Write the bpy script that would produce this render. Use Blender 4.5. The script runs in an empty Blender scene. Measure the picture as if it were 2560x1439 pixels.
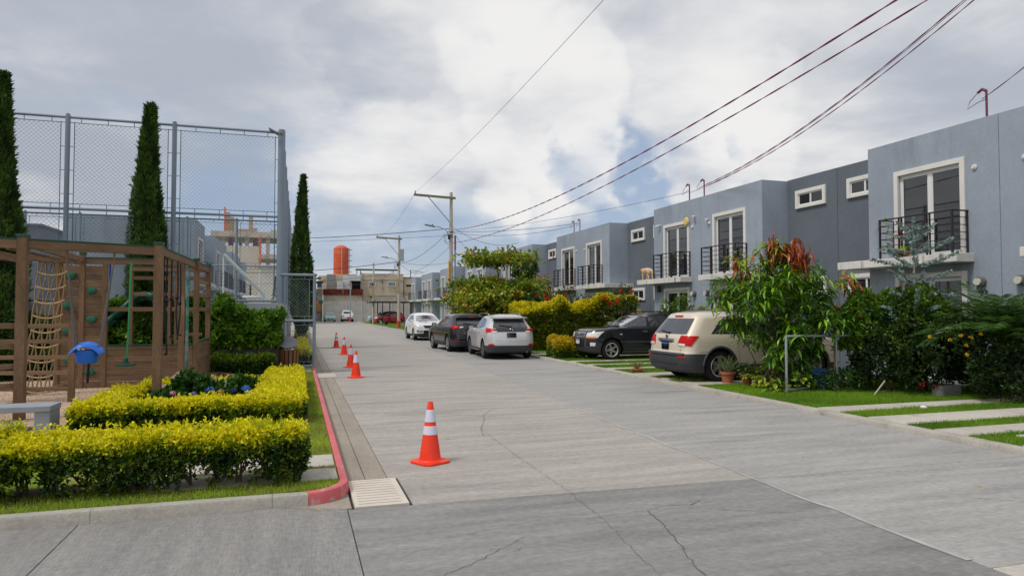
import bpy, math, random
import numpy as np
from mathutils import Vector, Matrix
R = math.radians
rng = np.random.default_rng(7)
random.seed(7)
sc = bpy.context.scene
COL = sc.collection

# ------------------------------------------------------------------ camera
cd = bpy.data.cameras.new('camera'); cam = bpy.data.objects.new('camera', cd); COL.objects.link(cam)
cam.location = (0, 0, 1.78)
cam.rotation_euler = (R(90) + math.atan(55.5 / 1700), 0, -R(17.5))
cd.sensor_width = 36; cd.lens = 1700 * 36 / 2560; cd.clip_start = 0.1; cd.clip_end = 3000
sc.camera = cam

# ------------------------------------------------------------------ sun, sky, exposure
SUN_EL = 56.0           # the light comes over the left shoulder
sd = bpy.data.lights.new('sun', 'SUN'); sd.energy = 1.5; sd.angle = R(14); sd.color = (1.0, 0.95, 0.88)
so = bpy.data.objects.new('sun', sd); COL.objects.link(so)
_az, _el = R(-105), R(SUN_EL)
sdir = Vector((math.sin(_az) * math.cos(_el), math.cos(_az) * math.cos(_el), math.sin(_el)))
so.rotation_euler = sdir.to_track_quat('Z', 'Y').to_euler()

w = bpy.data.worlds.new('World'); sc.world = w; w.use_nodes = True
nt = w.node_tree; nt.nodes.clear(); L_ = nt.links.new
def N(t, **k):
    n = nt.nodes.new(t)
    for a, b in k.items(): setattr(n, a, b)
    return n
def wmath(op, a, b=None, clamp=False):
    n = N('ShaderNodeMath', operation=op, use_clamp=clamp)
    for i, v in enumerate((a, b)):
        if v is None: continue
        if isinstance(v, (int, float)): n.inputs[i].default_value = v
        else: L_(v, n.inputs[i])
    return n.outputs[0]
def wmap(v, a, b, c=0.0, d=1.0, smooth=True):
    n = N('ShaderNodeMapRange', interpolation_type='SMOOTHSTEP' if smooth else 'LINEAR')
    L_(v, n.inputs[0])
    for i, x in enumerate((a, b, c, d)): n.inputs[i + 1].default_value = x
    return n.outputs[0]
def wmix(f, a, b):
    n = N('ShaderNodeMix', data_type='RGBA')
    if isinstance(f, float): n.inputs[0].default_value = f
    else: L_(f, n.inputs[0])
    for i, v in ((6, a), (7, b)):
        if isinstance(v, tuple): n.inputs[i].default_value = (*v, 1)
        else: L_(v, n.inputs[i])
    return n.outputs[2]
tc = N('ShaderNodeTexCoord'); D0 = tc.outputs['Generated']
def wobble(scale, amt, src):
    n = N('ShaderNodeTexNoise'); L_(src, n.inputs['Vector']); n.inputs['Scale'].default_value = scale; n.inputs['Detail'].default_value = 6; n.inputs['Roughness'].default_value = 0.5
    a = N('ShaderNodeVectorMath', operation='SUBTRACT'); L_(n.outputs['Color'], a.inputs[0]); a.inputs[1].default_value = (0.5, 0.5, 0.5)
    m = N('ShaderNodeVectorMath', operation='SCALE'); L_(a.outputs[0], m.inputs[0]); m.inputs['Scale'].default_value = amt
    s = N('ShaderNodeVectorMath', operation='ADD'); L_(src, s.inputs[0]); L_(m.outputs[0], s.inputs[1]); return s.outputs[0]
DW = wobble(4.0, 0.09, D0); D = D0
sky = N('ShaderNodeTexSky', sky_type='NISHITA'); sky.sun_disc = False
sky.sun_elevation = R(SUN_EL); sky.sun_rotation = R(-105); sky.air_density = 1.2; sky.dust_density = 1.0
sep = N('ShaderNodeSeparateXYZ'); L_(D, sep.inputs[0]); X, Y, Z = sep.outputs
zz = wmath('ADD', wmath('MAXIMUM', Z, 0.0), 0.16)
comb = N('ShaderNodeCombineXYZ'); L_(wmath('DIVIDE', X, zz), comb.inputs[0]); L_(wmath('DIVIDE', Y, zz), comb.inputs[1]); L_(wmath('MULTIPLY', Z, 1.5), comb.inputs[2])
def wnoise(scale, detail, rough, off, dist=0.0):
    m = N('ShaderNodeMapping'); L_(comb.outputs[0], m.inputs[0]); m.inputs['Location'].default_value = off
    n = N('ShaderNodeTexNoise'); L_(m.outputs[0], n.inputs['Vector'])
    n.inputs['Scale'].default_value = scale; n.inputs['Detail'].default_value = detail
    n.inputs['Roughness'].default_value = rough; n.inputs['Distortion'].default_value = dist
    return n.outputs['Fac']
n1 = wnoise(1.05, 10, 0.55, (3.1, 1.7, 0.4), 0.25)
n2 = wnoise(0.55, 4, 0.5, (8.0, 2.0, 0.0))
n3 = wnoise(3.6, 10, 0.6, (1.0, 5.0, 2.0), 0.3)
def blob(d, r0, r1):
    """soft patch of the cloud deck around one direction, 1 inside r0 .. 0 beyond r1 (degrees)"""
    n = N('ShaderNodeVectorMath', operation='DOT_PRODUCT'); L_(DW, n.inputs[0]); n.inputs[1].default_value = d
    return wmap(n.outputs['Value'], math.cos(R(r1)), math.cos(R(r0)))
bright = [((0.212, 0.913, 0.348), 3, 22, 0.3), ((0.329, 0.909, 0.255), 1, 6, 0.22), ((0.566, 0.792, 0.228), 1, 7, 0.25), ((0.632, 0.699, 0.334), 3, 14, 0.14), ((0.425, 0.835, 0.349), 2, 12, 0.1)]
blue = [((0.498, 0.835, 0.235), 0.5, 6.5, 0.34), ((0.445, 0.878, 0.175), 0.5, 5, 0.22), ((0.628, 0.732, 0.266), 0.5, 5, 0.16), ((0.085, 0.993, 0.077), 2, 16, 0.46), ((-0.096, 0.979, 0.179), 2, 9, 0.05), ((0.243, 0.965, 0.102), 2, 11, 0.32)]
dark = [((0.13, 0.921, 0.366), 1, 5, 0.07), ((0.449, 0.835, 0.318), 1, 9, 0.1), ((-0.3, 0.894, 0.334), 4, 24, 0.26), ((0.765, 0.556, 0.324), 4, 20, 0.2), ((0.179, 0.946, 0.269), 1, 8, 0.05), ((-0.075, 0.958, 0.278), 3, 14, 0.08)]
def total(items):
    s = None
    for d, r0, r1, wt in items:
        v = wmath('MULTIPLY', blob(d, r0, r1), wt); s = v if s is None else wmath('ADD', s, v)
    return s
base = wmath('ADD', wmath('MULTIPLY', n1, 0.75), wmath('MULTIPLY', n2, 0.35))
base = wmath('ADD', base, wmath('MULTIPLY', n3, 0.24))
dens = wmath('SUBTRACT', wmath('ADD', base, total(bright)), total(blue))
cover = wmap(dens, 0.18, 0.68)                          # 0 = gap in the deck, 1 = cloud
shade = wmap(wmath('SUBTRACT', wmath('ADD', wmath('ADD', wmath('MULTIPLY', wnoise(1.6, 9, 0.55, (0.3, 9.0, 1.0), 0.15), 1.25), wmath('MULTIPLY', wmath('SUBTRACT', n3, 0.62), 0.22)), wmath('MULTIPLY', total(bright), 0.55)), total(dark)), 0.22, 0.90)
cloud = wmix(shade, (3.3, 3.6, 4.15), (6.5, 6.45, 6.4))    # grey base .. bright top (times the background strength)
lowsky = wmap(Z, 0.0, 0.5)
gap = wmix(0.75, sky.outputs[0], wmix(lowsky, (2.6, 3.2, 4.5), (2.6, 3.2, 4.2)))
col = wmix(cover, gap, cloud)
hazy = wmap(Z, 0.03, 0.075, 1.0, 0.0)
col = wmix(wmath('MULTIPLY', hazy, 0.85), col, (5.5, 5.5, 5.6))
below = wmap(Z, -0.02, 0.0, 1.0, 0.0)
col = wmix(below, col, (1.6, 1.6, 1.5))
bg = N('ShaderNodeBackground'); L_(col, bg.inputs[0]); bg.inputs[1].default_value = 0.1
ow = N('ShaderNodeOutputWorld'); L_(bg.outputs[0], ow.inputs[0])
sc.view_settings.view_transform = 'Standard'; sc.view_settings.look = 'None'
sc.view_settings.exposure = 0.42; sc.view_settings.gamma = 1.0; sc.view_settings.use_curve_mapping = False
sc.cycles.use_denoising = True; sc.cycles.max_bounces = 6; sc.cycles.transparent_max_bounces = 12
sc.cycles.caustics_reflective = False; sc.cycles.caustics_refractive = False

# ------------------------------------------------------------------ materials
MATS = {}
def mat(name, c, rough=0.7, spec=0.4, metal=0.0, var=0.0, vscale=3.0, bump=0.0, bscale=60.0, stretch=(1, 1, 1),
        c2=None, c2scale=1.0, c2range=(0.45, 0.65), c2stretch=None, coat=0.0, emit=None, fine=0.0, grit=0.0, world=False, rnd=0.0):
    """one Principled material: colour c, mottled by var, patches of c2, fine grain and relief, all from noise on the object"""
    if name in MATS: return MATS[name]
    m = bpy.data.materials.new(name); m.use_nodes = True; t = m.node_tree; b = t.nodes['Principled BSDF']; l = t.links.new
    b.inputs['Base Color'].default_value = (*c, 1); b.inputs['Roughness'].default_value = rough
    b.inputs['Specular IOR Level'].default_value = spec; b.inputs['Metallic'].default_value = metal
    b.inputs['Coat Weight'].default_value = coat; b.inputs['Coat Roughness'].default_value = 0.03
    if world:
        g = t.nodes.new('ShaderNodeNewGeometry'); src = g.outputs['Position']
    else:
        g = t.nodes.new('ShaderNodeTexCoord'); src = g.outputs['Object']
    def noise(scale, st, det=6, ro=0.6):
        mp = t.nodes.new('ShaderNodeMapping'); l(src, mp.inputs[0]); mp.inputs['Scale'].default_value = st
        n = t.nodes.new('ShaderNodeTexNoise'); l(mp.outputs[0], n.inputs['Vector']); n.inputs['Scale'].default_value = scale
        n.inputs['Detail'].default_value = det; n.inputs['Roughness'].default_value = ro
        return n.outputs['Fac']
    cur = None
    def mixc(kind, f, a, bb):
        n = t.nodes.new('ShaderNodeMix'); n.data_type = 'RGBA'; n.blend_type = kind
        if isinstance(f, float): n.inputs[0].default_value = f
        else: l(f, n.inputs[0])
        for i, v in ((6, a), (7, bb)):
            if isinstance(v, tuple): n.inputs[i].default_value = (*v, 1)
            else: l(v, n.inputs[i])
        return n.outputs[2]
    cur = c
    if c2:
        r = t.nodes.new('ShaderNodeMapRange'); r.interpolation_type = 'SMOOTHSTEP'; l(noise(c2scale, c2stretch or stretch), r.inputs[0])
        r.inputs[1].default_value, r.inputs[2].default_value = c2range
        cur = mixc('MIX', r.outputs[0], cur, c2)
    def vary(v, f, cur):
        r = t.nodes.new('ShaderNodeMapRange'); l(f, r.inputs[0]); r.inputs[1].default_value = 0.3; r.inputs[2].default_value = 0.7
        r.inputs[3].default_value = 1 - v; r.inputs[4].default_value = 1 + v
        n = t.nodes.new('ShaderNodeVectorMath'); n.operation = 'SCALE'
        if isinstance(cur, tuple): n.inputs[0].default_value = cur
        else: l(cur, n.inputs[0])
        l(r.outputs[0], n.inputs['Scale']); return n.outputs[0]
    if var: cur = vary(var, noise(vscale, stretch), cur)
    if fine: cur = vary(fine, noise(vscale * 14, stretch, 3), cur)
    if grit: cur = vary(grit, noise(150, (1, 1, 1), 2), cur); cur = vary(grit * 0.8, noise(16, (1, 1, 1), 4), cur)
    if rnd:
        oi = t.nodes.new('ShaderNodeObjectInfo'); r = t.nodes.new('ShaderNodeMapRange'); l(oi.outputs['Random'], r.inputs[0])
        r.inputs[3].default_value = 1 - rnd; r.inputs[4].default_value = 1 + rnd
        n = t.nodes.new('ShaderNodeVectorMath'); n.operation = 'SCALE'
        if isinstance(cur, tuple): n.inputs[0].default_value = cur
        else: l(cur, n.inputs[0])
        l(r.outputs[0], n.inputs['Scale']); cur = n.outputs[0]
    if not isinstance(cur, tuple): l(cur, b.inputs['Base Color'])
    if bump:
        bn = t.nodes.new('ShaderNodeBump'); bn.inputs['Strength'].default_value = bump; bn.inputs['Distance'].default_value = 0.01
        l(noise(bscale, stretch, 5), bn.inputs['Height']); l(bn.outputs[0], b.inputs['Normal'])
    if emit: b.inputs['Emission Color'].default_value = (*emit[0], 1); b.inputs['Emission Strength'].default_value = emit[1]
    MATS[name] = m; return m
def leafmat(name, rough=0.45, trans=0.35, spec=0.4):
    """leaf material: the leaf's own tone comes from its 'col' attribute, some light passes through"""
    if name in MATS: return MATS[name]
    m = bpy.data.materials.new(name); m.use_nodes = True; t = m.node_tree; l = t.links.new; b = t.nodes['Principled BSDF']
    a = t.nodes.new('ShaderNodeAttribute'); a.attribute_name = 'col'
    l(a.outputs['Color'], b.inputs['Base Color']); b.inputs['Roughness'].default_value = rough; b.inputs['Specular IOR Level'].default_value = spec
    tr = t.nodes.new('ShaderNodeBsdfTranslucent'); l(a.outputs['Color'], tr.inputs[0])
    mx = t.nodes.new('ShaderNodeMixShader'); mx.inputs[0].default_value = trans
    l(b.outputs[0], mx.inputs[1]); l(tr.outputs[0], mx.inputs[2]); l(mx.outputs[0], t.nodes['Material Output'].inputs[0])
    MATS[name] = m; return m
def glassmat(name, tint, see=0.35, rough=0.02):
    """window glass: a glossy coat over partly see-through tinted glass"""
    if name in MATS: return MATS[name]
    m = bpy.data.materials.new(name); m.use_nodes = True; t = m.node_tree; l = t.links.new; b = t.nodes['Principled BSDF']
    b.inputs['Base Color'].default_value = (*tint, 1); b.inputs['Roughness'].default_value = rough; b.inputs['Specular IOR Level'].default_value = 0.9
    b.inputs['Coat Weight'].default_value = 0.6
    tp = t.nodes.new('ShaderNodeBsdfTransparent'); tp.inputs[0].default_value = (0.75, 0.78, 0.8, 1)
    mx = t.nodes.new('ShaderNodeMixShader'); mx.inputs[0].default_value = see
    l(b.outputs[0], mx.inputs[1]); l(tp.outputs[0], mx.inputs[2]); l(mx.outputs[0], t.nodes['Material Output'].inputs[0])
    MATS[name] = m; return m

# ------------------------------------------------------------------ objects
def tag(o, label=None, cat=None, group=None, kind=None):
    if label: o['label'] = label
    if cat: o['category'] = cat
    if group: o['group'] = group
    if kind: o['kind'] = kind
    return o
def empty(name, loc=(0, 0, 0), rz=0.0):
    o = bpy.data.objects.new(name, None); COL.objects.link(o); o.location = loc; o.rotation_euler = (0, 0, rz)
    o.empty_display_size = 0.2
    return o
def link(name, me, parent=None, loc=None, rot=None, scale=None):
    o = bpy.data.objects.new(name, me); COL.objects.link(o)
    if parent is not None: o.parent = parent
    if loc is not None: o.location = loc
    if rot is not None: o.rotation_euler = rot
    if scale is not None: o.scale = scale
    return o
def copy_tree(o, parent=None):
    c = o.copy(); COL.objects.link(c)
    if parent is not None: c.parent = parent
    for ch in [x for x in KIDS.get(o.name, [])]:
        k = copy_tree(bpy.data.objects[ch], c)
        KIDS.setdefault(c.name, []).append(k.name)
    return c
KIDS = {}
def reg(parent, o):
    if parent is not None: KIDS.setdefault(parent.name, []).append(o.name)
    return o
class MB:
    """collects faces, then links them as one mesh object"""
    def __init__(s, T=None): s.v = []; s.f = []; s.m = []; s.T = T
    def add(s, vs, fs, mi=0):
        n = len(s.v)
        for p in vs: s.v.append(s.T(p) if s.T else tuple(p))
        for f in fs: s.f.append(tuple(n + i for i in f)); s.m.append(mi)
    def box(s, x0, y0, z0, x1, y1, z1, mi=0):
        if x0 > x1: x0, x1 = x1, x0
        if y0 > y1: y0, y1 = y1, y0
        if z0 > z1: z0, z1 = z1, z0
        s.add([(x0, y0, z0), (x1, y0, z0), (x1, y1, z0), (x0, y1, z0), (x0, y0, z1), (x1, y0, z1), (x1, y1, z1), (x0, y1, z1)],
              [(0, 3, 2, 1), (4, 5, 6, 7), (0, 1, 5, 4), (1, 2, 6, 5), (2, 3, 7, 6), (3, 0, 4, 7)], mi)
    def bar(s, p0, p1, wx, wy, mi=0, up=(0, 0, 1)):
        """square bar between two points; wx across, wy in the up direction"""
        a, b = Vector(p0), Vector(p1); d = (b - a).normalized(); u = Vector(up)
        if abs(d.dot(u)) > 0.99: u = Vector((0, 1, 0))
        sx = d.cross(u).normalized() * wx / 2; sy = d.cross(sx).normalized() * wy / 2
        vs = [a - sx - sy, a + sx - sy, a + sx + sy, a - sx + sy, b - sx - sy, b + sx - sy, b + sx + sy, b - sx + sy]
        s.add([tuple(v) for v in vs], [(0, 3, 2, 1), (4, 5, 6, 7), (0, 1, 5, 4), (1, 2, 6, 5), (2, 3, 7, 6), (3, 0, 4, 7)], mi)
    def cyl(s, p0, p1, r0, r1=None, n=10, mi=0, cap=True):
        s.tube([p0, p1], [r0, r0 if r1 is None else r1], n, mi, cap)
    def tube(s, pts, r, n=6, mi=0, cap=True):
        pts = [Vector(p) for p in pts]
        if not hasattr(r, '__len__'): r = [r] * len(pts)
        vs = []; prev = None
        for i, p in enumerate(pts):
            d = (pts[min(i + 1, len(pts) - 1)] - pts[max(i - 1, 0)])
            d = d.normalized() if d.length > 1e-9 else Vector((0, 0, 1))
            u = prev if prev is not None else (Vector((0, 0, 1)) if abs(d.z) < 0.9 else Vector((1, 0, 0)))
            a = (u - d * u.dot(d)).normalized(); b = d.cross(a); prev = a
            for k in range(n):
                t = 2 * math.pi * k / n; q = p + (a * math.cos(t) + b * math.sin(t)) * r[i]; vs.append(tuple(q))
        fs = [(i * n + k, i * n + (k + 1) % n, (i + 1) * n + (k + 1) % n, (i + 1) * n + k) for i in range(len(pts) - 1) for k in range(n)]
        if cap: fs += [tuple(range(n - 1, -1, -1)), tuple((len(pts) - 1) * n + k for k in range(n))]
        s.add(vs, fs, mi)
    def lathe(s, prof, n=20, c=(0, 0, 0), mi=0, axis='z', cap=True):
        vs = []
        for r, h in prof:
            for k in range(n):
                t = 2 * math.pi * k / n; a, b = r * math.cos(t), r * math.sin(t)
                q = (a, b, h) if axis == 'z' else ((a, h, b) if axis == 'y' else (h, a, b))
                vs.append((q[0] + c[0], q[1] + c[1], q[2] + c[2]))
        fs = [(i * n + k, i * n + (k + 1) % n, (i + 1) * n + (k + 1) % n, (i + 1) * n + k) for i in range(len(prof) - 1) for k in range(n)]
        if cap: fs += [tuple(range(n - 1, -1, -1)), tuple((len(prof) - 1) * n + k for k in range(n))]
        s.add(vs, fs, mi)
    def prism(s, poly, z0, z1, mi=0):
        n = len(poly); s.add([(x, y, z0) for x, y in poly] + [(x, y, z1) for x, y in poly],
              [tuple(range(n - 1, -1, -1)), tuple(range(n, 2 * n))] + [(i, (i + 1) % n, n + (i + 1) % n, n + i) for i in range(n)], mi)
    def mesh(s, name, mats, smooth=False, sharp=35):
        me = bpy.data.meshes.new(name); me.from_pydata(s.v, [], s.f)
        for m in (mats if isinstance(mats, (list, tuple)) else [mats]): me.materials.append(m)
        me.polygons.foreach_set('material_index', s.m)
        import bmesh as _b
        bm = _b.new(); bm.from_mesh(me); _b.ops.recalc_face_normals(bm, faces=bm.faces); bm.to_mesh(me); bm.free()
        if smooth:
            me.polygons.foreach_set('use_smooth', [True] * len(me.polygons)); me.set_sharp_from_angle(angle=R(sharp))
        me.update(); return me
    def build(s, name, mats, parent=None, smooth=False, bevel=0.0, loc=None, rot=None, sharp=35, seg=2):
        o = link(name, s.mesh(name, mats, smooth, sharp), parent, loc, rot); reg(parent, o)
        if bevel:
            b = o.modifiers.new('edge', 'BEVEL'); b.width = bevel; b.segments = seg; b.limit_method = 'ANGLE'; b.angle_limit = R(40)
            b.harden_normals = False
        return o
def jit(a): return (random.random() * 2 - 1) * a

# ------------------------------------------------------------------ leaves
def unit(a): return a / (np.linalg.norm(a, axis=-1, keepdims=True) + 1e-9)
def leaf_mesh(name, P, A, ln, wd, colr, fold=0.25, curl=0.0):
    """P base points, A long axes, ln/wd length and width, colr (N,3): one four-cornered folded leaf each (six corners if curl)"""
    n = len(P); A = unit(A); rnd = rng.normal(size=(n, 3)); S = unit(np.cross(A, rnd)); Nn = np.cross(A, S)
    ln = np.broadcast_to(ln, (n,))[:, None]; wd = np.broadcast_to(wd, (n,))[:, None]
    if curl:
        dn = np.zeros((n, 3)); dn[:, 2] = -1
        mid = P + A * ln * 0.45; tip = P + A * ln * 0.95 + dn * ln * curl
        V = np.stack([P, mid + S * wd / 2 + Nn * wd * fold, mid, mid - S * wd / 2 + Nn * wd * fold, tip], 1)
        F = np.array([[0, 2, 1], [0, 3, 2], [1, 2, 4], [2, 3, 4]]); k = 5
    else:
        mid = P + A * ln * 0.5
        V = np.stack([P, mid + S * wd / 2 + Nn * wd * fold, P + A * ln, mid - S * wd / 2 + Nn * wd * fold], 1)
        F = np.array([[0, 1, 2], [0, 2, 3]]); k = 4
    me = bpy.data.meshes.new(name)
    V = V.reshape(-1, 3); FF = (F[None] + (np.arange(n) * k)[:, None, None]).reshape(-1, 3)
    me.vertices.add(len(V)); me.vertices.foreach_set('co', V.astype('f').ravel())
    me.loops.add(FF.size); me.loops.foreach_set('vertex_index', FF.astype('i').ravel())
    me.polygons.add(len(FF)); me.polygons.foreach_set('loop_start', np.arange(0, FF.size, 3, dtype='i'))
    try: me.polygons.foreach_set('loop_total', np.full(len(FF), 3, dtype='i'))
    except Exception: pass
    me.update(calc_edges=True)
    at = me.color_attributes.new('col', 'FLOAT_COLOR', 'POINT')
    c4 = np.concatenate([np.repeat(colr, k, axis=0), np.ones((n * k, 1))], 1).astype('f'); at.data.foreach_set('color', c4.ravel())
    return me
def sprigs(P, Dn, nl, twig, ll, lw, splay, colr, name, m, parent=None, kind=None, curl=0.0, cj=0.18, fold=0.25):
    """nl leaves on each twig that starts at P and points along Dn; colr (N,3) is the tone of each twig"""
    n = len(P); Dn = unit(Dn); t = rng.random((n, nl)) * twig
    pts = P[:, None] + Dn[:, None] * t[..., None]
    rad = unit(rng.normal(size=(n, nl, 3))); A = unit(Dn[:, None] * (1 - splay) + rad * splay)
    l_ = ll * (0.7 + 0.6 * rng.random((n, nl))); w_ = lw * (0.75 + 0.5 * rng.random((n, nl)))
    c = np.repeat(colr[:, None], nl, 1) * (1 + cj * rng.normal(size=(n, nl, 1))); c = np.clip(c, 0.004, 0.9)
    me = leaf_mesh(name, pts.reshape(-1, 3), A.reshape(-1, 3), l_.ravel(), w_.ravel(), c.reshape(-1, 3), fold, curl)
    me.materials.append(m); o = link(name, me, parent); reg(parent, o)
    if kind: o['kind'] = kind
    return o
_NP = rng.random((64, 64, 64))
def vnoise(p, s):
    """smooth value noise at points p (N,3), feature size 1/s, -> 0..1"""
    q = np.asarray(p) * s + 100.3; i = np.floor(q).astype(int); f = q - i; f = f * f * (3 - 2 * f); r = 0
    for dx in (0, 1):
        for dy in (0, 1):
            for dz in (0, 1):
                w_ = (f[:, 0] if dx else 1 - f[:, 0]) * (f[:, 1] if dy else 1 - f[:, 1]) * (f[:, 2] if dz else 1 - f[:, 2])
                r = r + w_ * _NP[(i[:, 0] + dx) % 64, (i[:, 1] + dy) % 64, (i[:, 2] + dz) % 64]
    return r
def lerp(a, b, f): return np.asarray(a)[None] * (1 - f[:, None]) + np.asarray(b)[None] * f[:, None]
LEAF = leafmat('leaf'); LEAF_GLOSS = leafmat('glossy_leaf', 0.3, 0.25, 0.5); LEAF_MATT = leafmat('needle_foliage', 0.7, 0.15, 0.2)
# ================================================================== GROUND AND ROAD
M_conA = mat('road_concrete', (0.33, 0.32, 0.31), 0.85, 0.25, var=0.17, vscale=1.5, fine=0.15, grit=0.13, stretch=(0.36, 2.6, 1), bump=0.35, bscale=40,
             c2=(0.25, 0.245, 0.24), c2scale=0.9, c2range=(0.50, 0.72), c2stretch=(0.35, 1.2, 1), world=True)
M_conW = mat('warm_road_concrete', (0.36, 0.335, 0.305), 0.85, 0.25, var=0.17, vscale=1.5, fine=0.15, grit=0.13, stretch=(0.36, 2.6, 1), bump=0.35, bscale=40,
             c2=(0.27, 0.255, 0.24), c2scale=0.9, c2range=(0.52, 0.74), c2stretch=(0.3, 1.3, 1), world=True)
M_conB = mat('worn_road_concrete', (0.245, 0.24, 0.235), 0.87, 0.22, var=0.20, vscale=1.6, fine=0.13, grit=0.16, stretch=(0.36, 2.6, 1), bump=0.4, bscale=40,
             c2=(0.16, 0.158, 0.156), c2scale=0.8, c2range=(0.48, 0.75), c2stretch=(0.4, 1.1, 1), world=True)
M_conC = mat('tined_road_concrete', (0.25, 0.242, 0.235), 0.87, 0.22, var=0.14, vscale=1.6, fine=0.14, grit=0.16, stretch=(3.4, 0.25, 1), bump=0.4, bscale=40,
             c2=(0.155, 0.153, 0.15), c2scale=0.7, c2range=(0.50, 0.75), c2stretch=(1.3, 0.5, 1), world=True)
M_conD = mat('gutter_concrete', (0.31, 0.275, 0.23), 0.88, 0.2, var=0.16, vscale=1.5, fine=0.12, stretch=(1.6, 0.6, 1), bump=0.3, bscale=60, world=True)
M_pave = mat('pale_concrete', (0.47, 0.435, 0.385), 0.85, 0.25, var=0.12, vscale=1.3, fine=0.08, grit=0.10, c2=(0.33, 0.30, 0.25), c2scale=1.8, c2range=(0.52, 0.75), bump=0.3, bscale=60, world=True, rnd=0.06)
M_kerb = mat('kerb_concrete', (0.40, 0.375, 0.33), 0.85, 0.25, var=0.16, vscale=2.2, fine=0.12, bump=0.4, bscale=50, world=True, c2=(0.2, 0.19, 0.17), c2scale=2.5, c2range=(0.55, 0.8))
M_red = mat('red_kerb_paint', (0.60, 0.13, 0.14), 0.6, 0.35, var=0.10, vscale=3, bump=0.3, bscale=50, grit=0.1, world=True, c2=(0.47, 0.34, 0.31), c2scale=5.0, c2range=(0.56, 0.68))
M_dirt = mat('soil', (0.085, 0.055, 0.035), 0.95, 0.1, var=0.3, vscale=3, fine=0.3, bump=0.8, bscale=50, world=True)
M_joint = mat('joint_dirt', (0.06, 0.055, 0.05), 0.95, 0.1, var=0.2, world=True)
M_turf = mat('turf_soil', (0.15, 0.22, 0.025), 0.95, 0.1, var=0.35, vscale=2.2, fine=0.35, bump=0.9, bscale=70, world=True, c2=(0.30, 0.24, 0.10), c2scale=1.7, c2range=(0.52, 0.75))
M_far = mat('distant_ground', (0.12, 0.13, 0.06), 0.95, 0.1, var=0.3, vscale=0.1, world=True)
M_gravel = mat('play_gravel', (0.50, 0.37, 0.27), 0.95, 0.15, var=0.2, vscale=2.0, fine=0.35, bump=1.0, bscale=45, world=True, c2=(0.33, 0.24, 0.17), c2scale=9, c2range=(0.5, 0.7))

def rect(name, x0, y0, x1, y1, z, m, kind='structure', parent=None):
    b = MB(); b.add([(x0, y0, z), (x1, y0, z), (x1, y1, z), (x0, y1, z)], [(0, 1, 2, 3)]); o = b.build(name, m, parent)
    if parent is None: tag(o, kind=kind)
    return o
rect('ground', -700, -300, 700, 1100, -0.16, M_far)
# road bed, then the cast slabs on it with open joints between them
b = MB(); b.box(0.35, -14, -0.14, 8.62, 111.8, -0.02); b.box(-45, -6, -0.14, 0.35, 6.62, -0.02); b.box(8.62, 101.6, -0.14, 14, 111.8, -0.02); b.box(-20, 90, -0.14, 0.35, 111.8, -0.02)
road = b.build('road', M_joint); tag(road, kind='structure')
def slab(poly, m, lab=None):
    n = len(poly); cx = sum(p[0] for p in poly) / n; cy = sum(p[1] for p in poly) / n; g = 0.0035
    q = []
    for i, (x, y) in enumerate(poly):
        dx, dy = cx - x, cy - y; q.append((x + (g if dx > 0 else -g), y + (g if dy > 0 else -g)))
    b = MB(); b.prism(q, -0.13, 0.0); o = b.build('concrete_slab', m, road, bevel=0.006)
    if lab: tag(o, lab)
    return o
def XL(y): return 4.66 + max(0, y - 6.15) * 0.047        # the long joint drifts to the right
slab([(0.445, -14), (4.6, -14), (4.6, 3.55), (4.66, 6.15), (0.445, 6.30)], M_conB, 'darker worn slab of the junction')
slab([(4.6, 3.55), (8.5, 3.5), (8.5, 6.09), (4.66, 6.15)], M_conA)
slab([(0.49, 6.34), (0.49, 7.4), (-0.35, 7.0), (-0.30, 6.56), (-0.19, 6.556), (0.447, 6.34)], M_conD)
slab([(4.6, -14), (8.5, -14), (8.5, 3.5), (4.6, 3.55)], M_pave)
slab([(-1.72, -6), (0.445, -6), (0.445, 6.33), (-0.2, 6.55), (-1.72, 6.55)], M_conC)
xs = [-1.72, -5.2, -8.7, -12.2, -45]
for a, c in zip(xs, xs[1:]): slab([(c, -6), (a, -6), (a, 6.55), (c, 6.55)], M_conC)
ys = [6.15, 18.2, 30.5, 43, 55, 67, 79, 91, 101.5]
for i, (a, c) in enumerate(zip(ys, ys[1:])):
    if i == 0:
        slab([(1.03, 6.28), (4.66, 6.155), (XL(c), c), (0.93, c), (0.93, 7.33), (1.03, 7.33)], M_conW); slab([(4.66, 6.155), (8.5, 6.095), (8.5, c), (XL(c), c)], M_conA); continue
    slab([(0.93, a), (XL(a), a), (XL(c), c), (0.93, c)], M_conW)
    slab([(XL(a), a), (8.5, a), (8.5, c), (XL(c), c)], M_conA)
slab([(-20, 101.5), (14, 101.5), (14, 111.7), (-20, 111.7)], M_conA)
slab([(0.5, 7.32), (0.7, 7.32), (0.7, 60), (0.5, 60)], M_conD, 'narrow gutter strip')
slab([(0.7, 7.32), (0.93, 7.32), (0.93, 60), (0.7, 60)], M_conD, 'inner gutter strip')
slab([(0.5, 60), (0.93, 60), (0.93, 101.5), (0.5, 101.5)], M_conD)
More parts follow.
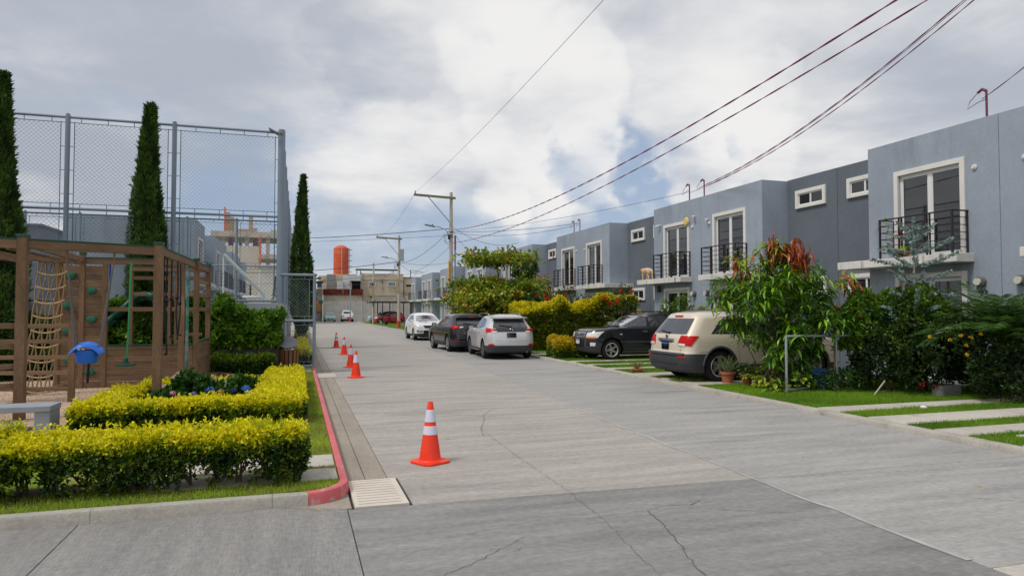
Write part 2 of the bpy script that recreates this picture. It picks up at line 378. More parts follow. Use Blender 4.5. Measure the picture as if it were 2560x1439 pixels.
# cracks: narrow dark ribbons, ragged, a few millimetres over the slab
def crack(pts, wd=0.010):
    P = [Vector((x, y, 0.0045)) for x, y in pts]; Q = [P[0]]
    for a, c in zip(P, P[1:]):
        n = max(2, int((c - a).length / 0.05)); d = (c - a).normalized(); s = Vector((-d.y, d.x, 0))
        for k in range(1, n + 1): Q.append(a.lerp(c, k / n) + s * jit(0.016 if k < n else 0.0))
    b = MB()
    for a, c in zip(Q, Q[1:]):
        d = (c - a).normalized(); s = Vector((-d.y, d.x, 0)); w0 = wd * random.uniform(0.3, 1.1) / 2; w1 = wd * random.uniform(0.3, 1.1) / 2
        b.add([tuple(a - s * w0), tuple(a + s * w0), tuple(c + s * w1), tuple(c - s * w1)], [(0, 1, 2, 3)])
    return b.build('crack', mat('crack_shadow', (0.14, 0.135, 0.13), 0.95, 0.1), road)
crack([(2.99, 5.47), (2.93, 5.1), (2.84, 4.75), (2.72, 4.4), (2.62, 4.0), (2.58, 3.6)], 0.013)
crack([(2.99, 5.47), (3.25, 5.55), (3.45, 5.5), (3.62, 5.62)], 0.010)
crack([(2.99, 5.47), (2.45, 5.42), (1.9, 5.5), (1.3, 5.3)], 0.004)
crack([(0.95, 4.54), (1.25, 4.75), (1.5, 4.95), (1.72, 5.12)], 0.006)
crack([(2.53, 9.35), (2.66, 10.0), (2.9, 10.7), (3.05, 11.3), (3.42, 11.9)], 0.009)
crack([(2.64, 9.99), (2.58, 8.1), (2.56, 6.23), (2.50, 5.3), (2.40, 4.6), (2.3, 3.9)], 0.005)
crack([(4.9, 6.12), (6.4, 5.92), (8.4, 5.7)], 0.006)
crack([(6.1, 4.9), (7.2, 4.2)], 0.007)
crack([(3.6, 5.3), (4.2, 5.0)], 0.006)
# pale patch where the joint was filled
b = MB(); q = []
for i in range(26):
    y = 3.7 + i * 0.32; q.append((XL(y) - 0.03 + jit(0.02), y, 0.0042, 0.03 + abs(jit(0.05))))
for a, c in zip(q, q[1:]): b.add([(a[0] - a[3], a[1], a[2]), (a[0] - 0.012, a[1], a[2]), (c[0] - 0.012, c[1], c[2]), (c[0] - c[3], c[1], c[2])], [(0, 1, 2, 3)])
b.build('joint_mortar', mat('joint_mortar', (0.40, 0.39, 0.375), 0.9, 0.2, var=0.2, world=True), road)

# slotted drain cover set in the gutter at the corner
dc = empty('drain_cover', (0.5, 6.31, 0)); tag(dc, 'cream slotted concrete drain cover at the end of the red kerb', 'drain cover')
M_cover = mat('cover_concrete', (0.60, 0.54, 0.47), 0.8, 0.3, var=0.10, vscale=3, bump=0.3, bscale=60)
b = MB(); W_, D_ = 0.50, 0.985; x0, x1 = 0.055, 0.445
b.box(0.012, 0, -0.10, x0, D_, 0.012); b.box(x1, 0, -0.10, W_, D_, 0.012)
ycuts = [0.09 + i * 0.0925 for i in range(10)]
yy = 0.0
for yc in ycuts: b.box(x0, yy, -0.10, x1, yc - 0.008, 0.012); yy = yc + 0.008
b.box(x0, yy, -0.10, x1, D_, 0.012); b.build('cover_slab', M_cover, dc)
b = MB(); b.box(0.02, 0.01, -0.12, 0.48, 0.97, -0.004); b.build('slot_lining', mat('rust_lining', (0.30, 0.09, 0.06), 0.9, 0.1), dc)
# small pale cover further up the gutter
mc = MB(); mc.box(0.52, 18.6, 0.001, 1.02, 19.9, 0.014); o = mc.build('utility_cover', M_pave, bevel=0.01); tag(o, 'small pale rectangular utility cover in the gutter near the gate', 'utility cover')

# ------------------------------------------------------------------ left kerb (one thing per painted run of kerb stones)
def kerb_path(pts, h0, h1, wd, name, m, lab, ins=None, piece=0.9):
    root = empty(name, (0, 0, 0)); tag(root, lab, 'kerb')
    P = [Vector((x, y, 0)) for x, y in pts]; Q = [P[0]]
    for a, c in zip(P, P[1:]):
        n = max(1, round((c - a).length / piece))
        for k in range(1, n + 1): Q.append(a.lerp(c, k / n))
    acc = 0; joint = [True]
    for i in range(1, len(Q)):
        acc += (Q[i] - Q[i - 1]).length; j = acc > piece * 0.75 or i == len(Q) - 1; joint.append(j); acc = 0 if j else acc
    nrm = []
    for i in range(len(Q)):
        d = (Q[min(i + 1, len(Q) - 1)] - Q[max(i - 1, 0)]).normalized(); nrm.append(Vector((-d.y, d.x, 0)))
    st = [i for i, j in enumerate(joint) if j]
    for s0, s1 in zip(st, st[1:]):
        b = MB(); sec = [(0.0, -0.1), (0.0, h0), (0.012, h1 - 0.006), (0.03, h1), (wd, h1), (wd, -0.1)]; vs = []; ns_ = len(sec)
        for i in range(s0, s1 + 1):
            p = Q[i].copy(); d = (Q[min(i + 1, len(Q) - 1)] - Q[max(i - 1, 0)]).normalized() * 0.002
            if i == s0: p += d
            if i == s1: p -= d
            vs += [tuple(p + nrm[i] * s + Vector((0, 0, z))) for s, z in sec]
        m_ = s1 - s0
        b.add(vs, [tuple(range(ns_ - 1, -1, -1)), tuple(m_ * ns_ + k for k in range(ns_))] + [(i * ns_ + k, i * ns_ + (k + 1) % ns_, (i + 1) * ns_ + (k + 1) % ns_, (i + 1) * ns_ + k) for i in range(m_) for k in range(ns_)])
        b.build('kerb_stone', m, root, smooth=True, sharp=30)
    return root
arc = [(0.05 + 0.45 * math.sin(t), 6.97 - 0.45 * math.cos(t)) for t in [R(x) for x in (8, 20, 32, 44, 56, 68, 80, 90)]]
kerb_path([(-16, 6.55), (-0.20, 6.53), (0.05, 6.52), arc[0]], 0.08, 0.108, 0.10, 'kerb', M_kerb, 'long bare concrete kerb below the front hedge', piece=1.5)
kerb_path(arc + [(0.5, 60)], 0.085, 0.115, 0.085, 'kerb', M_red, 'red painted kerb curving round the corner and up the street', piece=1.0)
kerb_path([(0.5, 60), (0.5, 101)], 0.09, 0.12, 0.10, 'kerb', M_kerb, 'bare kerb at the far left end of the street', piece=4)
kerb_path([(8.5, 101), (8.5, 30), (8.5, -14)], 0.045, 0.075, 0.19, 'kerb', M_kerb, 'low concrete kerb along the right hand front yards', piece=1.6)

# ------------------------------------------------------------------ left plot: turf, path slabs, gravel playground
b = MB(); poly = [(-45, 6.64), (0.0, 6.64)] + [(0.05 + 0.36 * math.sin(R(t)), 6.97 - 0.36 * math.cos(R(t))) for t in (15, 35, 55, 75, 88)] + [(0.41, 7.4), (0.41, 100), (-45, 100)]
b.prism(poly, -0.12, 0.10); lawn = b.build('lawn', M_turf); tag(lawn, kind='structure')
gp = [(-9, 8.0), (-3.2, 8.6), (-2.95, 10.3), (-2.9, 15.4), (-1.4, 15.9), (-1.2, 17.7), (-1.9, 18.9), (-9, 19.2)]
b = MB(); b.prism(gp, 0.05, 0.112); grav = b.build('playground_gravel', M_gravel); tag(grav, kind='structure')
def inpoly(px, py, poly):
    r = np.zeros(len(px), bool); n = len(poly)
    for i in range(n):
        x0, y0 = poly[i]; x1, y1 = poly[(i + 1) % n]
        c = ((y0 > py) != (y1 > py)) & (px < (x1 - x0) * (py - y0) / (y1 - y0 + 1e-12) + x0); r ^= c
    return r
def pebbles(name, poly, z, n, s0, s1, cols, m):
    xs_ = [p[0] for p in poly]; ys_ = [p[1] for p in poly]
    px = rng.uniform(min(xs_), max(xs_), n * 2); py = rng.uniform(min(ys_), max(ys_), n * 2); k = inpoly(px, py, poly); px, py = px[k][:n], py[k][:n]; n = len(px)
    s = rng.uniform(s0, s1, n); base = np.array([[1, 0, 0], [-.5, .87, 0], [-.5, -.87, 0], [0, 0, .75]]); a = rng.uniform(0, 6.28, n)
    ca, sa = np.cos(a), np.sin(a); V = base[None] * s[:, None, None] * rng.uniform(.7, 1.3, (n, 4, 3))
    V = np.stack([V[..., 0] * ca[:, None] - V[..., 1] * sa[:, None] + px[:, None], V[..., 0] * sa[:, None] + V[..., 1] * ca[:, None] + py[:, None], V[..., 2] + z], -1)
    F = (np.array([[0, 1, 3], [1, 2, 3], [2, 0, 3]])[None] + (np.arange(n) * 4)[:, None, None]).reshape(-1, 3)
    me = bpy.data.meshes.new(name); me.from_pydata(V.reshape(-1, 3).tolist(), [], F.tolist())
    c = lerp(cols[0], cols[1], rng.random(n)); at = me.color_attributes.new('col', 'FLOAT_COLOR', 'POINT')
    at.data.foreach_set('color', np.concatenate([np.repeat(c, 4, 0), np.ones((n * 4, 1))], 1).astype('f').ravel())
    me.materials.append(m); o = link(name, me); tag(o, kind='stuff'); return o
M_peb = leafmat('pebble', 0.9, 0.0, 0.2)
pebbles('gravel', gp, 0.110, 26000, 0.008, 0.022, ((0.36, 0.25, 0.17), (0.68, 0.52, 0.40)), M_peb)
edge = empty('gravel_edging', (0, 0, 0)); tag(edge, 'timber edging boards round the gravel beside the low brown wall', 'edging')
M_edge = mat('edging_timber', (0.30, 0.215, 0.145), 0.85, 0.2, var=0.2, vscale=6, stretch=(1, 1, 0.3), world=True)
ep = gp[3:]
for (x0, y0), (x1, y1) in zip(ep, ep[1:]):
    b = MB(); b.bar((x0, y0, 0.13), (x1, y1, 0.13), 0.06, 0.14); b.build('edging_board', M_edge, edge, bevel=0.01)
# path slabs in the turf
pv = empty('stepping_path', (0, 0, 0)); tag(pv, 'square pale paving slabs laid in the turf beside the front hedge', 'paving')
for k in range(3):
    for j, (ya, yb) in enumerate(((7.02, 7.50), (7.62, 8.2))):
        xa = 0.40 - k * 0.60; xb = xa - (0.36 if k == 0 else 0.52)
        b = MB(); b.box(xb, ya + jit(0.01), 0.06, xa, yb, 0.118 + jit(0.002)); b.build('paving_slab', M_pave, pv, bevel=0.008)
for ya in (19.5, 20.05):
    b = MB(); b.box(0.12, ya, 0.06, 0.39, ya + 0.38, 0.118); b.build('paving_slab', M_pave, pv, bevel=0.008)
b = MB(); b.add([(-12, 6.86, 0.104), (-0.12, 6.86, 0.104), (-0.12, 7.5, 0.104), (-12, 7.5, 0.104)], [(0, 1, 2, 3)]); o = b.build('planting_soil', M_dirt); tag(o, kind='structure')
b = MB(); b.box(-3.05, 10.45, 0.09, 0.18, 11.2, 0.1145); b.box(-0.75, 11.2, 0.09, 0.18, 19.2, 0.1145); b.box(-3.05, 11.2, 0.09, -0.75, 15.0, 0.1145); o = b.build('planting_soil', M_dirt); tag(o, kind='structure')

# ------------------------------------------------------------------ right front yards
rect('front_yards', 8.69, -14, 14.29, 101, 0.06, M_turf)
dr = empty('driveway_strips', (0, 0, 0)); tag(dr, 'pale concrete driveway strips crossing the grass to the right hand houses', 'driveway')
strips = [(4.2, 6.28), (7.0, 7.52), (7.98, 8.70), (9.28, 9.80), (13.55, 14.25), (14.85, 15.2), (15.75, 16.6), (17.9, 18.35), (19.4, 19.75), (20.75, 21.25), (22.9, 23.35), (24.4, 25.2)]
for k in range(1, 7):
    o_ = 11.29 * k + 14.5
    strips += [(o_, o_ + 0.5), (o_ + 1.5, o_ + 2.2), (o_ + 3.4, o_ + 3.9), (o_ + 5.4, o_ + 6.0)]
for ya, yb in strips:
    for xa, xb in ((8.70, 11.4), (11.41, 14.28)):
        b = MB(); b.box(xa, ya, 0.0, xb, yb, 0.085); b.build('driveway_slab', M_pave, dr, bevel=0.008)
b = MB(); b.box(9.35, 6.45, 0.0, 10.15, 6.83, 0.088); o = b.build('inspection_cover', M_pave, bevel=0.01); tag(o, 'small square concrete inspection cover set in the nearest grass strip', 'inspection cover')

# ------------------------------------------------------------------ grass blades (stuff)
def grass(name, rects, dens, h0, h1, z, ca, cb, lean=0.45, wd=0.005, dry=0.0, hole=None):
    P = []
    for x0, y0, x1, y1 in rects:
        n = int((x1 - x0) * (y1 - y0) * dens); P.append(np.stack([rng.uniform(x0, x1, n), rng.uniform(y0, y1, n)], 1))
    P = np.concatenate(P)
    if hole is not None: P = P[~hole(P[:, 0], P[:, 1])]
    n = len(P); p3 = np.concatenate([P, np.full((n, 1), z)], 1); nz = vnoise(p3, 2.2)
    h = rng.uniform(h0, h1, n) * (0.6 + 0.8 * nz); A = unit(np.concatenate([rng.normal(size=(n, 2)) * lean, np.ones((n, 1))], 1))
    c = lerp(ca, cb, np.clip(vnoise(p3 + 40, 1.3) * 1.3 - 0.15 + rng.normal(size=n) * 0.15, 0, 1))
    if dry:
        d = rng.random(n) < dry * (vnoise(p3 + 9, 3.0) > 0.45); c[d] = np.array([0.36, 0.29, 0.10]) * rng.uniform(0.6, 1.1, (d.sum(), 1))
    a = rng.uniform(0, 6.28, n); S = np.stack([np.cos(a), np.sin(a), np.zeros(n)], 1) * wd / 2 * rng.uniform(0.7, 1.6, n)[:, None]
    V = np.stack([p3 - S, p3 + S, p3 + A * h[:, None]], 1).reshape(-1, 3); F = np.arange(n * 3).reshape(-1, 3)
    me = bpy.data.meshes.new(name); me.vertices.add(n * 3); me.vertices.foreach_set('co', V.astype('f').ravel())
    me.loops.add(n * 3); me.loops.foreach_set('vertex_index', F.astype('i').ravel()); me.polygons.add(n)
    me.polygons.foreach_set('loop_start', np.arange(0, n * 3, 3, dtype='i'))
    me.update(calc_edges=True); at = me.color_attributes.new('col', 'FLOAT_COLOR', 'POINT')
    at.data.foreach_set('color', np.concatenate([np.repeat(c, 3, 0), np.ones((n * 3, 1))], 1).astype('f').ravel())
    me.materials.append(LEAF_MATT); o = link(name, me); tag(o, kind='stuff'); return o
GA, GB = (0.075, 0.19, 0.010), (0.20, 0.36, 0.020)
gaps = []; edges_ = sorted(strips); prev = None
near = [(6.28, 7.0), (7.52, 7.98), (8.70, 9.28)]
inner = lambda x, y: (x > 9.33) & (x < 10.17) & (y > 6.43) & (y < 6.85)
grass('grass', [(8.70, a - 0.025, 14.2, c + 0.025) for a, c in near], 5200, 0.04, 0.08, 0.06, GA, GB, wd=0.006, dry=0.10, hole=inner)
grass('grass', [(8.72, 9.8, 14.2, 13.55)], 4200, 0.04, 0.085, 0.06, GA, GB, wd=0.006, dry=0.06)
grass('grass', [(8.72, 14.25, 14.2, 14.85), (8.72, 15.2, 14.2, 15.75), (8.72, 16.6, 14.2, 17.9), (8.72, 18.35, 14.2, 19.4), (8.72, 19.75, 14.2, 20.75), (8.72, 21.25, 14.2, 22.9), (8.72, 23.35, 14.2, 24.4), (8.72, 25.2, 14.2, 28)], 2200, 0.04, 0.08, 0.06, (0.085, 0.19, 0.010), (0.20, 0.33, 0.02), wd=0.008)
grass('grass', [(8.72, 28, 12, 101)], 260, 0.05, 0.10, 0.06, (0.13, 0.24, 0.02), (0.26, 0.34, 0.03), wd=0.02)
LA, LB = (0.21, 0.33, 0.030), (0.42, 0.52, 0.050)
def lh(x, y): return ((x > -1.45) & (x < 0.41) & (((y > 7.01) & (y < 7.51)) | ((y > 7.61) & (y < 8.21))) & (((0.40 - x) % 0.60) < 0.5)) | ((x > 0.05) & (y < 6.97) & ((x - 0.05) ** 2 + (y - 6.97) ** 2 > 0.12))
grass('grass', [(-6.5, 6.66, 0.40, 7.15)], 6000, 0.025, 0.06, 0.10, LA, LB, wd=0.006, dry=0.25, hole=lh)
grass('grass', [(-0.25, 7.15, 0.40, 10.4), (0.15, 10.4, 0.40, 20)], 5500, 0.018, 0.04, 0.10, LA, LB, wd=0.006, dry=0.45, hole=lh)
grass('grass', [(-6, 8.15, -0.25, 10.4)], 1800, 0.02, 0.045, 0.10, LA, LB, dry=0.4, hole=lambda x, y: inpoly(x, y, gp))
grass('grass', [(-1.9, 15, -0.55, 20.1), (-0.4, 20, 0.40, 45)], 2200, 0.02, 0.05, 0.10, LA, LB, wd=0.008, dry=0.3, hole=lambda x, y: inpoly(x, y, gp))
# wisps of dry litter and little chips on the road
b = MB()
for x, y in ((2.0, 9.3), (5.9, 6.9), (4.0, 4.7), (1.6, 4.9), (3.1, 7.4), (6.6, 5.2), (1.3, 12.6), (7.6, 7.7), (2.3, 14.0), (0.2, 6.35)):
    a = random.uniform(0, 3.1); l = random.uniform(0.015, 0.05); s = Vector((math.cos(a), math.sin(a), 0)) * l; t = Vector((-s.y, s.x, 0)) * 0.35
    c = Vector((x, y, 0.004)); b.add([tuple(c - s), tuple(c + t), tuple(c + s + Vector((0, 0, 0.012))), tuple(c - t)], [(0, 1, 2, 3)])
o = b.build('leaf_litter', mat('dry_leaf', (0.42, 0.30, 0.14), 0.8)); tag(o, kind='stuff')
b = MB(); b.lathe([(0.0, 0.0), (0.05, 0.0), (0.06, 0.03), (0.02, 0.05), (0.0, 0.05)], 7, (10.3, 9.1, 0.09), cap=False)
o = b.build('crumpled_paper', mat('paper', (0.75, 0.76, 0.78), 0.8)); tag(o, 'scrap of crumpled white paper on the grass by the driveway', 'litter')
# ================================================================== TOWNHOUSES
M_wallL = mat('pale_blue_grey_render', (0.310, 0.355, 0.425), 0.85, 0.2, var=0.10, vscale=0.8, fine=0.05, bump=0.25, bscale=70,
              c2=(0.235, 0.265, 0.315), c2scale=1.5, c2range=(0.5, 0.78), c2stretch=(1, 1, 0.16))
M_wallD = mat('slate_grey_render', (0.130, 0.152, 0.182), 0.85, 0.2, var=0.08, vscale=0.8, fine=0.06, bump=0.25, bscale=70,
              c2=(0.135, 0.155, 0.185), c2scale=0.8, c2range=(0.5, 0.75), c2stretch=(1, 1, 0.25))
M_trim = mat('white_trim', (0.72, 0.70, 0.67), 0.7, 0.3, var=0.05, vscale=2, bump=0.15, bscale=60)
M_slab = mat('stained_white_slab', (0.66, 0.64, 0.61), 0.8, 0.3, var=0.10, vscale=2.5, bump=0.25, bscale=50,
             c2=(0.16, 0.145, 0.13), c2scale=3.6, c2range=(0.55, 0.68), c2stretch=(1, 1.6, 0.10))
M_frame = mat('white_aluminium', (0.74, 0.75, 0.76), 0.4, 0.5)
M_rail = mat('black_railing', (0.022, 0.018, 0.020), 0.45, 0.5)
M_glass = glassmat('window_glass', (0.015, 0.017, 0.021), 0.16)
M_room = mat('dark_room', (0.045, 0.042, 0.045), 0.9, 0.1, var=0.3)
M_curt = mat('white_curtain', (0.55, 0.56, 0.56), 0.9, 0.1, var=0.1)
M_meter = mat('meter_grey', (0.16, 0.155, 0.15), 0.5, 0.5)
M_dial = mat('meter_dial', (0.62, 0.60, 0.50), 0.25, 0.6)
M_ink = mat('number_paint', (0.05, 0.05, 0.055), 0.8)

def textmesh(s, size, ext=0.004):
    cu = bpy.data.curves.new('text', 'FONT'); cu.body = s; cu.size = size; cu.extrude = ext; cu.align_x = 'CENTER'; cu.align_y = 'CENTER'; cu.resolution_u = 3
    o = bpy.data.objects.new('text', cu); COL.objects.link(o); dg = bpy.context.evaluated_depsgraph_get()
    me = bpy.data.meshes.new_from_object(o.evaluated_get(dg)); bpy.data.objects.remove(o); bpy.data.curves.remove(cu); return me

PROTO = {}
def house_meshes(xs, dn):
    """xs: +1 house stands on the far side of the +X street line, -1 mirrored; dn: side of the party wall the house lies on"""
    T = lambda p: (xs * p[1], dn * p[0], p[2])       # (s along the row, t into the house, z)
    P = {}
    S0 = 0.006; W = 3.5; E = 5.637; Zt = 6.0; Dp = 8.0 if xs > 0 else 5.2
    b = MB(T)
    du = (0.80 + 0.09, 2.65 - 0.09, 3.05, 5.12); dl = (0.80 + 0.09, 2.65 - 0.09, 0.10, 2.55)
    b.box(S0, 0, 0, du[0], 0.22, Zt); b.box(du[1], 0, 0, W, 0.22, Zt)
    b.box(du[0], 0, du[3], du[1], 0.22, Zt); b.box(du[0], 0, dl[3], du[1], 0.22, du[2]); b.box(du[0], 0, 0, du[1], 0.22, dl[2])
    b.box(W - 0.22, 0.22, 0, W, 1.0, Zt); b.box(S0, 0.22, 0, S0 + 0.15, Dp, Zt); b.box(S0 + 0.15, Dp - 0.2, 0, E, Dp, Zt)
    P['wall'] = (b.mesh('wall', M_wallL), 0.0)
    b = MB(T); b.box(W, 1.0, 0, E, 1.2, Zt + 0.02); b.box(E - 0.15, 1.2, 0, E, Dp - 0.2, Zt + 0.02); P['recessed_wall'] = (b.mesh('recessed_wall', M_wallD), 0)
    b = MB(T); b.box(S0 + 0.15, 0.22, 5.6, W - 0.22, Dp - 0.2, 5.7); b.box(W - 0.22, 1.2, 5.6, E - 0.15, Dp - 0.2, 5.7)
    P['roof'] = (b.mesh('roof', mat('roof_concrete', (0.3, 0.29, 0.28), 0.9, var=0.15)), 0)
    b = MB(T); b.box(0.60, -0.53, 2.85, 3.5, 0, 3.045); b.box(3.5, -0.53, 2.85, 4.05, 1.0, 3.045); P['balcony_slab'] = (b.mesh('balcony_slab', M_slab), 0.01)
    # dark room behind the panes
    b = MB(T)
    b.box(0.3, 2.2, 0.1, 3.2, 2.25, 5.5); b.box(0.3, 0.225, 0.05, 0.35, 2.2, 5.5); b.box(3.15, 0.225, 0.05, 3.2, 2.2, 5.5); b.box(0.35, 0.225, 2.7, 3.15, 2.2, 2.95); b.box(0.35, 0.225, 0.05, 3.15, 2.2, 0.09); b.box(0.35, 0.225, 5.45, 3.15, 2.2, 5.5)
    P['interior'] = (b.mesh('interior', M_room), 0)
    def door(o, curt):
        s0, s1, z0, z1 = o; tr = MB(T); g = 0.115
        tr.box(s0 - g, -0.045, z0, s0 + 0.004, 0.03, z1 + g); tr.box(s1 - 0.004, -0.045, z0, s1 + g, 0.03, z1 + g); tr.box(s0 + 0.004, -0.045, z1 - 0.004, s1 - 0.004, 0.03, z1 + g)
        fr = MB(T); f = 0.055; t0, t1 = 0.055, 0.115; m_ = (s0 + s1) / 2
        fr.box(s0, t0, z0, s0 + f, t1, z1); fr.box(s1 - f, t0, z0, s1, t1, z1); fr.box(s0 + f, t0, z1 - f, s1 - f, t1, z1); fr.box(s0 + f, t0, z0, s1 - f, t1, z0 + f)
        a0, a1 = t0 + 0.008, t0 + 0.045; fr.box(m_ - 0.045, a0 - 0.012, z0 + f, m_ + 0.045, a1, z1 - f)
        for q0, q1 in ((s0 + f, m_ - 0.045), (m_ + 0.045, s1 - f)):
            fr.box(q0, a0, z0 + f, q0 + 0.03, a1, z1 - f); fr.box(q1 - 0.03, a0, z0 + f, q1, a1, z1 - f)
            fr.box(q0 + 0.03, a0, z0 + f, q1 - 0.03, a1, z0 + f + 0.05); fr.box(q0 + 0.03, a0, z1 - f - 0.04, q1 - 0.03, a1, z1 - f)
        pn = MB(T)
        for q0, q1 in ((s0 + f + 0.03, m_ - 0.075), (m_ + 0.075, s1 - f - 0.03)): pn.box(q0, a0 + 0.012, z0 + f + 0.05, q1, a0 + 0.020, z1 - f - 0.04)
        cu = MB(T)
        for (c0, c1) in curt:
            n = max(4, int((c1 - c0) / 0.04)); pts = [(c0 + (c1 - c0) * i / n, 0.30 + 0.03 * math.sin(i * 1.7)) for i in range(n + 1)]
            for (sa, ta), (sb, tb) in zip(pts, pts[1:]): cu.add([(sa, ta, z0 + 0.03), (sb, tb, z0 + 0.03), (sb, tb, z1), (sa, ta, z1)], [(0, 1, 2, 3)])
        return (tr.mesh('door_surround', M_trim), fr.mesh('door_frame', M_frame), pn.mesh('door_pane', M_glass), cu.mesh('curtain', M_curt))
    P['balcony_door'] = door(du, [(0.92, 1.12), (1.72, 1.92)]); P['patio_door'] = door(dl, [(2.2, 2.5)])
    def win(z0, z1):
        s0, s1 = 3.92, 5.22; t = 1.0; tr = MB(T); g = 0.12
        tr.box(s0, t - 0.075, z0, s0 + g, t, z1); tr.box(s1 - g, t - 0.075, z0, s1, t, z1); tr.box(s0 + g, t - 0.075, z1 - g, s1 - g, t, z1); tr.box(s0 + g, t - 0.075, z0, s1 - g, t, z0 + g * 0.8)
        fr = MB(T); a, c, e, h = s0 + g, s1 - g, z0 + g * 0.8, z1 - g; f = 0.035; m_ = (a + c) / 2
        fr.box(a, t - 0.03, e, a + f, t - 0.003, h); fr.box(c - f, t - 0.03, e, c, t - 0.003, h); fr.box(a + f, t - 0.03, h - f, c - f, t - 0.003, h); fr.box(a + f, t - 0.03, e, c - f, t - 0.003, e + f); fr.box(m_ - 0.03, t - 0.036, e + f, m_ + 0.03, t - 0.004, h - f)
        pn = MB(T); pn.box(a + f, t - 0.014, e + f, m_ - 0.03, t - 0.005, h - f); pn.box(m_ + 0.03, t - 0.014, e + f, c - f, t - 0.005, h - f)
        return (tr.mesh('window_surround', M_trim), fr.mesh('window_frame', M_frame), pn.mesh('window_pane', mat('dark_pane', (0.012, 0.012, 0.014), 0.06, 0.8)))
    P['upper_window'] = win(5.02, 5.60); P['lower_window'] = win(2.24, 2.82)
    # balcony railing
    b = MB(T); s0, s1, t0, z0, z1 = 0.74, 2.70, -0.47, 3.045, 3.99; w_ = 0.04
    for s in (s0, s1): b.box(s - w_ / 2, t0 - w_ / 2, z0, s + w_ / 2, t0 + w_ / 2, z1)
    b.box(s0 - w_ / 2, t0 - 0.025, z1, s1 + w_ / 2, t0 + 0.025, z1 + 0.03)
    for s in (s0, s1): b.box(s - 0.02, t0 + 0.025, z1, s + 0.02, 0.0, z1 + 0.03); b.box(s - 0.015, -0.035, z0, s + 0.015, -0.005, z1)
    for k in range(5):
        z = z0 + 0.14 + k * 0.165
        b.box(s0 + w_ / 2, t0 - 0.008, z, s1 - w_ / 2, t0 + 0.008, z + 0.016)
        for s in (s0, s1): b.box(s - 0.008, t0 + w_ / 2, z, s + 0.008, -0.035, z + 0.016)
    for s in (1.30, 1.38, 2.06, 2.14): b.box(s - 0.012, t0 - 0.02, z0, s + 0.012, t0 + 0.02, z1)
    P['balcony_railing'] = (b.mesh('balcony_railing', M_rail), 0.0)
    b = MB(T); bb = MB(T)
    def disc(B, s, z, t0, t1, r, n=18):
        vs = []
        for t in (t0, t1):
            for k in range(n): a = 2 * math.pi * k / n; vs.append((s + r * math.cos(a), t, z + r * math.sin(a)))
        B.add(vs, [tuple(range(n)), tuple(range(2 * n - 1, n - 1, -1))] + [(k, (k + 1) % n, n + (k + 1) % n, n + k) for k in range(n)])
    disc(b, 0.44, 2.40, -0.10, 0.0, 0.11); disc(b, 0.44, 2.40, -0.13, -0.10, 0.085); disc(bb, 0.44, 2.40, -0.17, -0.13, 0.08)
    P['electricity_meter'] = (b.mesh('electricity_meter', M_meter), bb.mesh('meter_dial', M_dial))
    b = MB(T); disc(b, 0.55, 4.95, -0.03, 0.0, 0.06, 14); disc(b, 0.55, 4.95, -0.06, -0.03, 0.035, 12); P['wall_light'] = (b.mesh('wall_light', M_trim), 0)
    return P
def make_house(loc, xs, dn, lab, group, detail=True, number=None):
    key = (xs, dn)
    if key not in PROTO: PROTO[key] = house_meshes(xs, dn)
    P = PROTO[key]; r = empty('townhouse', loc); tag(r, lab, 'house', group)
    def bev(o, w_):
        if w_: m_ = o.modifiers.new('edge', 'BEVEL'); m_.width = w_; m_.segments = 2; m_.limit_method = 'ANGLE'
    for k in ('wall', 'recessed_wall', 'roof', 'balcony_slab', 'balcony_railing', 'interior'):
        if k == 'interior' and not detail: continue
        o = link(k, P[k][0], r); bev(o, P[k][1])
    for k in ('balcony_door', 'patio_door'):
        tr, fr, pn, cu = P[k]; d = link('door', tr, r); bev(d, 0.008); link('door_frame', fr, d); link('door_pane', pn, d)
        if detail: link('curtain', cu, d)
    for k in ('upper_window', 'lower_window'):
        tr, fr, pn = P[k]; d = link('window', tr, r); bev(d, 0.01); link('window_frame', fr, d); link('window_pane', pn, d)
    m_ = link('electricity_meter', P['electricity_meter'][0], r); link('meter_dial', P['electricity_meter'][1], m_)
    if detail: link('wall_light', P['wall_light'][0], r)
    if number:
        t = link('house_number', textmesh(number, 0.13), r); t.data.materials.append(M_ink)
        t.location = (-0.008 * xs, dn * 0.42, 2.17); t.rotation_euler = (R(90), 0, R(-90) * xs)
    return r
RG = 'grey townhouses along the right side of the street'
house_labels = {
 (0, -1): 'grey townhouse cut off by the right edge of the photo', (0, 1): 'grey townhouse with potted red plant on its balcony, nearest whole one',
 (1, -1): 'grey townhouse behind the mango tree, with a small high window in dark wall', (1, 1): 'grey townhouse with a dog on its balcony ledge',
 (2, -1): 'grey townhouse behind the tall yellow hedge, right of its twin', (2, 1): 'grey townhouse behind the hedge, left of its twin, with roof mast',
 (3, -1): 'grey townhouse behind the small round topped tree', (3, 1): 'grey townhouse mostly hidden by the tiered almond tree',
 (4, -1): 'grey townhouse just right of the nearest power pole', (4, 1): 'grey townhouse behind the nearest power pole, partly hidden by almond tree',
 (5, -1): 'grey townhouse left of the nearest power pole, third from the end', (5, 1): 'grey townhouse second from the far end of the row',
 (6, -1): 'grey townhouse near the far end, in front of the last pair', (6, 1): 'grey townhouse next to last, just before the carport', (7, -1): 'last grey townhouse at the far end, behind the carport roof'}
for k in range(8):
    for dn in (-1, 1):
        if (k, dn) not in house_labels: continue
        h = make_house((14.3, 10.66 + 11.29 * k, 0.0), 1, dn, house_labels[(k, dn)], RG, detail=k < 4, number={(0, 1): '18 B', (1, -1): '18 A'}.get((k, dn)))
        if (k, dn) == (0, -1):
            for o in h.children:
                if o.name.startswith('balcony'): o.location.y = -0.16
LG = 'grey townhouses on the left beyond the sports court'
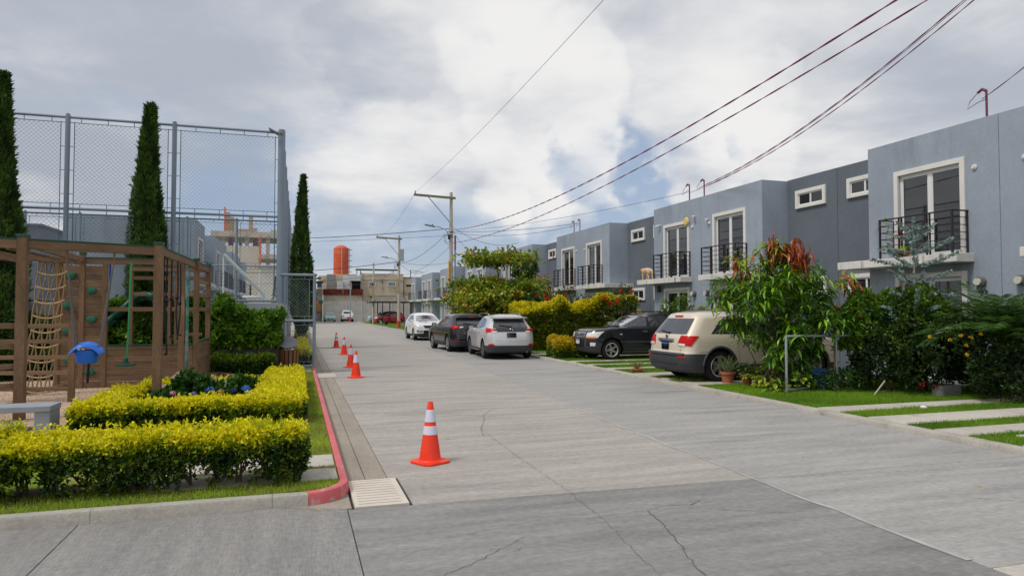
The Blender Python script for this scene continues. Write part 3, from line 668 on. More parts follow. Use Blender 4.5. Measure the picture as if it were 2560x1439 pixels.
ll = ['first, largest grey townhouse beyond the court, its blank end wall facing us', 'second grey townhouse beyond the court, red flowers under its balcony',
      'third grey townhouse beyond the court fence', 'fourth grey townhouse beyond the court fence', 'fifth grey townhouse beyond the court fence', 'sixth and farthest grey townhouse beyond the court fence']
for i, (ys_, dn) in enumerate(((34.8, 1), (46.1, -1), (46.1, 1), (57.4, -1), (57.4, 1), (68.7, -1))):
    make_house((-4.62, ys_, 0.08), -1, dn, ll[i], LG, detail=False)
b = MB(); b.box(-22, 50, 0, -15.6, 58, 7.1); b.box(-22.1, 49.9, 7.1, -15.5, 58.1, 7.25); o = b.build('far_house', M_wallD); tag(o, 'dark grey flat roofed house far left behind the court', 'house')
rect('court_surround', -24, 33.2, 0.3, 95, 0.115, M_pave)

# roof masts with service cable hooks, on the right row
def mast(x, y, z, lab):
    b = MB(); b.cyl((x, y, z - 0.4), (x, y, z + 0.62), 0.025, n=7)
    b.tube([(x, y, z + 0.6), (x - 0.02, y + 0.08, z + 0.66), (x - 0.04, y + 0.17, z + 0.6)], [0.035, 0.035, 0.03], 7)
    b.tube([(x - 0.04, y + 0.17, z + 0.6), (x - 0.06, y + 0.34, z + 0.45), (x - 0.06, y + 0.40, z + 0.30), (x, y + 0.2, z + 0.4), (x, y, z + 0.42)], 0.009, 4)
    o = b.build('service_mast', mat('mast_paint', (0.16, 0.045, 0.07), 0.6)); tag(o, lab, 'mast')
mast(14.42, 11.0, 6.0, 'service mast on the roof of the nearest townhouse')
mast(14.42, 21.9, 6.0, 'right one of two service masts on the roof above the dog ledge')
mast(14.42, 22.9, 6.0, 'left one of two service masts on the roof above the dog ledge')
mast(14.42, 33.6, 6.0, 'right one of two service masts on the roof behind the hedge')
mast(14.42, 34.4, 6.0, 'left one of two service masts on the roof behind the hedge')
mast(14.42, 9.6, 6.0, 'service mast at the far right edge of the roofs')
mast(14.42, 55.2, 6.0, 'distant service mast above the almond tree')

# cameras, lantern and ornaments fixed to the houses: small things of their own
def bullet(x, y, z, lab, dy=0.12):
    b = MB(); b.cyl((x, y, z), (x - 0.10, y, z), 0.03, n=8); b.cyl((x - 0.10, y - 0.02, z - 0.01), (x - 0.16, y + dy, z - 0.05), 0.04, n=10)
    o = b.build('security_camera', M_frame); tag(o, lab, 'security camera')
bullet(14.3, 24.9, 5.28, 'white security camera left of the balcony door above the dog ledge')
bullet(14.3, 22.35, 5.32, 'white security camera between the yellow disc and the roof seam', -0.12)
bullet(14.3, 21.5, 5.1, 'small white security camera right of the roof seam', -0.1)
b = MB(); b.lathe([(0.05, 0), (0.05, -0.05), (0.045, -0.09), (0.02, -0.11), (0, -0.11)], 12, (14.0, 25.4, 2.85), cap=False); o = b.build('dome_camera', M_frame); tag(o, 'white dome camera under the dog ledge', 'security camera')
b = MB(); b.lathe([(0.0, -0.05), (0.13, -0.045), (0.17, 0), (0.13, 0.03), (0.0, 0.035)], 20, (14.22, 22.83, 5.18), axis='x', cap=False)
o = b.build('wall_ornament', mat('yellow_cloth', (0.72, 0.52, 0.16), 0.8, bump=0.5, bscale=30)); tag(o, 'round pale yellow disc hung by the balcony door surround', 'ornament')
b = MB(); b.lathe([(0.0, 0.30), (0.03, 0.28), (0.10, 0.22), (0.10, 0.19), (0.08, 0.18), (0.08, 0.13), (0.10, 0.12), (0.10, 0.09), (0.08, 0.08), (0.08, 0.02), (0.05, 0.0), (0, 0)], 12, (14.12, 24.75, 2.50), cap=False)
b.cyl((14.12, 24.75, 2.78), (14.12, 24.75, 2.85), 0.01); o = b.build('lantern', M_rail); tag(o, 'black lantern hanging under the balcony left of the patio door', 'lantern')
# ================================================================== POWER POLES AND CABLES
M_pole = mat('pole_concrete', (0.46, 0.42, 0.36), 0.85, 0.2, var=0.12, vscale=2, stretch=(1, 1, 0.3), bump=0.3, bscale=30)
M_steelg = mat('grey_galvanised', (0.33, 0.36, 0.40), 0.5, 0.5, metal=0.2, var=0.08)
M_arm = mat('weathered_arm', (0.20, 0.20, 0.13), 0.8, var=0.15)
M_cable = mat('cable', (0.03, 0.03, 0.04), 0.6)
M_yel = mat('yellow_marker', (0.75, 0.42, 0.03), 0.6)
M_redp = mat('red_band', (0.50, 0.06, 0.05), 0.6, var=0.1)
def pole(x, y, h, lab, arm=2.4, lamp=True, redbase=False, box=False, grp='power poles along the right kerb'):
    r = empty('utility_pole', (x, y, 0)); tag(r, lab, 'power pole', grp)
    b = MB(); b.cyl((0, 0, -0.1), (0, 0, h), 0.155, 0.10, 14); b.build('pole_shaft', M_pole, r, smooth=True)
    if redbase:
        b = MB(); b.cyl((0, 0, 0.0), (0, 0, 0.75), 0.165, 0.162, 14); b.build('painted_base', M_redp, r, smooth=True)
    if arm:
        b = MB(); b.bar((0.25, -0.16, h - 0.38), (-arm, -0.16, h - 0.28), 0.10, 0.14); b.build('crossarm', M_arm, r)
        b = MB(); b.bar((-0.09, -0.15, h - 1.95), (-arm * 0.62, -0.15, h - 0.38), 0.05, 0.05); b.build('brace', M_steelg, r)
        b = MB(); b.lathe([(0.03, 0), (0.05, 0.03), (0.03, 0.06), (0.05, 0.09), (0.03, 0.12), (0.05, 0.15), (0.02, 0.2), (0, 0.2)], 10, (-arm + 0.08, -0.16, h - 0.21), cap=False); b.build('insulator', M_steelg, r, smooth=True)
    if lamp:
        b = MB(); z = h - 2.5; b.tube([(-0.1, 0, z - 0.25), (-0.35, 0, z + 0.12), (-0.8, 0, z + 0.28), (-1.1, 0, z + 0.28)], 0.028, 7); b.build('lamp_arm', M_steelg, r)
        b = MB(); b.add([(-1.05, -0.09, z + 0.24), (-1.05, 0.09, z + 0.24), (-1.70, 0.12, z + 0.36), (-1.70, -0.12, z + 0.36), (-1.05, -0.07, z + 0.33), (-1.05, 0.07, z + 0.33), (-1.66, 0.09, z + 0.43), (-1.66, -0.09, z + 0.43)],
              [(0, 3, 2, 1), (4, 5, 6, 7), (0, 1, 5, 4), (1, 2, 6, 5), (2, 3, 7, 6), (3, 0, 4, 7)]); b.cyl((-1.2, 0, z + 0.33), (-1.2, 0, z + 0.44), 0.05, n=8); b.build('lamp_head', M_meter, r, bevel=0.01)
    b = MB(); z = h - 2.85
    for q in (0, 0.12, 0.3): b.cyl((0, 0, z + q), (0, 0, z + q + 0.035), 0.145, n=12)
    b.box(-0.22, -0.16, z - 0.15, -0.10, -0.04, z + 0.15); b.tube([(-0.2, -0.1, z + 0.2), (-0.42, -0.14, z + 0.0), (-0.36, -0.14, z - 0.4), (-0.15, -0.12, z - 0.5)], 0.014, 5)
    b.tube([(-0.2, -0.1, z + 0.1), (-0.5, -0.1, z + 0.2), (-0.45, -0.1, z - 0.3), (-0.12, -0.1, z - 0.3)], 0.012, 5); b.build('cable_clamps', M_cable, r)
    b = MB(); b.box(-0.19, -0.17, 3.45, -0.13, -0.05, 4.9); b.build('marker_plate', M_yel, r)
    if box:
        b = MB(); b.box(0.0, -0.36, h - 2.5, 0.42, -0.13, h - 1.35); b.build('meter_box', M_steelg, r, bevel=0.02)
    return r
pole(9.25, 42.2, 9.25, 'tallest and nearest concrete power pole, with grey cross arm and street light')
pole(9.3, 65.7, 9.0, 'middle power pole with red painted base and white box', arm=2.2, redbase=True, box=True)
pole(9.3, 88.9, 7.9, 'farthest bare power pole beside the carport', arm=0, lamp=True)
b = MB(); b.cyl((9.52, 42.2, 0), (9.52, 42.2, 5.6), 0.05, n=8); o = b.build('conduit', M_steelg); tag(o, 'thin grey conduit rising beside the nearest power pole', 'conduit')
b = MB(); b.cyl((9.52, 42.2, 5.6), (9.52, 42.2, 6.45), 0.06, n=8); b.cyl((9.52, 42.2, 6.45), (9.52, 42.2, 6.5), 0.08, n=8); o = b.build('service_pipe', M_redp); tag(o, 'short red pipe on top of the conduit by the nearest pole', 'pipe')
b = MB(); b.cyl((7.5, 104.0, 0), (7.5, 104.0, 5.3), 0.10, 0.08, n=10); o = b.build('lamp_post', M_steelg, smooth=True); tag(o, 'slim grey post with red foot near the end wall', 'post')
b = MB(); b.cyl((7.5, 104.0, 0), (7.5, 104.0, 0.7), 0.125, n=10); q = b.build('painted_base', M_redp, o)
b = MB(); b.tube([(7.5, 104.0, 5.3), (7.4, 104.0, 5.6), (7.4, 104.0, 5.9)], 0.04, 6); b.build('bracket', M_redp, o)

def cable(pts3, r, lab, n=4, m=None, grp='overhead cables'):
    """cable through three heights (start, middle, end) above a straight ground line"""
    (a, c), zs = pts3; Q = []
    for i in range(37):
        s = i / 36; z0, z1, z2 = zs; k2 = 2 * (z0 + z2 - 2 * z1); k1 = z2 - z0 - k2
        Q.append((a[0] + (c[0] - a[0]) * s, a[1] + (c[1] - a[1]) * s, z0 + k1 * s + k2 * s * s))
    b = MB(); b.tube(Q, r, n); o = b.build('power_cable', m or M_cable); tag(o, lab, 'cable', grp)
M_cab2 = mat('plum_cable', (0.24, 0.03, 0.13), 0.55)
def twist(pts3, r, lab):
    """bundled service cable: two cores wound round each other"""
    (a, c), zs = pts3; b = MB(); L = math.hypot(c[0] - a[0], c[1] - a[1]); n = int(L / 0.22)
    for ph in (0, math.pi):
        Q = []
        for i in range(n + 1):
            s = i / n; z0, z1, z2 = zs; k2 = 2 * (z0 + z2 - 2 * z1); k1 = z2 - z0 - k2; t = i * 0.9 + ph
            Q.append((a[0] + (c[0] - a[0]) * s + r * math.cos(t), a[1] + (c[1] - a[1]) * s, z0 + k1 * s + k2 * s * s + r * math.sin(t)))
        b.tube(Q, r, 4)
    o = b.build('power_cable', M_cab2); tag(o, lab, 'cable', 'overhead cables')
twist((((9.25, 42.0), (9.3, -4)), (6.84, 6.15, 8.51)), 0.011, 'upper thick cable from the nearest pole over the road to the top right')
twist((((9.25, 42.0), (9.3, -4)), (6.02, 5.76, 8.21)), 0.009, 'lower thick cable from the nearest pole over the road to the top right')
twist((((14.4, 21.9), (9.3, -4)), (6.42, 7.76, 12.2)), 0.009, 'upper of the steep cables from the roof masts to the top edge')
twist((((14.4, 21.9), (9.3, -4)), (6.36, 7.60, 12.0)), 0.008, 'middle of the steep cables from the roof masts to the top edge')
cable((((14.4, 22.9), (9.35, -4)), (6.3, 7.55, 12.1)), 0.008, 'thin cable below the steep bundle from the roof masts', m=M_cab2)
twist((((14.42, 11.1), (9.3, -4)), (6.45, 9.7, 17.0)), 0.007, 'short cable rising from the mast on the nearest roof')
cable((((6.9, 42.05), (6.9, -4)), (9.08, 9.05, 10.2)), 0.008, 'single thin high voltage wire crossing the whole sky')
cable((((6.9, 42.05), (7.15, 65.6)), (9.08, 8.3, 8.8)), 0.008, 'thin high wire between the ends of the two cross arms')
cable((((9.25, 42.1), (-15, 60)), (6.95, 6.75, 7.6)), 0.020, 'thick dark cable going left from the nearest pole behind the cypress')
cable((((9.25, 42.1), (-15, 64)), (6.5, 6.7, 7.4)), 0.010, 'thin cable going left from the nearest pole')
cable((((9.25, 42.2), (9.3, 65.6)), (6.95, 6.1, 6.35)), 0.018, 'sagging cable between the first and second poles')
cable((((9.25, 42.2), (9.3, 65.6)), (5.9, 5.0, 5.2)), 0.012, 'lower sagging cable between the first and second poles')
cable((((9.25, 65.7), (-14, 84)), (6.45, 5.7, 6.3)), 0.03, 'thick cable going left from the second pole')
cable((((9.25, 65.7), (-14, 86)), (5.4, 4.6, 5.2)), 0.016, 'thin cable going left from the second pole, over the orange tank')
cable((((9.3, 65.7), (9.3, 88.8)), (6.4, 5.4, 5.5)), 0.02, 'sagging cable between the second and third poles')
cable((((9.3, 65.7), (14.4, 78)), (6.35, 5.7, 6.4)), 0.016, 'service cable from the second pole to the far roofs')
cable((((9.3, 65.7), (14.4, 55.2)), (6.4, 5.9, 6.4)), 0.014, 'service cable from the second pole back to a roof mast')
cable((((9.3, 42.2), (14.42, 33.6)), (6.75, 6.45, 6.45)), 0.012, 'service cable from the nearest pole to the mast behind the hedge')
cable((((9.3, 42.2), (14.42, 34.4)), (6.7, 6.2, 6.4)), 0.010, 'second service cable from the nearest pole to the hedge side mast')
cable((((9.58, 42.2), (14.42, 22.9)), (6.8, 6.35, 6.35)), 0.008, 'long thin service cable to the masts above the dog ledge')
cable((((9.3, 42.2), (14.42, 44.5)), (7.1, 6.2, 6.4)), 0.012, 'service cable from the nearest pole down to the roof behind the almond tree')
cable((((9.3, 42.2), (14.42, 55.2)), (6.9, 6.3, 6.45)), 0.012, 'service cable from the nearest pole to the roof mast far back')
cable((((9.3, 88.8), (-12, 98)), (5.3, 4.7, 5.2)), 0.02, 'far cable going left from the third pole')

# ================================================================== SPORTS COURT
M_tube = mat('blue_grey_tube', (0.215, 0.265, 0.335), 0.45, 0.5, metal=0.1, var=0.08, vscale=2)
M_teal = mat('teal_grey_rod', (0.06, 0.15, 0.17), 0.5, 0.5)
M_mesh = mat('chain_link', (0.13, 0.17, 0.21), 0.5, 0.5, metal=0.2)
M_cwall = mat('court_wall_render', (0.37, 0.39, 0.42), 0.85, 0.2, var=0.06, vscale=1, bump=0.2, bscale=50)
def chain(b, o, u, W, z0, z1, pitch, t):
    """diagonal wires of a chain-link panel: origin o, unit direction u, width W, heights z0..z1"""
    H = z1 - z0
    for s in (1, -1):
        k = -H
        while k < W:
            a0, a1 = max(0, k), min(W, k + H)
            if a1 - a0 > 0.02:
                za, zb = (z0 + (a0 - k), z0 + (a1 - k)) if s > 0 else (z1 - (a0 - k), z1 - (a1 - k))
                off = 0.003 * s
                b.tube([(o[0] + u[0] * a0 - u[1] * off, o[1] + u[1] * a0 + u[0] * off, za), (o[0] + u[0] * a1 - u[1] * off, o[1] + u[1] * a1 + u[0] * off, zb)], t, 3, cap=False)
            k += pitch
def rods(b, o, u, a0, a1, zc, step, dz, r=0.009):
    """thin lacing rod parallel to a rail, tied back to it by short stubs"""
    P = lambda a, z: (o[0] + u[0] * a, o[1] + u[1] * a, z)
    b.cyl(P(a0, zc + dz), P(a1, zc + dz), r, n=5)
    a = a0 + step / 2
    while a < a1: b.cyl(P(a, zc), P(a, zc + dz), r, n=4); a += step
def court_fence(name, o, u, posts, z0, ztop, zmid, lab, pitch=0.108, t=0.0036, mids=()):
    r = empty(name, (0, 0, 0)); tag(r, lab, 'fence')
    P = lambda a, z: (o[0] + u[0] * a, o[1] + u[1] * a, z)
    for i, a in enumerate(posts):
        b = MB(); b.cyl(P(a, z0), P(a, ztop + 0.05), 0.062 if i else 0.085, n=12); b.cyl(P(a, ztop + 0.05), P(a, ztop + 0.09), 0.05 if i else 0.07, n=12); b.build('post', M_tube, r, smooth=True)
        if i or True:
            b = MB()
            for sgn in (-1, 1):
                c = a + sgn * 0.155
                if c < 0 or c > posts[-1] + 0.2: continue
                b.cyl(P(c, z0), P(c, ztop - 0.12), 0.010, n=4); z = z0 + 0.35
                while z < ztop - 0.2: b.cyl(P(a, z), P(c, z), 0.008, n=4); z += 0.62
            b.build('lacing_rods', M_teal, r)['kind'] = 'stuff'
    for (a, c) in zip(posts, posts[1:]):
        for z in [ztop, zmid, z0 + 0.06] + list(mids):
            b = MB(); b.cyl(P(a + 0.05, z), P(c - 0.05, z), 0.036, n=8); b.build('rail', M_tube, r, smooth=True)
        b = MB(); rods(b, o, u, a + 0.05, c - 0.05, ztop, 0.62, -0.14); rods(b, o, u, a + 0.05, c - 0.05, zmid, 0.62, 0.13); rods(b, o, u, a + 0.05, c - 0.05, zmid, 0.62, -0.13); b.build('lacing_rods', M_teal, r)['kind'] = 'stuff'
        b = MB(); chain(b, P(a + 0.155, 0)[:2], u, c - a - 0.31, zmid + 0.13, ztop - 0.14, pitch, t); chain(b, P(a + 0.155, 0)[:2], u, c - a - 0.31, z0 + 0.06, zmid - 0.13, pitch, t)
        q = b.build('chain_link_mesh', M_mesh, r); q['kind'] = 'stuff'
    return r
CX0, CY0, CY1 = -0.46, 20.3, 37.6
b = MB(); b.box(-18, CY0 - 0.08, 0.05, CX0 + 0.06, CY0 + 0.08, 1.98); o = b.build('court_wall', M_cwall, bevel=0.01); tag(o, 'low grey rendered wall under the front of the court fence', 'wall')
b = MB(); b.box(CX0 - 0.06, CY0 + 0.08, 0.05, CX0 + 0.06, CY1 + 8, 1.98); o = b.build('court_wall', M_cwall, bevel=0.01); tag(o, 'grey court wall running back beside the cypress', 'wall')
b = MB(); b.box(-18, 33.0 - 0.08, 0.05, CX0 - 0.07, 33.0 + 0.08, 1.0); o = b.build('court_wall', M_cwall); tag(o, 'far grey wall across the back of the court', 'wall')
rect('court_floor', -18, CY0 + 0.08, CX0 - 0.06, 32.9, 0.115, mat('court_green', (0.10, 0.16, 0.13), 0.8, var=0.1, world=True))
court_fence('court_fence', (CX0 - 0.03, CY0), (-1, 0), [0, 2.75, 5.28, 7.8, 10.3, 12.8], 1.98, 6.82, 4.42, 'tall chain link fence across the front of the sports court')
court_fence('court_fence', (CX0, CY0), (0, 1), [0, 2.6, 5.2, 7.8, 10.4, 13.0, 15.6, 18.2, 20.8, 23.4], 1.98, 6.82, 4.42, 'tall fence running back from the corner post, seen edge on', pitch=0.15)
court_fence('court_fence', (CX0 - 0.1, 33.0), (-1, 0), [0.3, 2.1, 4.15, 6.25, 8.3, 10.3, 12.3], 1.0, 5.85, 3.78, 'second chain link fence across the back of the sports court', pitch=0.2, t=0.004)
# floodlight at the corner post
b = MB(); b.cyl((-0.45, 20.22, 6.78), (-0.62, 20.1, 6.76), 0.025, n=6); b.add([(-0.58, 20.0, 6.76), (-0.58, 20.2, 6.76), (-0.82, 20.2, 6.88), (-0.82, 20.0, 6.88), (-0.55, 20.0, 6.70), (-0.55, 20.2, 6.70), (-0.79, 20.2, 6.82), (-0.79, 20.0, 6.82)],
  [(0, 3, 2, 1), (4, 5, 6, 7), (0, 1, 5, 4), (1, 2, 6, 5), (2, 3, 7, 6), (3, 0, 4, 7)]); o = b.build('floodlight', M_meter); tag(o, 'small floodlight bracketed to the top of the corner post', 'floodlight')
# white goal frame inside the court
b = MB(); b.cyl((-2.9, 30, 4.05), (-1.4, 30.5, 2.5), 0.075, n=10); b.cyl((-1.4, 30.5, 2.5), (-1.4, 30.5, 0.12), 0.075, n=10); b.cyl((-2.2, 30.5, 2.32), (-1.4, 30.5, 2.32), 0.06, n=8); b.cyl((-2.9, 30, 4.05), (-2.9, 30, 0.12), 0.03, n=8)
o = b.build('goal_frame', M_frame, smooth=True); tag(o, 'white tubular frame with a long sloping bar inside the court', 'goal frame')

# gate standing open beside the corner
g = empty('court_gate', (-0.44, 20.2, 0)); tag(g, 'open chain link gate leaf between the corner post and red kerb', 'gate')
b = MB(); x0, x1, z0, z1 = 0.09, 0.90, 0.17, 2.78
b.cyl((x1, 0, z0), (x1, 0, z1), 0.045, n=10); b.cyl((0.0, 0, z1), (x1, 0, z1), 0.036, n=10); b.cyl((0.0, 0, 1.48), (x1, 0, 1.48), 0.036, n=10); b.cyl((x0, 0, z0 + 0.03), (x1, 0, z0 + 0.03), 0.036, n=10); b.cyl((x0, 0, z0), (x0, 0, z1), 0.018, n=8)
b.build('gate_frame', M_tube, g, smooth=True)
b = MB(); rods(b, (0, 0), (1, 0), 0.1, 0.85, z1, 0.35, -0.12); rods(b, (0, 0), (1, 0), 0.1, 0.85, 1.48, 0.35, 0.12); rods(b, (0, 0), (1, 0), 0.1, 0.85, 1.48, 0.35, -0.12); rods(b, (0, 0), (1, 0), 0.1, 0.85, z0 + 0.03, 0.35, 0.12)
b.cyl((0.76, 0, 0.3), (0.76, 0, 2.66), 0.009, n=4); b.cyl((0.17, 0, 0.3), (0.17, 0, 2.66), 0.009, n=4)
for z in (0.7, 1.1, 1.9, 2.3): b.cyl((0.76, 0, z), (0.86, 0, z), 0.008, n=4)
b.build('lacing_rods', M_tube, g)['kind'] = 'stuff'
b = MB(); chain(b, (0.17, 0), (1, 0), 0.59, 1.60, 2.66, 0.10, 0.0034); chain(b, (0.17, 0), (1, 0), 0.59, 0.32, 1.36, 0.10, 0.0034); q = b.build('chain_link_mesh', M_mesh, g); q['kind'] = 'stuff'

# litter bin of brown slats with a tilted round lid
g = empty('litter_bin', (-0.22, 19.75, 0.10)); tag(g, 'round litter bin of brown slats with its grey lid tipped open', 'litter bin')
M_slat = mat('brown_slat', (0.20, 0.085, 0.035), 0.6, 0.35, var=0.15, stretch=(1, 1, 0.2), vscale=6)
ns = 14; r0 = 0.235
for k in range(ns):
    a = 2 * math.pi * k / ns; b = MB(); c, s = math.cos(a), math.sin(a); w_ = 0.040
    vs = [(c * (r + 0) - s * q, s * (r + 0) + c * q, z) for r, q, z in ((r0, -w_, 0.02), (r0, w_, 0.02), (r0 + 0.02, w_, 0.02), (r0 + 0.02, -w_, 0.02), (r0 + 0.012, -w_, 0.60), (r0 + 0.012, w_, 0.60), (r0 + 0.032, w_, 0.60), (r0 + 0.032, -w_, 0.60))]
    b.add(vs, [(0, 3, 2, 1), (4, 5, 6, 7), (0, 1, 5, 4), (1, 2, 6, 5), (2, 3, 7, 6), (3, 0, 4, 7)]); b.build('slat', M_slat, g, bevel=0.004)
b = MB(); b.lathe([(0.0, 0.0), (r0 - 0.01, 0.0), (r0 - 0.006, 0.60), (r0 - 0.02, 0.60), (r0 - 0.025, 0.05), (0, 0.05)], 24, cap=False); b.build('liner', M_rail, g, smooth=True)
b = MB(); b.lathe([(0, -0.01), (0.27, -0.012), (0.285, 0.0), (0.27, 0.012), (0.14, 0.03), (0, 0.035)], 28, cap=False); q = b.build('lid', mat('lid_metal', (0.20, 0.20, 0.23), 0.45, 0.5, metal=0.2, var=0.1), g, smooth=True)
q.location = (-0.05, 0.10, 0.80); q.rotation_euler = (R(32), R(4), 0)
b = MB(); b.bar((-0.04, 0.24, 0.55), (-0.04, 0.26, 0.92), 0.03, 0.03); b.build('hinge', M_rail, g)
b = MB()
for k in range(7): b.lathe([(0, 0), (0.05, 0.01), (0.06, 0.05), (0.03, 0.08), (0, 0.08)], 6, (jit(0.13), jit(0.13), 0.54 + jit(0.02)), cap=False)
q = b.build('litter', mat('mixed_litter', (0.6, 0.5, 0.4), 0.8, var=0.5, vscale=8), g)

# ================================================================== PLAY FRAME
M_wood = mat('brown_stained_timber', (0.185, 0.112, 0.064), 0.72, 0.3, var=0.26, vscale=5, fine=0.22, stretch=(1, 1, 0.25), bump=0.4, bscale=30, rnd=0.14, c2=(0.30, 0.19, 0.11), c2scale=4, c2range=(0.6, 0.8), c2stretch=(1, 1, 0.2))
M_woodh = mat('brown_stained_plank', (0.195, 0.122, 0.072), 0.72, 0.3, var=0.26, vscale=5, fine=0.22, stretch=(0.25, 1, 2), bump=0.4, bscale=30, rnd=0.16, c2=(0.30, 0.19, 0.11), c2scale=4, c2range=(0.62, 0.8), c2stretch=(0.3, 1, 2))
M_green = mat('green_plastic', (0.012, 0.14, 0.085), 0.4, 0.5)
M_dgreen = mat('dark_green_cap', (0.006, 0.07, 0.045), 0.5, 0.4)
M_rope = mat('natural_rope', (0.52, 0.38, 0.22), 0.9, 0.1, bump=0.6, bscale=90, var=0.15)
M_blk = mat('black_rope', (0.018, 0.018, 0.024), 0.8, 0.2)
pf = empty('play_frame', (-3.2, 15, 0.10)); tag(pf, 'large brown timber play frame with climbing wall, nets and swings', 'play frame')
O = Vector((3.2, -15, -0.10))
def P_(x, y, z): return (x + O.x, y + O.y, z + O.z)
def wpost(x, y, z0, z1, w_=0.115, cap=True, name='post'):
    b = MB(); b.box(*P_(x - w_ / 2, y - w_ / 2, z0), *P_(x + w_ / 2, y + w_ / 2, z1)); b.build(name, M_wood, pf, bevel=0.006)
    if cap: b = MB(); b.box(*P_(x - w_ / 2 - 0.01, y - w_ / 2 - 0.01, z1), *P_(x + w_ / 2 + 0.01, y + w_ / 2 + 0.01, z1 + 0.045)); b.build('post_cap', M_dgreen, pf, bevel=0.004)
def wbeam(a, c, h=0.12, w_=0.06, name='beam', green=False, m=None):
    b = MB(); b.bar(P_(*a), P_(*c), w_, h); b.build(name, m or M_woodh, pf, bevel=0.005)
    if green:
        b = MB(); b.bar(P_(a[0], a[1], a[2] + h / 2 + 0.012), P_(c[0], c[1], c[2] + h / 2 + 0.012), w_ + 0.02, 0.02); b.build('beam_cover', M_dgreen, pf)
Lp, Mp = (-4.03, 12.2), (-2.28, 12.95)
for x, y, z1 in ((*Lp, 2.9), (*Mp, 2.9)): wpost(x, y, 0.05, z1, 0.135)
for x, y in ((-2.36, 16.0), (-2.17, 16.72), (-2.18, 18.9)): wpost(x, y, 0.05, 2.90, 0.11)
wbeam((Lp[0], Lp[1], 2.79), (Mp[0], Mp[1], 2.79), 0.14, 0.06, green=True)
wbeam((Mp[0], Mp[1], 2.80), (-2.18, 18.9, 2.80), 0.13, 0.06, green=True)
wbeam((Lp[0] + 0.02, Lp[1], 2.82), (-4.41, 16.72, 2.86), 0.12, 0.06)
wbeam((-4.9, 16.70, 2.84), (-2.17, 16.70, 2.84), 0.12, 0.06, green=True)
wbeam((-7.2, 10.8, 2.79), (Lp[0], Lp[1], 2.79), 0.14, 0.06, green=True)
wbeam((-6.6, 14.8, 2.80), (-4.3, 16.0, 2.80), 0.12, 0.06)
for k in range(7):
    f = k / 6; a = (-6.7 + 2.5 * f, 11.1 + 1.0 * f, 2.72); wbeam(a, (a[0] - 0.35 + 0.3 * f, a[1] + 3.7, 2.72), 0.04, 0.045, 'monkey_bar')
# climbing wall: boards between three posts
for x in (-4.86, -4.41, -3.98): wpost(x, 16.70, 0.05, 2.98 if x == -4.41 else 2.78, 0.10, cap=(x == -4.41))
for (xa, xb, top) in ((-4.81, -4.46, 2.74), (-4.36, -4.03, 2.74)):
    z = 0.10; k = 0
    while z < top - 0.05:
        h = min(0.165, top - z); b = MB(); b.box(*P_(xa, 16.67 + jit(0.004), z), *P_(xb, 16.70, z + h - 0.008)); b.build('plank', M_woodh, pf, bevel=0.003); z += h
for x, z in ((-4.61, 2.52), (-4.22, 2.20), (-4.67, 1.88), (-4.22, 1.58), (-4.66, 1.34), (-4.65, 0.72), (-4.22, 0.46)):
    b = MB(); n = 9; pr = [(0.115 * random.uniform(0.7, 1.15), 0.085 * random.uniform(0.7, 1.1)) for _ in range(n)]
    ring = lambda s, y: [P_(x + pr[k][0] * s * math.cos(6.283 * k / n), 16.665 - y, z + pr[k][1] * s * math.sin(6.283 * k / n)) for k in range(n)]
    vs = ring(1, 0) + ring(0.85, 0.05) + ring(0.35, 0.062); b.add(vs, [tuple(2 * n + k for k in range(n))] + [(i * n + k, i * n + (k + 1) % n, (i + 1) * n + (k + 1) % n, (i + 1) * n + k) for i in range(2) for k in range(n)])
    b.build('climbing_hold', M_green, pf, smooth=True, sharp=50)
# low boarded walls round the deck
def boards(x0, y0, x1, y1, z0, z1, h=0.138, up=False):
    z = z0
    while z < z1 - 0.03:
        hh = min(h, z1 - z); b = MB(); o_ = jit(0.004); b.bar(P_(x0 + (o_ if x0 == x1 else 0), y0 + (o_ if y0 == y1 else 0), z + hh / 2), P_(x1 + (o_ if x0 == x1 else 0), y1 + (o_ if y0 == y1 else 0), z + hh / 2), 0.028, hh - 0.007); b.build('plank', M_woodh, pf, bevel=0.003); z += h
    b = MB(); b.bar(P_(x0, y0, z1 + 0.02), P_(x1, y1, z1 + 0.02), 0.07, 0.03); b.build('wall_cap', M_dgreen, pf)
boards(-3.93, 16.68, -2.23, 16.68, 0.10, 1.00)
boards(-2.16, 16.78, -2.17, 18.85, 0.10, 1.05)
for x in (-3.07, ): wpost(x, 16.72, 0.05, 1.0, 0.06, cap=False)
wpost(-2.16, 17.8, 0.10, 1.02, 0.05, cap=False, name='stud')
# back of the tower
for x in (-3.92, -3.05, -2.9): wpost(x, 18.85, 0.05, 2.85, 0.09)
for z, h in ((2.58, 0.09), (2.18, 0.09)): wbeam((-3.92, 18.84, z), (-2.2, 18.84, z), h, 0.04, 'rail')
wbeam((-3.98, 16.72, 1.80), (-2.17, 16.72, 1.80), 0.09, 0.06, 'rail')
wbeam((-2.17, 16.72, 1.80), (-2.18, 18.9, 1.80), 0.09, 0.06, 'rail')
for z in (2.45, 2.12): wbeam((-2.17, 16.75, z), (-2.18, 18.9, z), 0.08, 0.04, 'rail')
wbeam((-3.95, 18.80, 2.80), (-2.2, 18.80, 2.80), 0.11, 0.05, green=True)
wbeam((-2.5, 17.9, 1.20), (-2.18, 17.9, 1.20), 0.08, 0.04, 'rail')
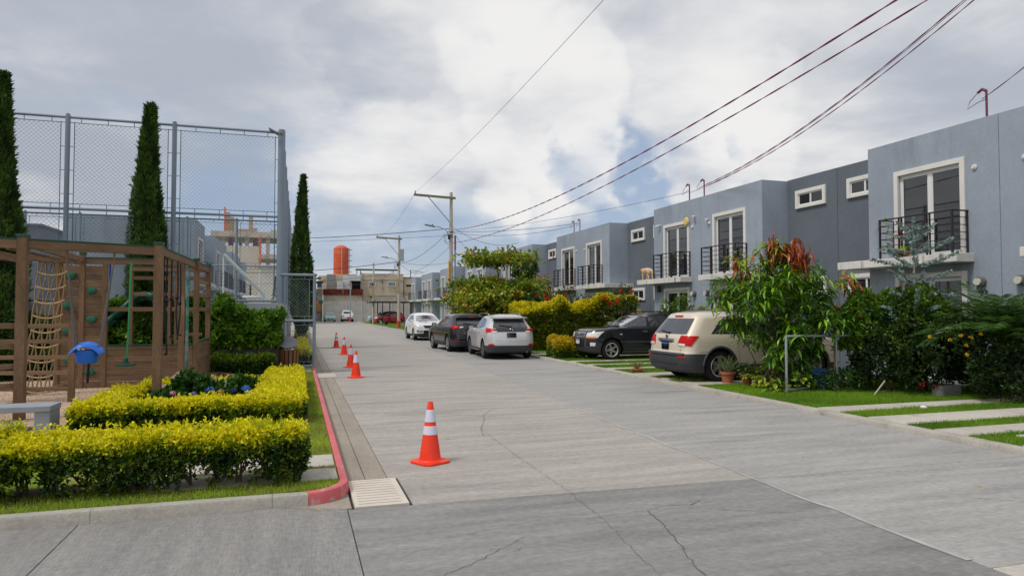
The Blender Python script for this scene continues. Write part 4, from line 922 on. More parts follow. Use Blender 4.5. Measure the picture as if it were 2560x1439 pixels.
# dark green slide behind
b = MB(); Q = [(-3.3, 19.0, 2.02), (-3.55, 19.15, 2.10), (-3.8, 19.3, 2.0), (-4.3, 19.5, 1.55), (-4.8, 19.7, 1.1), (-5.5, 19.9, 0.55), (-6.1, 20.0, 0.35)]
for (a, c) in zip(Q, Q[1:]):
    A, C = Vector(a), Vector(c); s = Vector((0.35, 1, 0)).normalized() * 0.27
    for (u0, v0), (u1, v1) in (((-1, 0.16), (-1, 0)), ((-1, 0), (1, 0)), ((1, 0), (1, 0.16))):
        b.add([P_(*(A + s * u0 + Vector((0, 0, v0)))), P_(*(A + s * u1 + Vector((0, 0, v1)))), P_(*(C + s * u1 + Vector((0, 0, v1)))), P_(*(C + s * u0 + Vector((0, 0, v0))))], [(0, 1, 2, 3)])
q = b.build('slide', M_dgreen, pf, smooth=True, sharp=60); m_ = q.modifiers.new('thick', 'SOLIDIFY'); m_.thickness = 0.03
b = MB(); b.box(*P_(-3.93, 16.80, 2.30), *P_(-3.90, 16.83, 2.85)); b.build('sign_board', mat('blue_board', (0.03, 0.07, 0.42), 0.5), pf)
# ladder panel and side panel
lx = (-5.35, 14.65); ly = (-3.93, 14.33)
wpost(ly[0], ly[1], 0.05, 1.55, 0.10, cap=False); wpost(lx[0], lx[1], 0.05, 2.8, 0.10, cap=False)
for z in (1.49, 1.21, 0.92, 0.64, 0.35): wbeam((lx[0], lx[1], z), (ly[0] + 0.02, ly[1] - 0.03, z), 0.075, 0.045, 'rung')
for z in (1.54, 1.23, 0.92, 0.63, 0.33): wbeam((-5.6, 11.5, z), (Lp[0] - 0.06, Lp[1] + 0.04, z), 0.085, 0.045, 'rung')
# knee beam at the front right
wbeam((-2.38, 13.35, 0.28), (-2.33, 15.98, 0.44), 0.13, 0.10, 'balance_beam', m=M_edge); wpost(-2.36, 15.86, 0.05, 0.45, 0.09, cap=False)
# cargo net of natural rope
b = MB(); nx, nz = 8, 19
def NP_(i, k):
    f = i / (nx - 1); h = k / (nz - 1); sag = 0.06 * (1 - (2 * f - 1) ** 2)
    return P_(-5.08 + 0.50 * f + 0.06 * h, 15.55 + 0.5 * h, 0.22 + 2.62 * h - sag)
for k in range(nz):
    if k % 2 == 0: b.tube([NP_(i, k) for i in range(nx)] + [tuple(Vector(NP_(nx - 1, k)) + Vector((0.03, 0, 0.03)))], 0.016, 5)
for i in range(nx):
    for s in (1, -1):
        Q = []; c = i
        for k in range(nz):
            ph = abs(((k * 0.5 + i + (s < 0)) % 2) - 1); Q.append(NP_(min(max(i + s * (ph - 0.5) * 0.6, 0), nx - 1), k))
        b.tube(Q, 0.014, 4)
q = b.build('cargo_net', M_rope, pf)
wbeam((-5.15, 15.5, 0.16), (-4.6, 16.6, 0.20), 0.07, 0.06, 'ground_beam')
wbeam((-5.0, 15.95, 2.78), (-4.3, 16.1, 2.78), 0.08, 0.06, 'beam')
# black climbing ropes with knots, hung from the right hand beam
for k, y in enumerate((13.55, 13.95, 14.45, 14.95, 15.5)):
    zb = (1.15, 0.95, 1.25, 1.2, 1.25)[k]; x = -2.31 + jit(0.02); b = MB()
    b.tube([P_(x, y, 2.74), P_(x + jit(0.02), y, 2.2), P_(x + jit(0.02), y, 1.7), P_(x + jit(0.03), y, zb)], 0.014, 6)
    for z in (2.88,): b.lathe([(0, -0.03), (0.05, 0), (0, 0.03)], 8, P_(x, y, z), cap=False)
    z = 1.98 + jit(0.06); b.lathe([(0, -0.045), (0.035, -0.02), (0.04, 0.01), (0, 0.045)], 8, P_(x, y, z), cap=False); b.lathe([(0, -0.03), (0.03, 0), (0, 0.03)], 8, P_(x + jit(0.02), y, zb + 0.02), cap=False)
    q = b.build('climbing_rope', M_blk, smooth=True); q.location = pf.location; tag(q, ['nearest', 'second', 'third', 'fourth', 'fifth, farthest'][k] + ' black knotted rope hanging from the right beam of the play frame', 'rope', 'black knotted climbing ropes')
b = MB(); b.cyl(P_(-2.30, 16.35, 0.0), P_(-2.30, 16.35, 2.74), 0.032, n=12); q = b.build('fireman_pole', mat('patina_steel', (0.25, 0.33, 0.33), 0.4, 0.5, metal=0.4, c2=(0.05, 0.22, 0.18), c2scale=3, c2range=(0.42, 0.55)), pf, smooth=True)

# disc swing: green rope with a round seat
g = empty('disc_swing', (-3.45, 16.2, 0.62)); tag(g, 'green rope swing with a small round green seat', 'swing')
b = MB(); b.cyl((0.02, 0, 0.12), (0.035, 0.2, 2.18), 0.017, n=8); b.build('rope', mat('green_rope', (0.01, 0.30, 0.11), 0.7, bump=0.5, bscale=80), g, smooth=True)
b = MB(); b.lathe([(0, -0.02), (0.16, -0.018), (0.205, 0.0), (0.20, 0.02), (0.10, 0.035), (0.055, 0.05), (0.04, 0.14), (0.02, 0.16), (0, 0.16)], 24, cap=False); b.build('seat', M_dgreen, g, smooth=True)
# blue toddler swing
g = empty('toddler_swing', (-3.27, 12.72, 1.10)); tag(g, 'blue plastic toddler swing hanging on two ropes', 'swing')
M_blue = mat('blue_plastic', (0.015, 0.17, 0.75), 0.32, 0.5)
b = MB(); prof = []
n = 16
def sup(a, rx, ry): return (rx * abs(math.cos(a)) ** 0.7 * (1 if math.cos(a) >= 0 else -1), ry * abs(math.sin(a)) ** 0.7 * (1 if math.sin(a) >= 0 else -1))
rings = [(-0.19, 0.03, 0.03), (-0.19, 0.125, 0.11), (-0.165, 0.155, 0.135), (0.03, 0.185, 0.155), (0.035, 0.155, 0.13), (-0.13, 0.13, 0.11), (-0.14, 0.02, 0.02)]
vs = []
for z, rx, ry in rings:
    for k in range(n): x, y = sup(2 * math.pi * k / n, rx, ry); vs.append((x, y, z))
b.add(vs, [(i * n + k, i * n + (k + 1) % n, (i + 1) * n + (k + 1) % n, (i + 1) * n + k) for i in range(len(rings) - 1) for k in range(n)] + [tuple(range(n - 1, -1, -1)), tuple((len(rings) - 1) * n + k for k in range(n))])
b.build('bucket_seat', M_blue, g, smooth=True, sharp=50)
b = MB(); n = 14; top = []; bot = []
for i in range(n + 1):
    f = i / n * 2 - 1; x = 0.225 * f; z = 0.135 * (1 - abs(f) ** 2.2) + 0.005
    top.append((x, z))
vs = []
for x, z in top: vs += [(x, -0.19, z - 0.03), (x, -0.20, z - 0.055), (x, 0.14, z - 0.02), (x, 0.13, z + 0.02), (x, -0.02, z + 0.03)]
b.add(vs, [(i * 5 + k, i * 5 + (k + 1) % 5, (i + 1) * 5 + (k + 1) % 5, (i + 1) * 5 + k) for i in range(n) for k in range(5)] + [(0, 1, 2, 3, 4), tuple(n * 5 + k for k in range(4, -1, -1))])
b.build('guard', M_blue, g, smooth=True, sharp=50)
for s in (-1, 1):
    b = MB(); topx, topy = ((-0.24, -0.27), (0.37, -0.03))[s > 0]; b.cyl((s * 0.17, -0.05, 0.06), (topx, topy, 1.50), 0.011, n=6); b.cyl((s * 0.17, 0.09, 0.06), (topx, topy, 1.50), 0.011, n=6); b.build('rope', mat('grey_rope', (0.16, 0.15, 0.16), 0.8), g)
    b = MB(); b.cyl((topx, topy, 1.42), (topx, topy, 1.62), 0.016, n=6); b.lathe([(0.014, -0.03), (0.026, -0.02), (0.026, 0.02), (0.014, 0.03)], 8, (topx, topy, 1.64)); b.build('shackle', mat('rusty_steel', (0.25, 0.12, 0.08), 0.6, metal=0.5), g)
b = MB(); b.bar((0.05, -0.10, -0.18), (0.035, -0.10, -0.50), 0.035, 0.012); b.build('strap', M_blk, g)
b = MB(); b.box(-0.09, -0.203, 0.045, -0.05, -0.196, 0.060); b.box(-0.03, -0.203, 0.047, 0.01, -0.196, 0.062); b.build('label', M_frame, g)

# grey concrete bench
b = MB(); vs = [(-7.2, 10.95, 0.335), (-3.27, 10.95, 0.335), (-3.27, 11.42, 0.335), (-7.2, 11.42, 0.335)]
g = empty('bench', (-5, 11.1, 0.10)); tag(g, 'plain grey concrete slab bench at the left edge of the gravel', 'bench')
M_bench = mat('bench_concrete', (0.27, 0.30, 0.34), 0.8, 0.3, var=0.1, vscale=2, bump=0.3, bscale=40)
b = MB(); b.box(-2.4, -0.18, 0.28, 1.76, 0.28, 0.36); b.build('seat', M_bench, g, bevel=0.008)
for x in (1.56, -1.2): b = MB(); b.box(x, -0.16, -0.02, x + 0.19, 0.26, 0.278); b.build('leg', M_bench, g, bevel=0.008)

# ================================================================== TRAFFIC CONES
M_or = mat('orange_cone', (0.85, 0.045, 0.012), 0.45, 0.4, var=0.08, vscale=5, grit=0.06, c2=(0.42, 0.06, 0.03), c2scale=6, c2range=(0.60, 0.72))
M_ref = mat('reflective_band', (0.66, 0.66, 0.78), 0.35, 0.5, bump=0.25, bscale=120)
def cone_proto(bands):
    r = empty('traffic_cone', (0, 0, 0)); b = MB()
    rr = lambda z: 0.128 + (0.030 - 0.128) * (z - 0.045) / 0.655
    poly = [(0.19, 0.13), (0.13, 0.19), (-0.13, 0.19), (-0.19, 0.13), (-0.19, -0.13), (-0.13, -0.19), (0.13, -0.19), (0.19, -0.13)]
    b.prism(poly, 0.0, 0.03); b.build('base', M_or, r, bevel=0.008)
    b = MB(); b.lathe([(0.15, 0.028), (0.145, 0.036), (0.128, 0.045), (rr(0.70), 0.70), (0.027, 0.705), (0.027, 0.69)], 32, cap=False); b.build('cone_body', M_or, r, smooth=True, sharp=45)
    for a, c in bands:
        b = MB(); b.lathe([(rr(a) + 0.001, a), (rr(a) + 0.004, a + 0.003), (rr(c) + 0.004, c - 0.003), (rr(c) + 0.001, c)], 32, cap=False); b.build('reflective_band', M_ref, r, smooth=True)
    return r
cA = cone_proto([(0.33, 0.43), (0.475, 0.615)]); cB = cone_proto([(0.40, 0.60)])
def put(o, loc, rz, lab): o.location = loc; o.rotation_euler = (0, 0, rz); tag(o, lab, 'traffic cone', 'orange traffic cones in the road')
put(cA, (1.50, 7.95, 0), R(28), 'nearest and largest orange cone with two white bands, alone in front')
put(cB, (1.49, 18.45, 0), R(10), 'orange cone with one white band, second from the camera')
c = copy_tree(cB); put(c, (1.60, 21.8, 0), R(50), 'orange cone just behind the second one, partly hidden by it')
c = copy_tree(cB); put(c, (1.80, 28.1, 0), R(20), 'orange cone fourth from the camera')
c = copy_tree(cA); put(c, (1.79, 33.7, 0), R(5), 'farthest orange cone, with two white bands')
# ================================================================== VEHICLES
M_tyre = mat('tyre_rubber', (0.014, 0.014, 0.015), 0.85, 0.25, var=0.2, vscale=8)
M_alloy = mat('alloy', (0.50, 0.50, 0.48), 0.32, 0.5, metal=0.8)
M_alloyd = mat('dark_alloy', (0.20, 0.20, 0.22), 0.35, 0.5, metal=0.7)
M_clad = mat('grey_black_plastic', (0.045, 0.047, 0.055), 0.6, 0.35, var=0.08)
M_well = mat('wheel_well', (0.008, 0.008, 0.008), 0.9, 0.1)
M_cglass = mat('car_glass', (0.035, 0.037, 0.043), 0.04, 0.9, coat=0.5)
M_seal = mat('window_seal', (0.01, 0.01, 0.01), 0.5, 0.4)
M_tail = mat('red_lens', (0.50, 0.004, 0.004), 0.3, 0.2, coat=0.05)
M_lens = mat('clear_lens', (0.74, 0.75, 0.74), 0.15, 0.6, coat=0.6, metal=0.1)
M_amb = mat('amber_lens', (0.75, 0.20, 0.02), 0.2, 0.6, coat=0.5)
M_chr = mat('chrome', (0.62, 0.62, 0.64), 0.15, 0.6, metal=0.95)
M_plate = mat('plate_white', (0.62, 0.64, 0.66), 0.5)
M_pblue = mat('plate_blue', (0.05, 0.13, 0.42), 0.5)
def paint(name, c, rough=0.32, metal=0.3): return mat(name, c, rough, 0.5, metal=metal, coat=0.7, var=0.02)
WHEELS = {}
def wheel_meshes(Rw, alloy, spokes, wd=0.21):
    key = (round(Rw, 3), alloy.name, spokes)
    if key in WHEELS: return WHEELS[key]
    h = wd / 2; ri = Rw * 0.66; b = MB()
    b.lathe([(ri - 0.01, -h + 0.01), (ri + 0.01, -h - 0.004), (Rw * 0.86, -h - 0.008), (Rw - 0.018, -h + 0.012), (Rw, -h + 0.045), (Rw, h - 0.045), (Rw - 0.018, h - 0.012), (Rw * 0.86, h + 0.008), (ri + 0.01, h + 0.004), (ri - 0.01, h - 0.01)], 36, axis='y', cap=False)
    ty = b.mesh('tyre', M_tyre, True, 50)
    b = MB(); b.lathe([(ri, h - 0.002), (ri - 0.012, h + 0.004), (ri - 0.03, h - 0.012), (ri - 0.035, -h + 0.02)], 32, axis='y', cap=False)
    b.lathe([(0, h - 0.02), (0.035, h - 0.018), (0.055, h - 0.03), (0.06, h - 0.06)], 16, axis='y', cap=False)
    for k in range(spokes):
        a = 2 * math.pi * k / spokes + math.pi / 2
        for da in (-0.13, 0.13):
            p0 = (0.045 * math.cos(a + da), h - 0.035, 0.045 * math.sin(a + da)); p1 = ((ri - 0.02) * math.cos(a + da * 1.1), h - 0.018, (ri - 0.02) * math.sin(a + da * 1.1)); b.bar(p0, p1, 0.030, 0.03, up=(0, 1, 0))
    rm = b.mesh('rim', alloy, True, 30)
    b = MB(); b.lathe([(0, h - 0.09), (ri - 0.03, h - 0.09)], 24, axis='y', cap=False); b.lathe([(0.0, h - 0.085), (Rw * 0.34, h - 0.085), (Rw * 0.34, h - 0.07), (0, h - 0.07)], 20, axis='y', mi=1, cap=False)
    bk = b.mesh('brake_disc', [M_well, M_alloyd])
    WHEELS[key] = (ty, rm, bk); return WHEELS[key]

class Car:
    def __init__(s, label, cat, T, L, W, H, loc, heading, body, Rw=0.355, axles=(0.85, 3.49), rr=(0.30, 0.20), fr=(0.42, 0.22), clad=None, group=None, alloy=None, spokes=5, name='parked_car'):
        s.T = np.array(T, float); s.L, s.W, s.H, s.rr, s.fr = L, W, H, rr, fr; s.Rw = Rw; s.axles = axles; s.z0 = 0
        s.root = empty(name, loc, heading); tag(s.root, label, cat, group); s.body_m = body
        s.shift = L / 2
        zs = sorted(set([round(z, 4) for z in s.T[:, 0]] + list(np.round(np.arange(s.T[0, 0], s.T[-1, 0], 0.045), 3))))
        V = []; Fq = []; n = None
        for z in zs:
            o = s.half(z); full = [(x, y) for x, y in o] + [(x, -y) for x, y in o[::-1][1:-1]]; n = len(full)
            V += [(x - s.shift, y, z) for x, y in full]
        m = len(zs)
        for i in range(m - 1):
            for k in range(n): Fq.append((i * n + k, i * n + (k + 1) % n, (i + 1) * n + (k + 1) % n, (i + 1) * n + k))
        Fq += [tuple(range(n - 1, -1, -1)), tuple((m - 1) * n + k for k in range(n))]
        b = MB(); b.add(V, Fq); me = b.mesh('tmp', [body, M_well]); o = link('tmp', me)
        cut = MB()
        for ax in axles:
            for sg in (-1, 1):
                cut.cyl((ax - s.shift, sg * (W / 2 - 0.30), Rw), (ax - s.shift, sg * (W / 2 + 0.3), Rw), Rw + 0.055, n=36, mi=1)
        cm = cut.mesh('cut', [body, M_well]); co = link('cut', cm)
        bo = o.modifiers.new('b', 'BOOLEAN'); bo.object = co; bo.operation = 'DIFFERENCE'; bo.solver = 'EXACT'
        try: bo.material_mode = 'INDEX'
        except Exception: pass
        dg = bpy.context.evaluated_depsgraph_get(); me2 = bpy.data.meshes.new_from_object(o.evaluated_get(dg))
        bpy.data.objects.remove(o); bpy.data.objects.remove(co)
        import bmesh as _b
        def sub(test, nm, mats_):
            bm = _b.new(); bm.from_mesh(me2); _b.ops.delete(bm, geom=[f for f in bm.faces if not test(f.calc_center_median(), f.material_index)], context='FACES')
            q = bpy.data.meshes.new(nm); bm.to_mesh(q); bm.free()
            while len(q.materials) < len(mats_): q.materials.append(None)
            for i_, mm in enumerate(mats_): q.materials[i_] = mm
            q.polygons.foreach_set('use_smooth', [True] * len(q.polygons)); q.set_sharp_from_angle(angle=R(32)); return q
        isc = (lambda c, mi: False) if clad is None else (lambda c, mi: mi == 0 and clad(c.x + s.shift, abs(c.y), c.z))
        link('body', sub(lambda c, mi: not isc(c, mi), 'body', [body, M_well]), s.root)
        if clad: link('lower_cladding', sub(isc, 'lower_cladding', [M_clad, M_well]), s.root)
        bpy.data.meshes.remove(me2)
        # underside and axles
        b = MB(); b.box(-s.shift + 0.35, -W * 0.30, 0.18, s.shift - 0.4, W * 0.30, 0.30); b.cyl((axles[0] - s.shift, -W / 2 + 0.1, Rw), (axles[0] - s.shift, W / 2 - 0.1, Rw), 0.05, n=8); b.build('underside', M_well, s.root)
        for i, ax in enumerate(axles):
            for sg in (-1, 1):
                ty, rm, bk = wheel_meshes(Rw, alloy or M_alloy, spokes)
                wh = link('wheel', ty, s.root, (ax - s.shift, sg * (W / 2 - 0.125), Rw), (0, random.uniform(0, 6), 0 if sg > 0 else math.pi))
                link('rim', rm, wh); link('brake_disc', bk, wh)
    def tab(s, z): return [float(np.interp(z, s.T[:, 0], s.T[:, k])) for k in (1, 2, 3)]
    def half(s, z):
        """half of the plan outline at height z, rear centre -> side -> front centre"""
        xr, xf, w_ = s.tab(z); f = min(1, (xf - xr) / 2.2, w_ / 0.6); ra, rb = s.rr[0] * f, s.rr[1] * f; fa, fb = s.fr[0] * f, s.fr[1] * f; P = []
        bow = 0.05 * f; bf = 0.10 * f
        for i in range(7): y = (w_ - rb) * i / 7; P.append((xr + bow * (y / w_) ** 2, y))
        x0 = xr + bow * ((w_ - rb) / w_) ** 2
        for i in range(8): t = math.pi / 2 * i / 7; P.append((x0 + ra * (1 - math.cos(t) ** 0.9), (w_ - rb) + rb * math.sin(t) ** 0.9))
        xs_, xe = x0 + ra, xf - bf * ((w_ - fb) / w_) ** 2 - fa
        for i in range(1, 23): x = xs_ + (xe - xs_) * i / 23; P.append((x, w_))
        for i in range(8): t = math.pi / 2 * i / 7; P.append((xe + fa * math.sin(t) ** 0.9, (w_ - fb) + fb * (math.cos(t) ** 0.9 if math.cos(t) > 1e-6 else 0)))
        for i in range(1, 8): y = (w_ - fb) * (1 - i / 7); P.append((xf - bf * (y / w_) ** 2, y))
        return P
    def at(s, end, u, z, eps):
        o = np.array(s.half(z))
        if end in 'LS':
            y = float(np.interp(u, o[:, 0], o[:, 1])); return (u - s.shift, (y + eps) * (1 if end == 'L' else -1), z)
        if end == 'F': o = o[::-1]
        d = np.concatenate([[0], np.cumsum(np.hypot(*np.diff(o, axis=0).T))]); a = abs(u); x = np.interp(a, d, o[:, 0]); y = np.interp(a, d, o[:, 1])
        x2 = np.interp(a + 0.02, d, o[:, 0]); y2 = np.interp(a + 0.02, d, o[:, 1]); tx, ty = x2 - x, y2 - y; l = math.hypot(tx, ty) + 1e-9
        nx, ny = (-ty / l, tx / l) if end == 'R' else (ty / l, -tx / l)
        return (x + nx * eps - s.shift, (y + ny * eps) * (1 if u >= 0 else -1), z)
    def patch(s, name, m, end, quad, eps=0.006, nu=8, nv=5, parent=None, up=0.0):
        """quad: corners (u,z) anticlockwise; a curved plate lying eps outside the body, with returned edges"""
        (a, b_, c, d) = quad; V = []; F = []
        for lev, e in enumerate((eps, -0.01)):
            for j in range(nv + 1):
                for i in range(nu + 1):
                    fu, fv = i / nu, j / nv
                    u = (a[0] * (1 - fu) + b_[0] * fu) * (1 - fv) + (d[0] * (1 - fu) + c[0] * fu) * fv
                    z = (a[1] * (1 - fu) + b_[1] * fu) * (1 - fv) + (d[1] * (1 - fu) + c[1] * fu) * fv
                    p = s.at(end, u, z, e); V.append((p[0], p[1], p[2] + (up if lev == 0 else 0)))
        K = (nu + 1) * (nv + 1); ix = lambda i, j, l=0: l * K + j * (nu + 1) + i
        for j in range(nv):
            for i in range(nu): F.append((ix(i, j), ix(i + 1, j), ix(i + 1, j + 1), ix(i, j + 1)))
        for i in range(nu):
            F.append((ix(i, 0), ix(i + 1, 0), ix(i + 1, 0, 1), ix(i, 0, 1))); F.append((ix(i, nv), ix(i + 1, nv), ix(i + 1, nv, 1), ix(i, nv, 1)))
        for j in range(nv):
            F.append((ix(0, j), ix(0, j + 1), ix(0, j + 1, 1), ix(0, j, 1))); F.append((ix(nu, j), ix(nu, j + 1), ix(nu, j + 1, 1), ix(nu, j, 1)))
        b = MB(); b.add(V, F); return b.build(name, m, parent or s.root, smooth=True, sharp=45)
    def both(s, name, m, end, quad, **k):
        """the same patch left and right"""
        if end in 'LS': return [s.patch(name, m, e, quad, **k) for e in 'LS']
        return [s.patch(name, m, end, quad, **k), s.patch(name, m, end, [(-u, z) for u, z in quad], **k)]
    def sideglass(s, quads, zpad=0.02):
        for e in 'LS':
            for q in quads:
                s.patch('window', M_cglass, e, q, eps=0.006)
        allx = [p[0] for q in quads for p in q]
        for e in 'LS':
            for q in quads:
                cx = sum(p[0] for p in q) / 4; cz = sum(p[1] for p in q) / 4
                s.patch('window_seal', M_seal, e, [(cx + (x - cx) * 1.045 + (0.012 if x > cx else -0.012), cz + (z - cz) * 1.10) for x, z in q], eps=0.003)
    def gap(s, end, pts, wd=0.007):
        b = MB()
        for (u0, z0), (u1, z1) in zip(pts, pts[1:]):
            n = max(1, int(math.hypot(u1 - u0, z1 - z0) / 0.12))
            for i in range(n):
                a = (u0 + (u1 - u0) * i / n, z0 + (z1 - z0) * i / n); c = (u0 + (u1 - u0) * (i + 1) / n, z0 + (z1 - z0) * (i + 1) / n)
                dx, dz = c[0] - a[0], c[1] - a[1]; l = math.hypot(dx, dz) + 1e-9; px, pz = -dz / l * wd / 2, dx / l * wd / 2
                b.add([s.at(end, a[0] - px, a[1] - pz, 0.0025), s.at(end, a[0] + px, a[1] + pz, 0.0025), s.at(end, c[0] + px, c[1] + pz, 0.0025), s.at(end, c[0] - px, c[1] - pz, 0.0025)], [(0, 1, 2, 3)])
        return b
    def gaps(s, items, name='panel_gap'):
        for end, pts in items:
            s.gap(end, pts).build(name, M_seal, s.root)
    def handles(s, pts, m):
        for x, z in pts:
            for e in 'LS':
                sg = 1 if e == 'L' else -1; p = s.at(e, x, z, 0.0); b = MB(); b.bar((p[0] - 0.09, p[1] + sg * 0.028, z), (p[0] + 0.09, p[1] + sg * 0.028, z + 0.004), 0.022, 0.032)
                b.box(p[0] - 0.085, p[1], z - 0.012, p[0] - 0.06, p[1] + sg * 0.02, z + 0.012); b.box(p[0] + 0.06, p[1], z - 0.012, p[0] + 0.085, p[1] + sg * 0.02, z + 0.012); b.build('door_handle', m, s.root, bevel=0.006)
    def mirrors(s, x, z, m):
        for e in 'LS':
            sg = 1 if e == 'L' else -1; p = s.at(e, x, z, 0.0); b = MB(); y = p[1] + sg * 0.12
            b.add([(p[0] + 0.06, y - 0.10, z - 0.07), (p[0] + 0.06, y + 0.10, z - 0.05), (p[0] + 0.06, y + 0.10, z + 0.08), (p[0] + 0.06, y - 0.10, z + 0.08),
                   (p[0] - 0.05, y - 0.11, z - 0.09), (p[0] - 0.05, y + 0.11, z - 0.06), (p[0] - 0.05, y + 0.11, z + 0.10), (p[0] - 0.05, y - 0.11, z + 0.10)],
                  [(0, 3, 2, 1), (4, 5, 6, 7), (0, 1, 5, 4), (1, 2, 6, 5), (2, 3, 7, 6), (3, 0, 4, 7)])
            b.bar((p[0], p[1] - sg * 0.03, z - 0.06), (p[0], p[1] + sg * 0.08, z - 0.03), 0.05, 0.03); q = b.build('side_mirror', m, s.root, bevel=0.03, seg=3)
            b = MB(); b.box(p[0] - 0.054, y - 0.085, z - 0.06, p[0] - 0.050, y + 0.085, z + 0.075); b.build('mirror_glass', M_chr, q)
    def rails(s, x0, x1, z, y, m=M_chr, h=0.045):
        for sg in (-1, 1):
            b = MB(); Q = [(x0 - s.shift, sg * y, z - h), (x0 + 0.12 - s.shift, sg * y, z), ((x0 + x1) / 2 - s.shift, sg * y, z + 0.012), (x1 - 0.14 - s.shift, sg * y, z), (x1 - s.shift, sg * y, z - h - 0.01)]
            b.tube(Q, 0.016, 7); b.bar((Q[1][0], sg * y, z - h - 0.02), (Q[1][0], sg * y, z), 0.03, 0.03); b.build('roof_rail', m, s.root, smooth=True)
    def wiper(s, end, u0, z0, u1, z1):
        a = s.at(end, u0, z0, 0.035); c = s.at(end, u1, z1, 0.03); b = MB(); b.bar(a, c, 0.03, 0.018); b.cyl(s.at(end, u0, z0, 0.0), s.at(end, u0, z0, 0.045), 0.025, n=8); b.build('wiper', M_seal, s.root)
    def plate(s, end, z, txt, u=0.0, w_=0.32, h=0.155, m=M_plate, band=None, eps=0.02):
        p = s.at(end, u, z, eps); b = MB(); x = p[0]; sg = -1 if end == 'R' else 1
        b.box(x - 0.004, p[1] - w_ / 2, z - h / 2, x + 0.004, p[1] + w_ / 2, z + h / 2); q = b.build('number_plate', m, s.root, bevel=0.003)
        b = MB(); g = 0.012; xo = x - sg * 0.002
        b.box(xo - 0.006, p[1] - w_ / 2 - g, z - h / 2 - g, xo + 0.002, p[1] + w_ / 2 + g, z + h / 2 + g); b.build('plate_frame', M_seal, s.root)
        if band: b = MB(); b.box(x + sg * 0.005, p[1] - w_ / 2 + 0.01, z + h * 0.22, x + sg * 0.008, p[1] + w_ / 2 - 0.01, z + h * 0.46); b.build('plate_band', band, q)
        if txt:
            t = link('plate_text', textmesh(txt, h * 0.58, 0.002), q); t.data.materials.append(M_ink); t.location = (x + sg * 0.006, p[1], z - h * 0.10); t.rotation_euler = (R(90), 0, R(90) * sg)
    def exhaust(s, y):
        b = MB(); b.tube([(-s.shift + 0.06, y, 0.27), (-s.shift + 0.3, y, 0.28)], 0.035, 10); b.build('exhaust_pipe', M_alloyd, s.root, smooth=True)

def suvT(L, H, w=0.905, hood=1.02, belt=1.08, cowl=1.20, wsh=0.80, rtop=0.42, tail=0.12, wr=0.66, zb=0.24, nose=0.0, rr0=0.0):
    """table of (height, rear x, front x, half width) for an estate-shaped body"""
    return [(zb, 0.14, L - 0.16, w - 0.06), (zb + 0.07, 0.045, L - 0.05, w - 0.02), (0.45, 0.012, L - 0.005, w - 0.003), (0.60, 0.0, L, w), (0.74, 0.012 + rr0, L - 0.012, w), (hood - 0.16, 0.03 + rr0, L - 0.05 - nose, w - 0.006),
            (hood - 0.09, 0.045 + rr0, L - 0.11 - nose, w - 0.012), (hood - 0.04, 0.055 + rr0, L - 0.26 - nose, w - 0.02), (hood, 0.065 + rr0, L - 0.62, w - 0.03), (belt - 0.02, 0.085 + rr0, L - cowl + 0.10, w - 0.045), (belt, 0.095 + rr0, L - cowl, w - 0.055),
            (H - 0.17, rtop, L - cowl - wsh, wr + 0.035), (H - 0.12, rtop + 0.03, L - cowl - wsh - 0.11, wr), (H - 0.08, rtop + 0.06, L - cowl - wsh - 0.25, wr - 0.05), (H - 0.045, rtop + 0.16, L - cowl - wsh - 0.5, wr - 0.14), (H - 0.02, rtop + 0.36, L - cowl - wsh - 0.8, wr - 0.27), (H, rtop + 0.75, L - cowl - wsh - 1.1, wr - 0.42)]

# --- silver crossover, rear towards the camera
HD = lambda deg: R(90 - deg)        # heading in degrees clockwise from +Y
def place(x, y, deg, L, ax):        # rear axle at (x, y)
    a = R(deg); d = L / 2 - ax; return (x + math.sin(a) * d, y + math.cos(a) * d, 0)
KG = 'cars parked along the right kerb'
L = 4.41; silver = paint('silver_paint', (0.62, 0.63, 0.64), 0.3, 0.35)
T = suvT(L, 1.64, hood=1.03, belt=1.10, rtop=0.46, tail=0.1, wr=0.63)
c = Car('silver crossover with black lower bumper, rear to the camera, nearest at the kerb', 'car', T, L, 1.82, 1.64, place(7.42, 24.25, 3.5, L, 0.86), HD(3.5), silver, 0.355, (0.86, 3.50), rr=(0.42, 0.36), clad=lambda x, y, z: z < (0.52 if x < 0.55 or x > 3.9 else 0.36) and not (0.55 < x < 0.6), group=KG, alloy=M_alloyd)
gz = 1.16
c.patch('rear_window', M_cglass, 'R', [(-0.66, gz), (0.66, gz), (0.56, 1.44), (-0.56, 1.44)], eps=0.008, nu=14, nv=6)
c.patch('tailgate_trim', M_clad, 'R', [(-0.52, 1.0), (0.52, 1.0), (0.66, 1.155), (-0.66, 1.155)], eps=0.008, nu=12)
b = MB(); V = [c.at('R', u, 1.475, 0.17) for u in np.linspace(-0.60, 0.60, 13)] + [c.at('R', u, 1.50, 0.0) for u in np.linspace(-0.62, 0.62, 13)]
V = V + [(x, y, z + 0.045) for x, y, z in V]; k = 13
b.add(V, [(i, i + 1, k + i + 1, k + i) for i in range(12)] + [(2 * k + i, 2 * k + i + 1, 3 * k + i + 1, 3 * k + i) for i in range(12)] + [(i, i + 1, 2 * k + i + 1, 2 * k + i) for i in range(12)] + [(0, k, 3 * k, 2 * k), (12, k + 12, 3 * k + 12, 2 * k + 12)])
b.build('roof_spoiler', silver, c.root, smooth=True, sharp=40)
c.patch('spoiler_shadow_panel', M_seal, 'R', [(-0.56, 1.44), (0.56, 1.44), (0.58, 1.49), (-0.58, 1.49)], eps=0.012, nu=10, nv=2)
c.patch('brake_light', M_tail, 'R', [(-0.14, 1.448), (0.14, 1.448), (0.14, 1.468), (-0.14, 1.468)], eps=0.018, nu=3, nv=1)
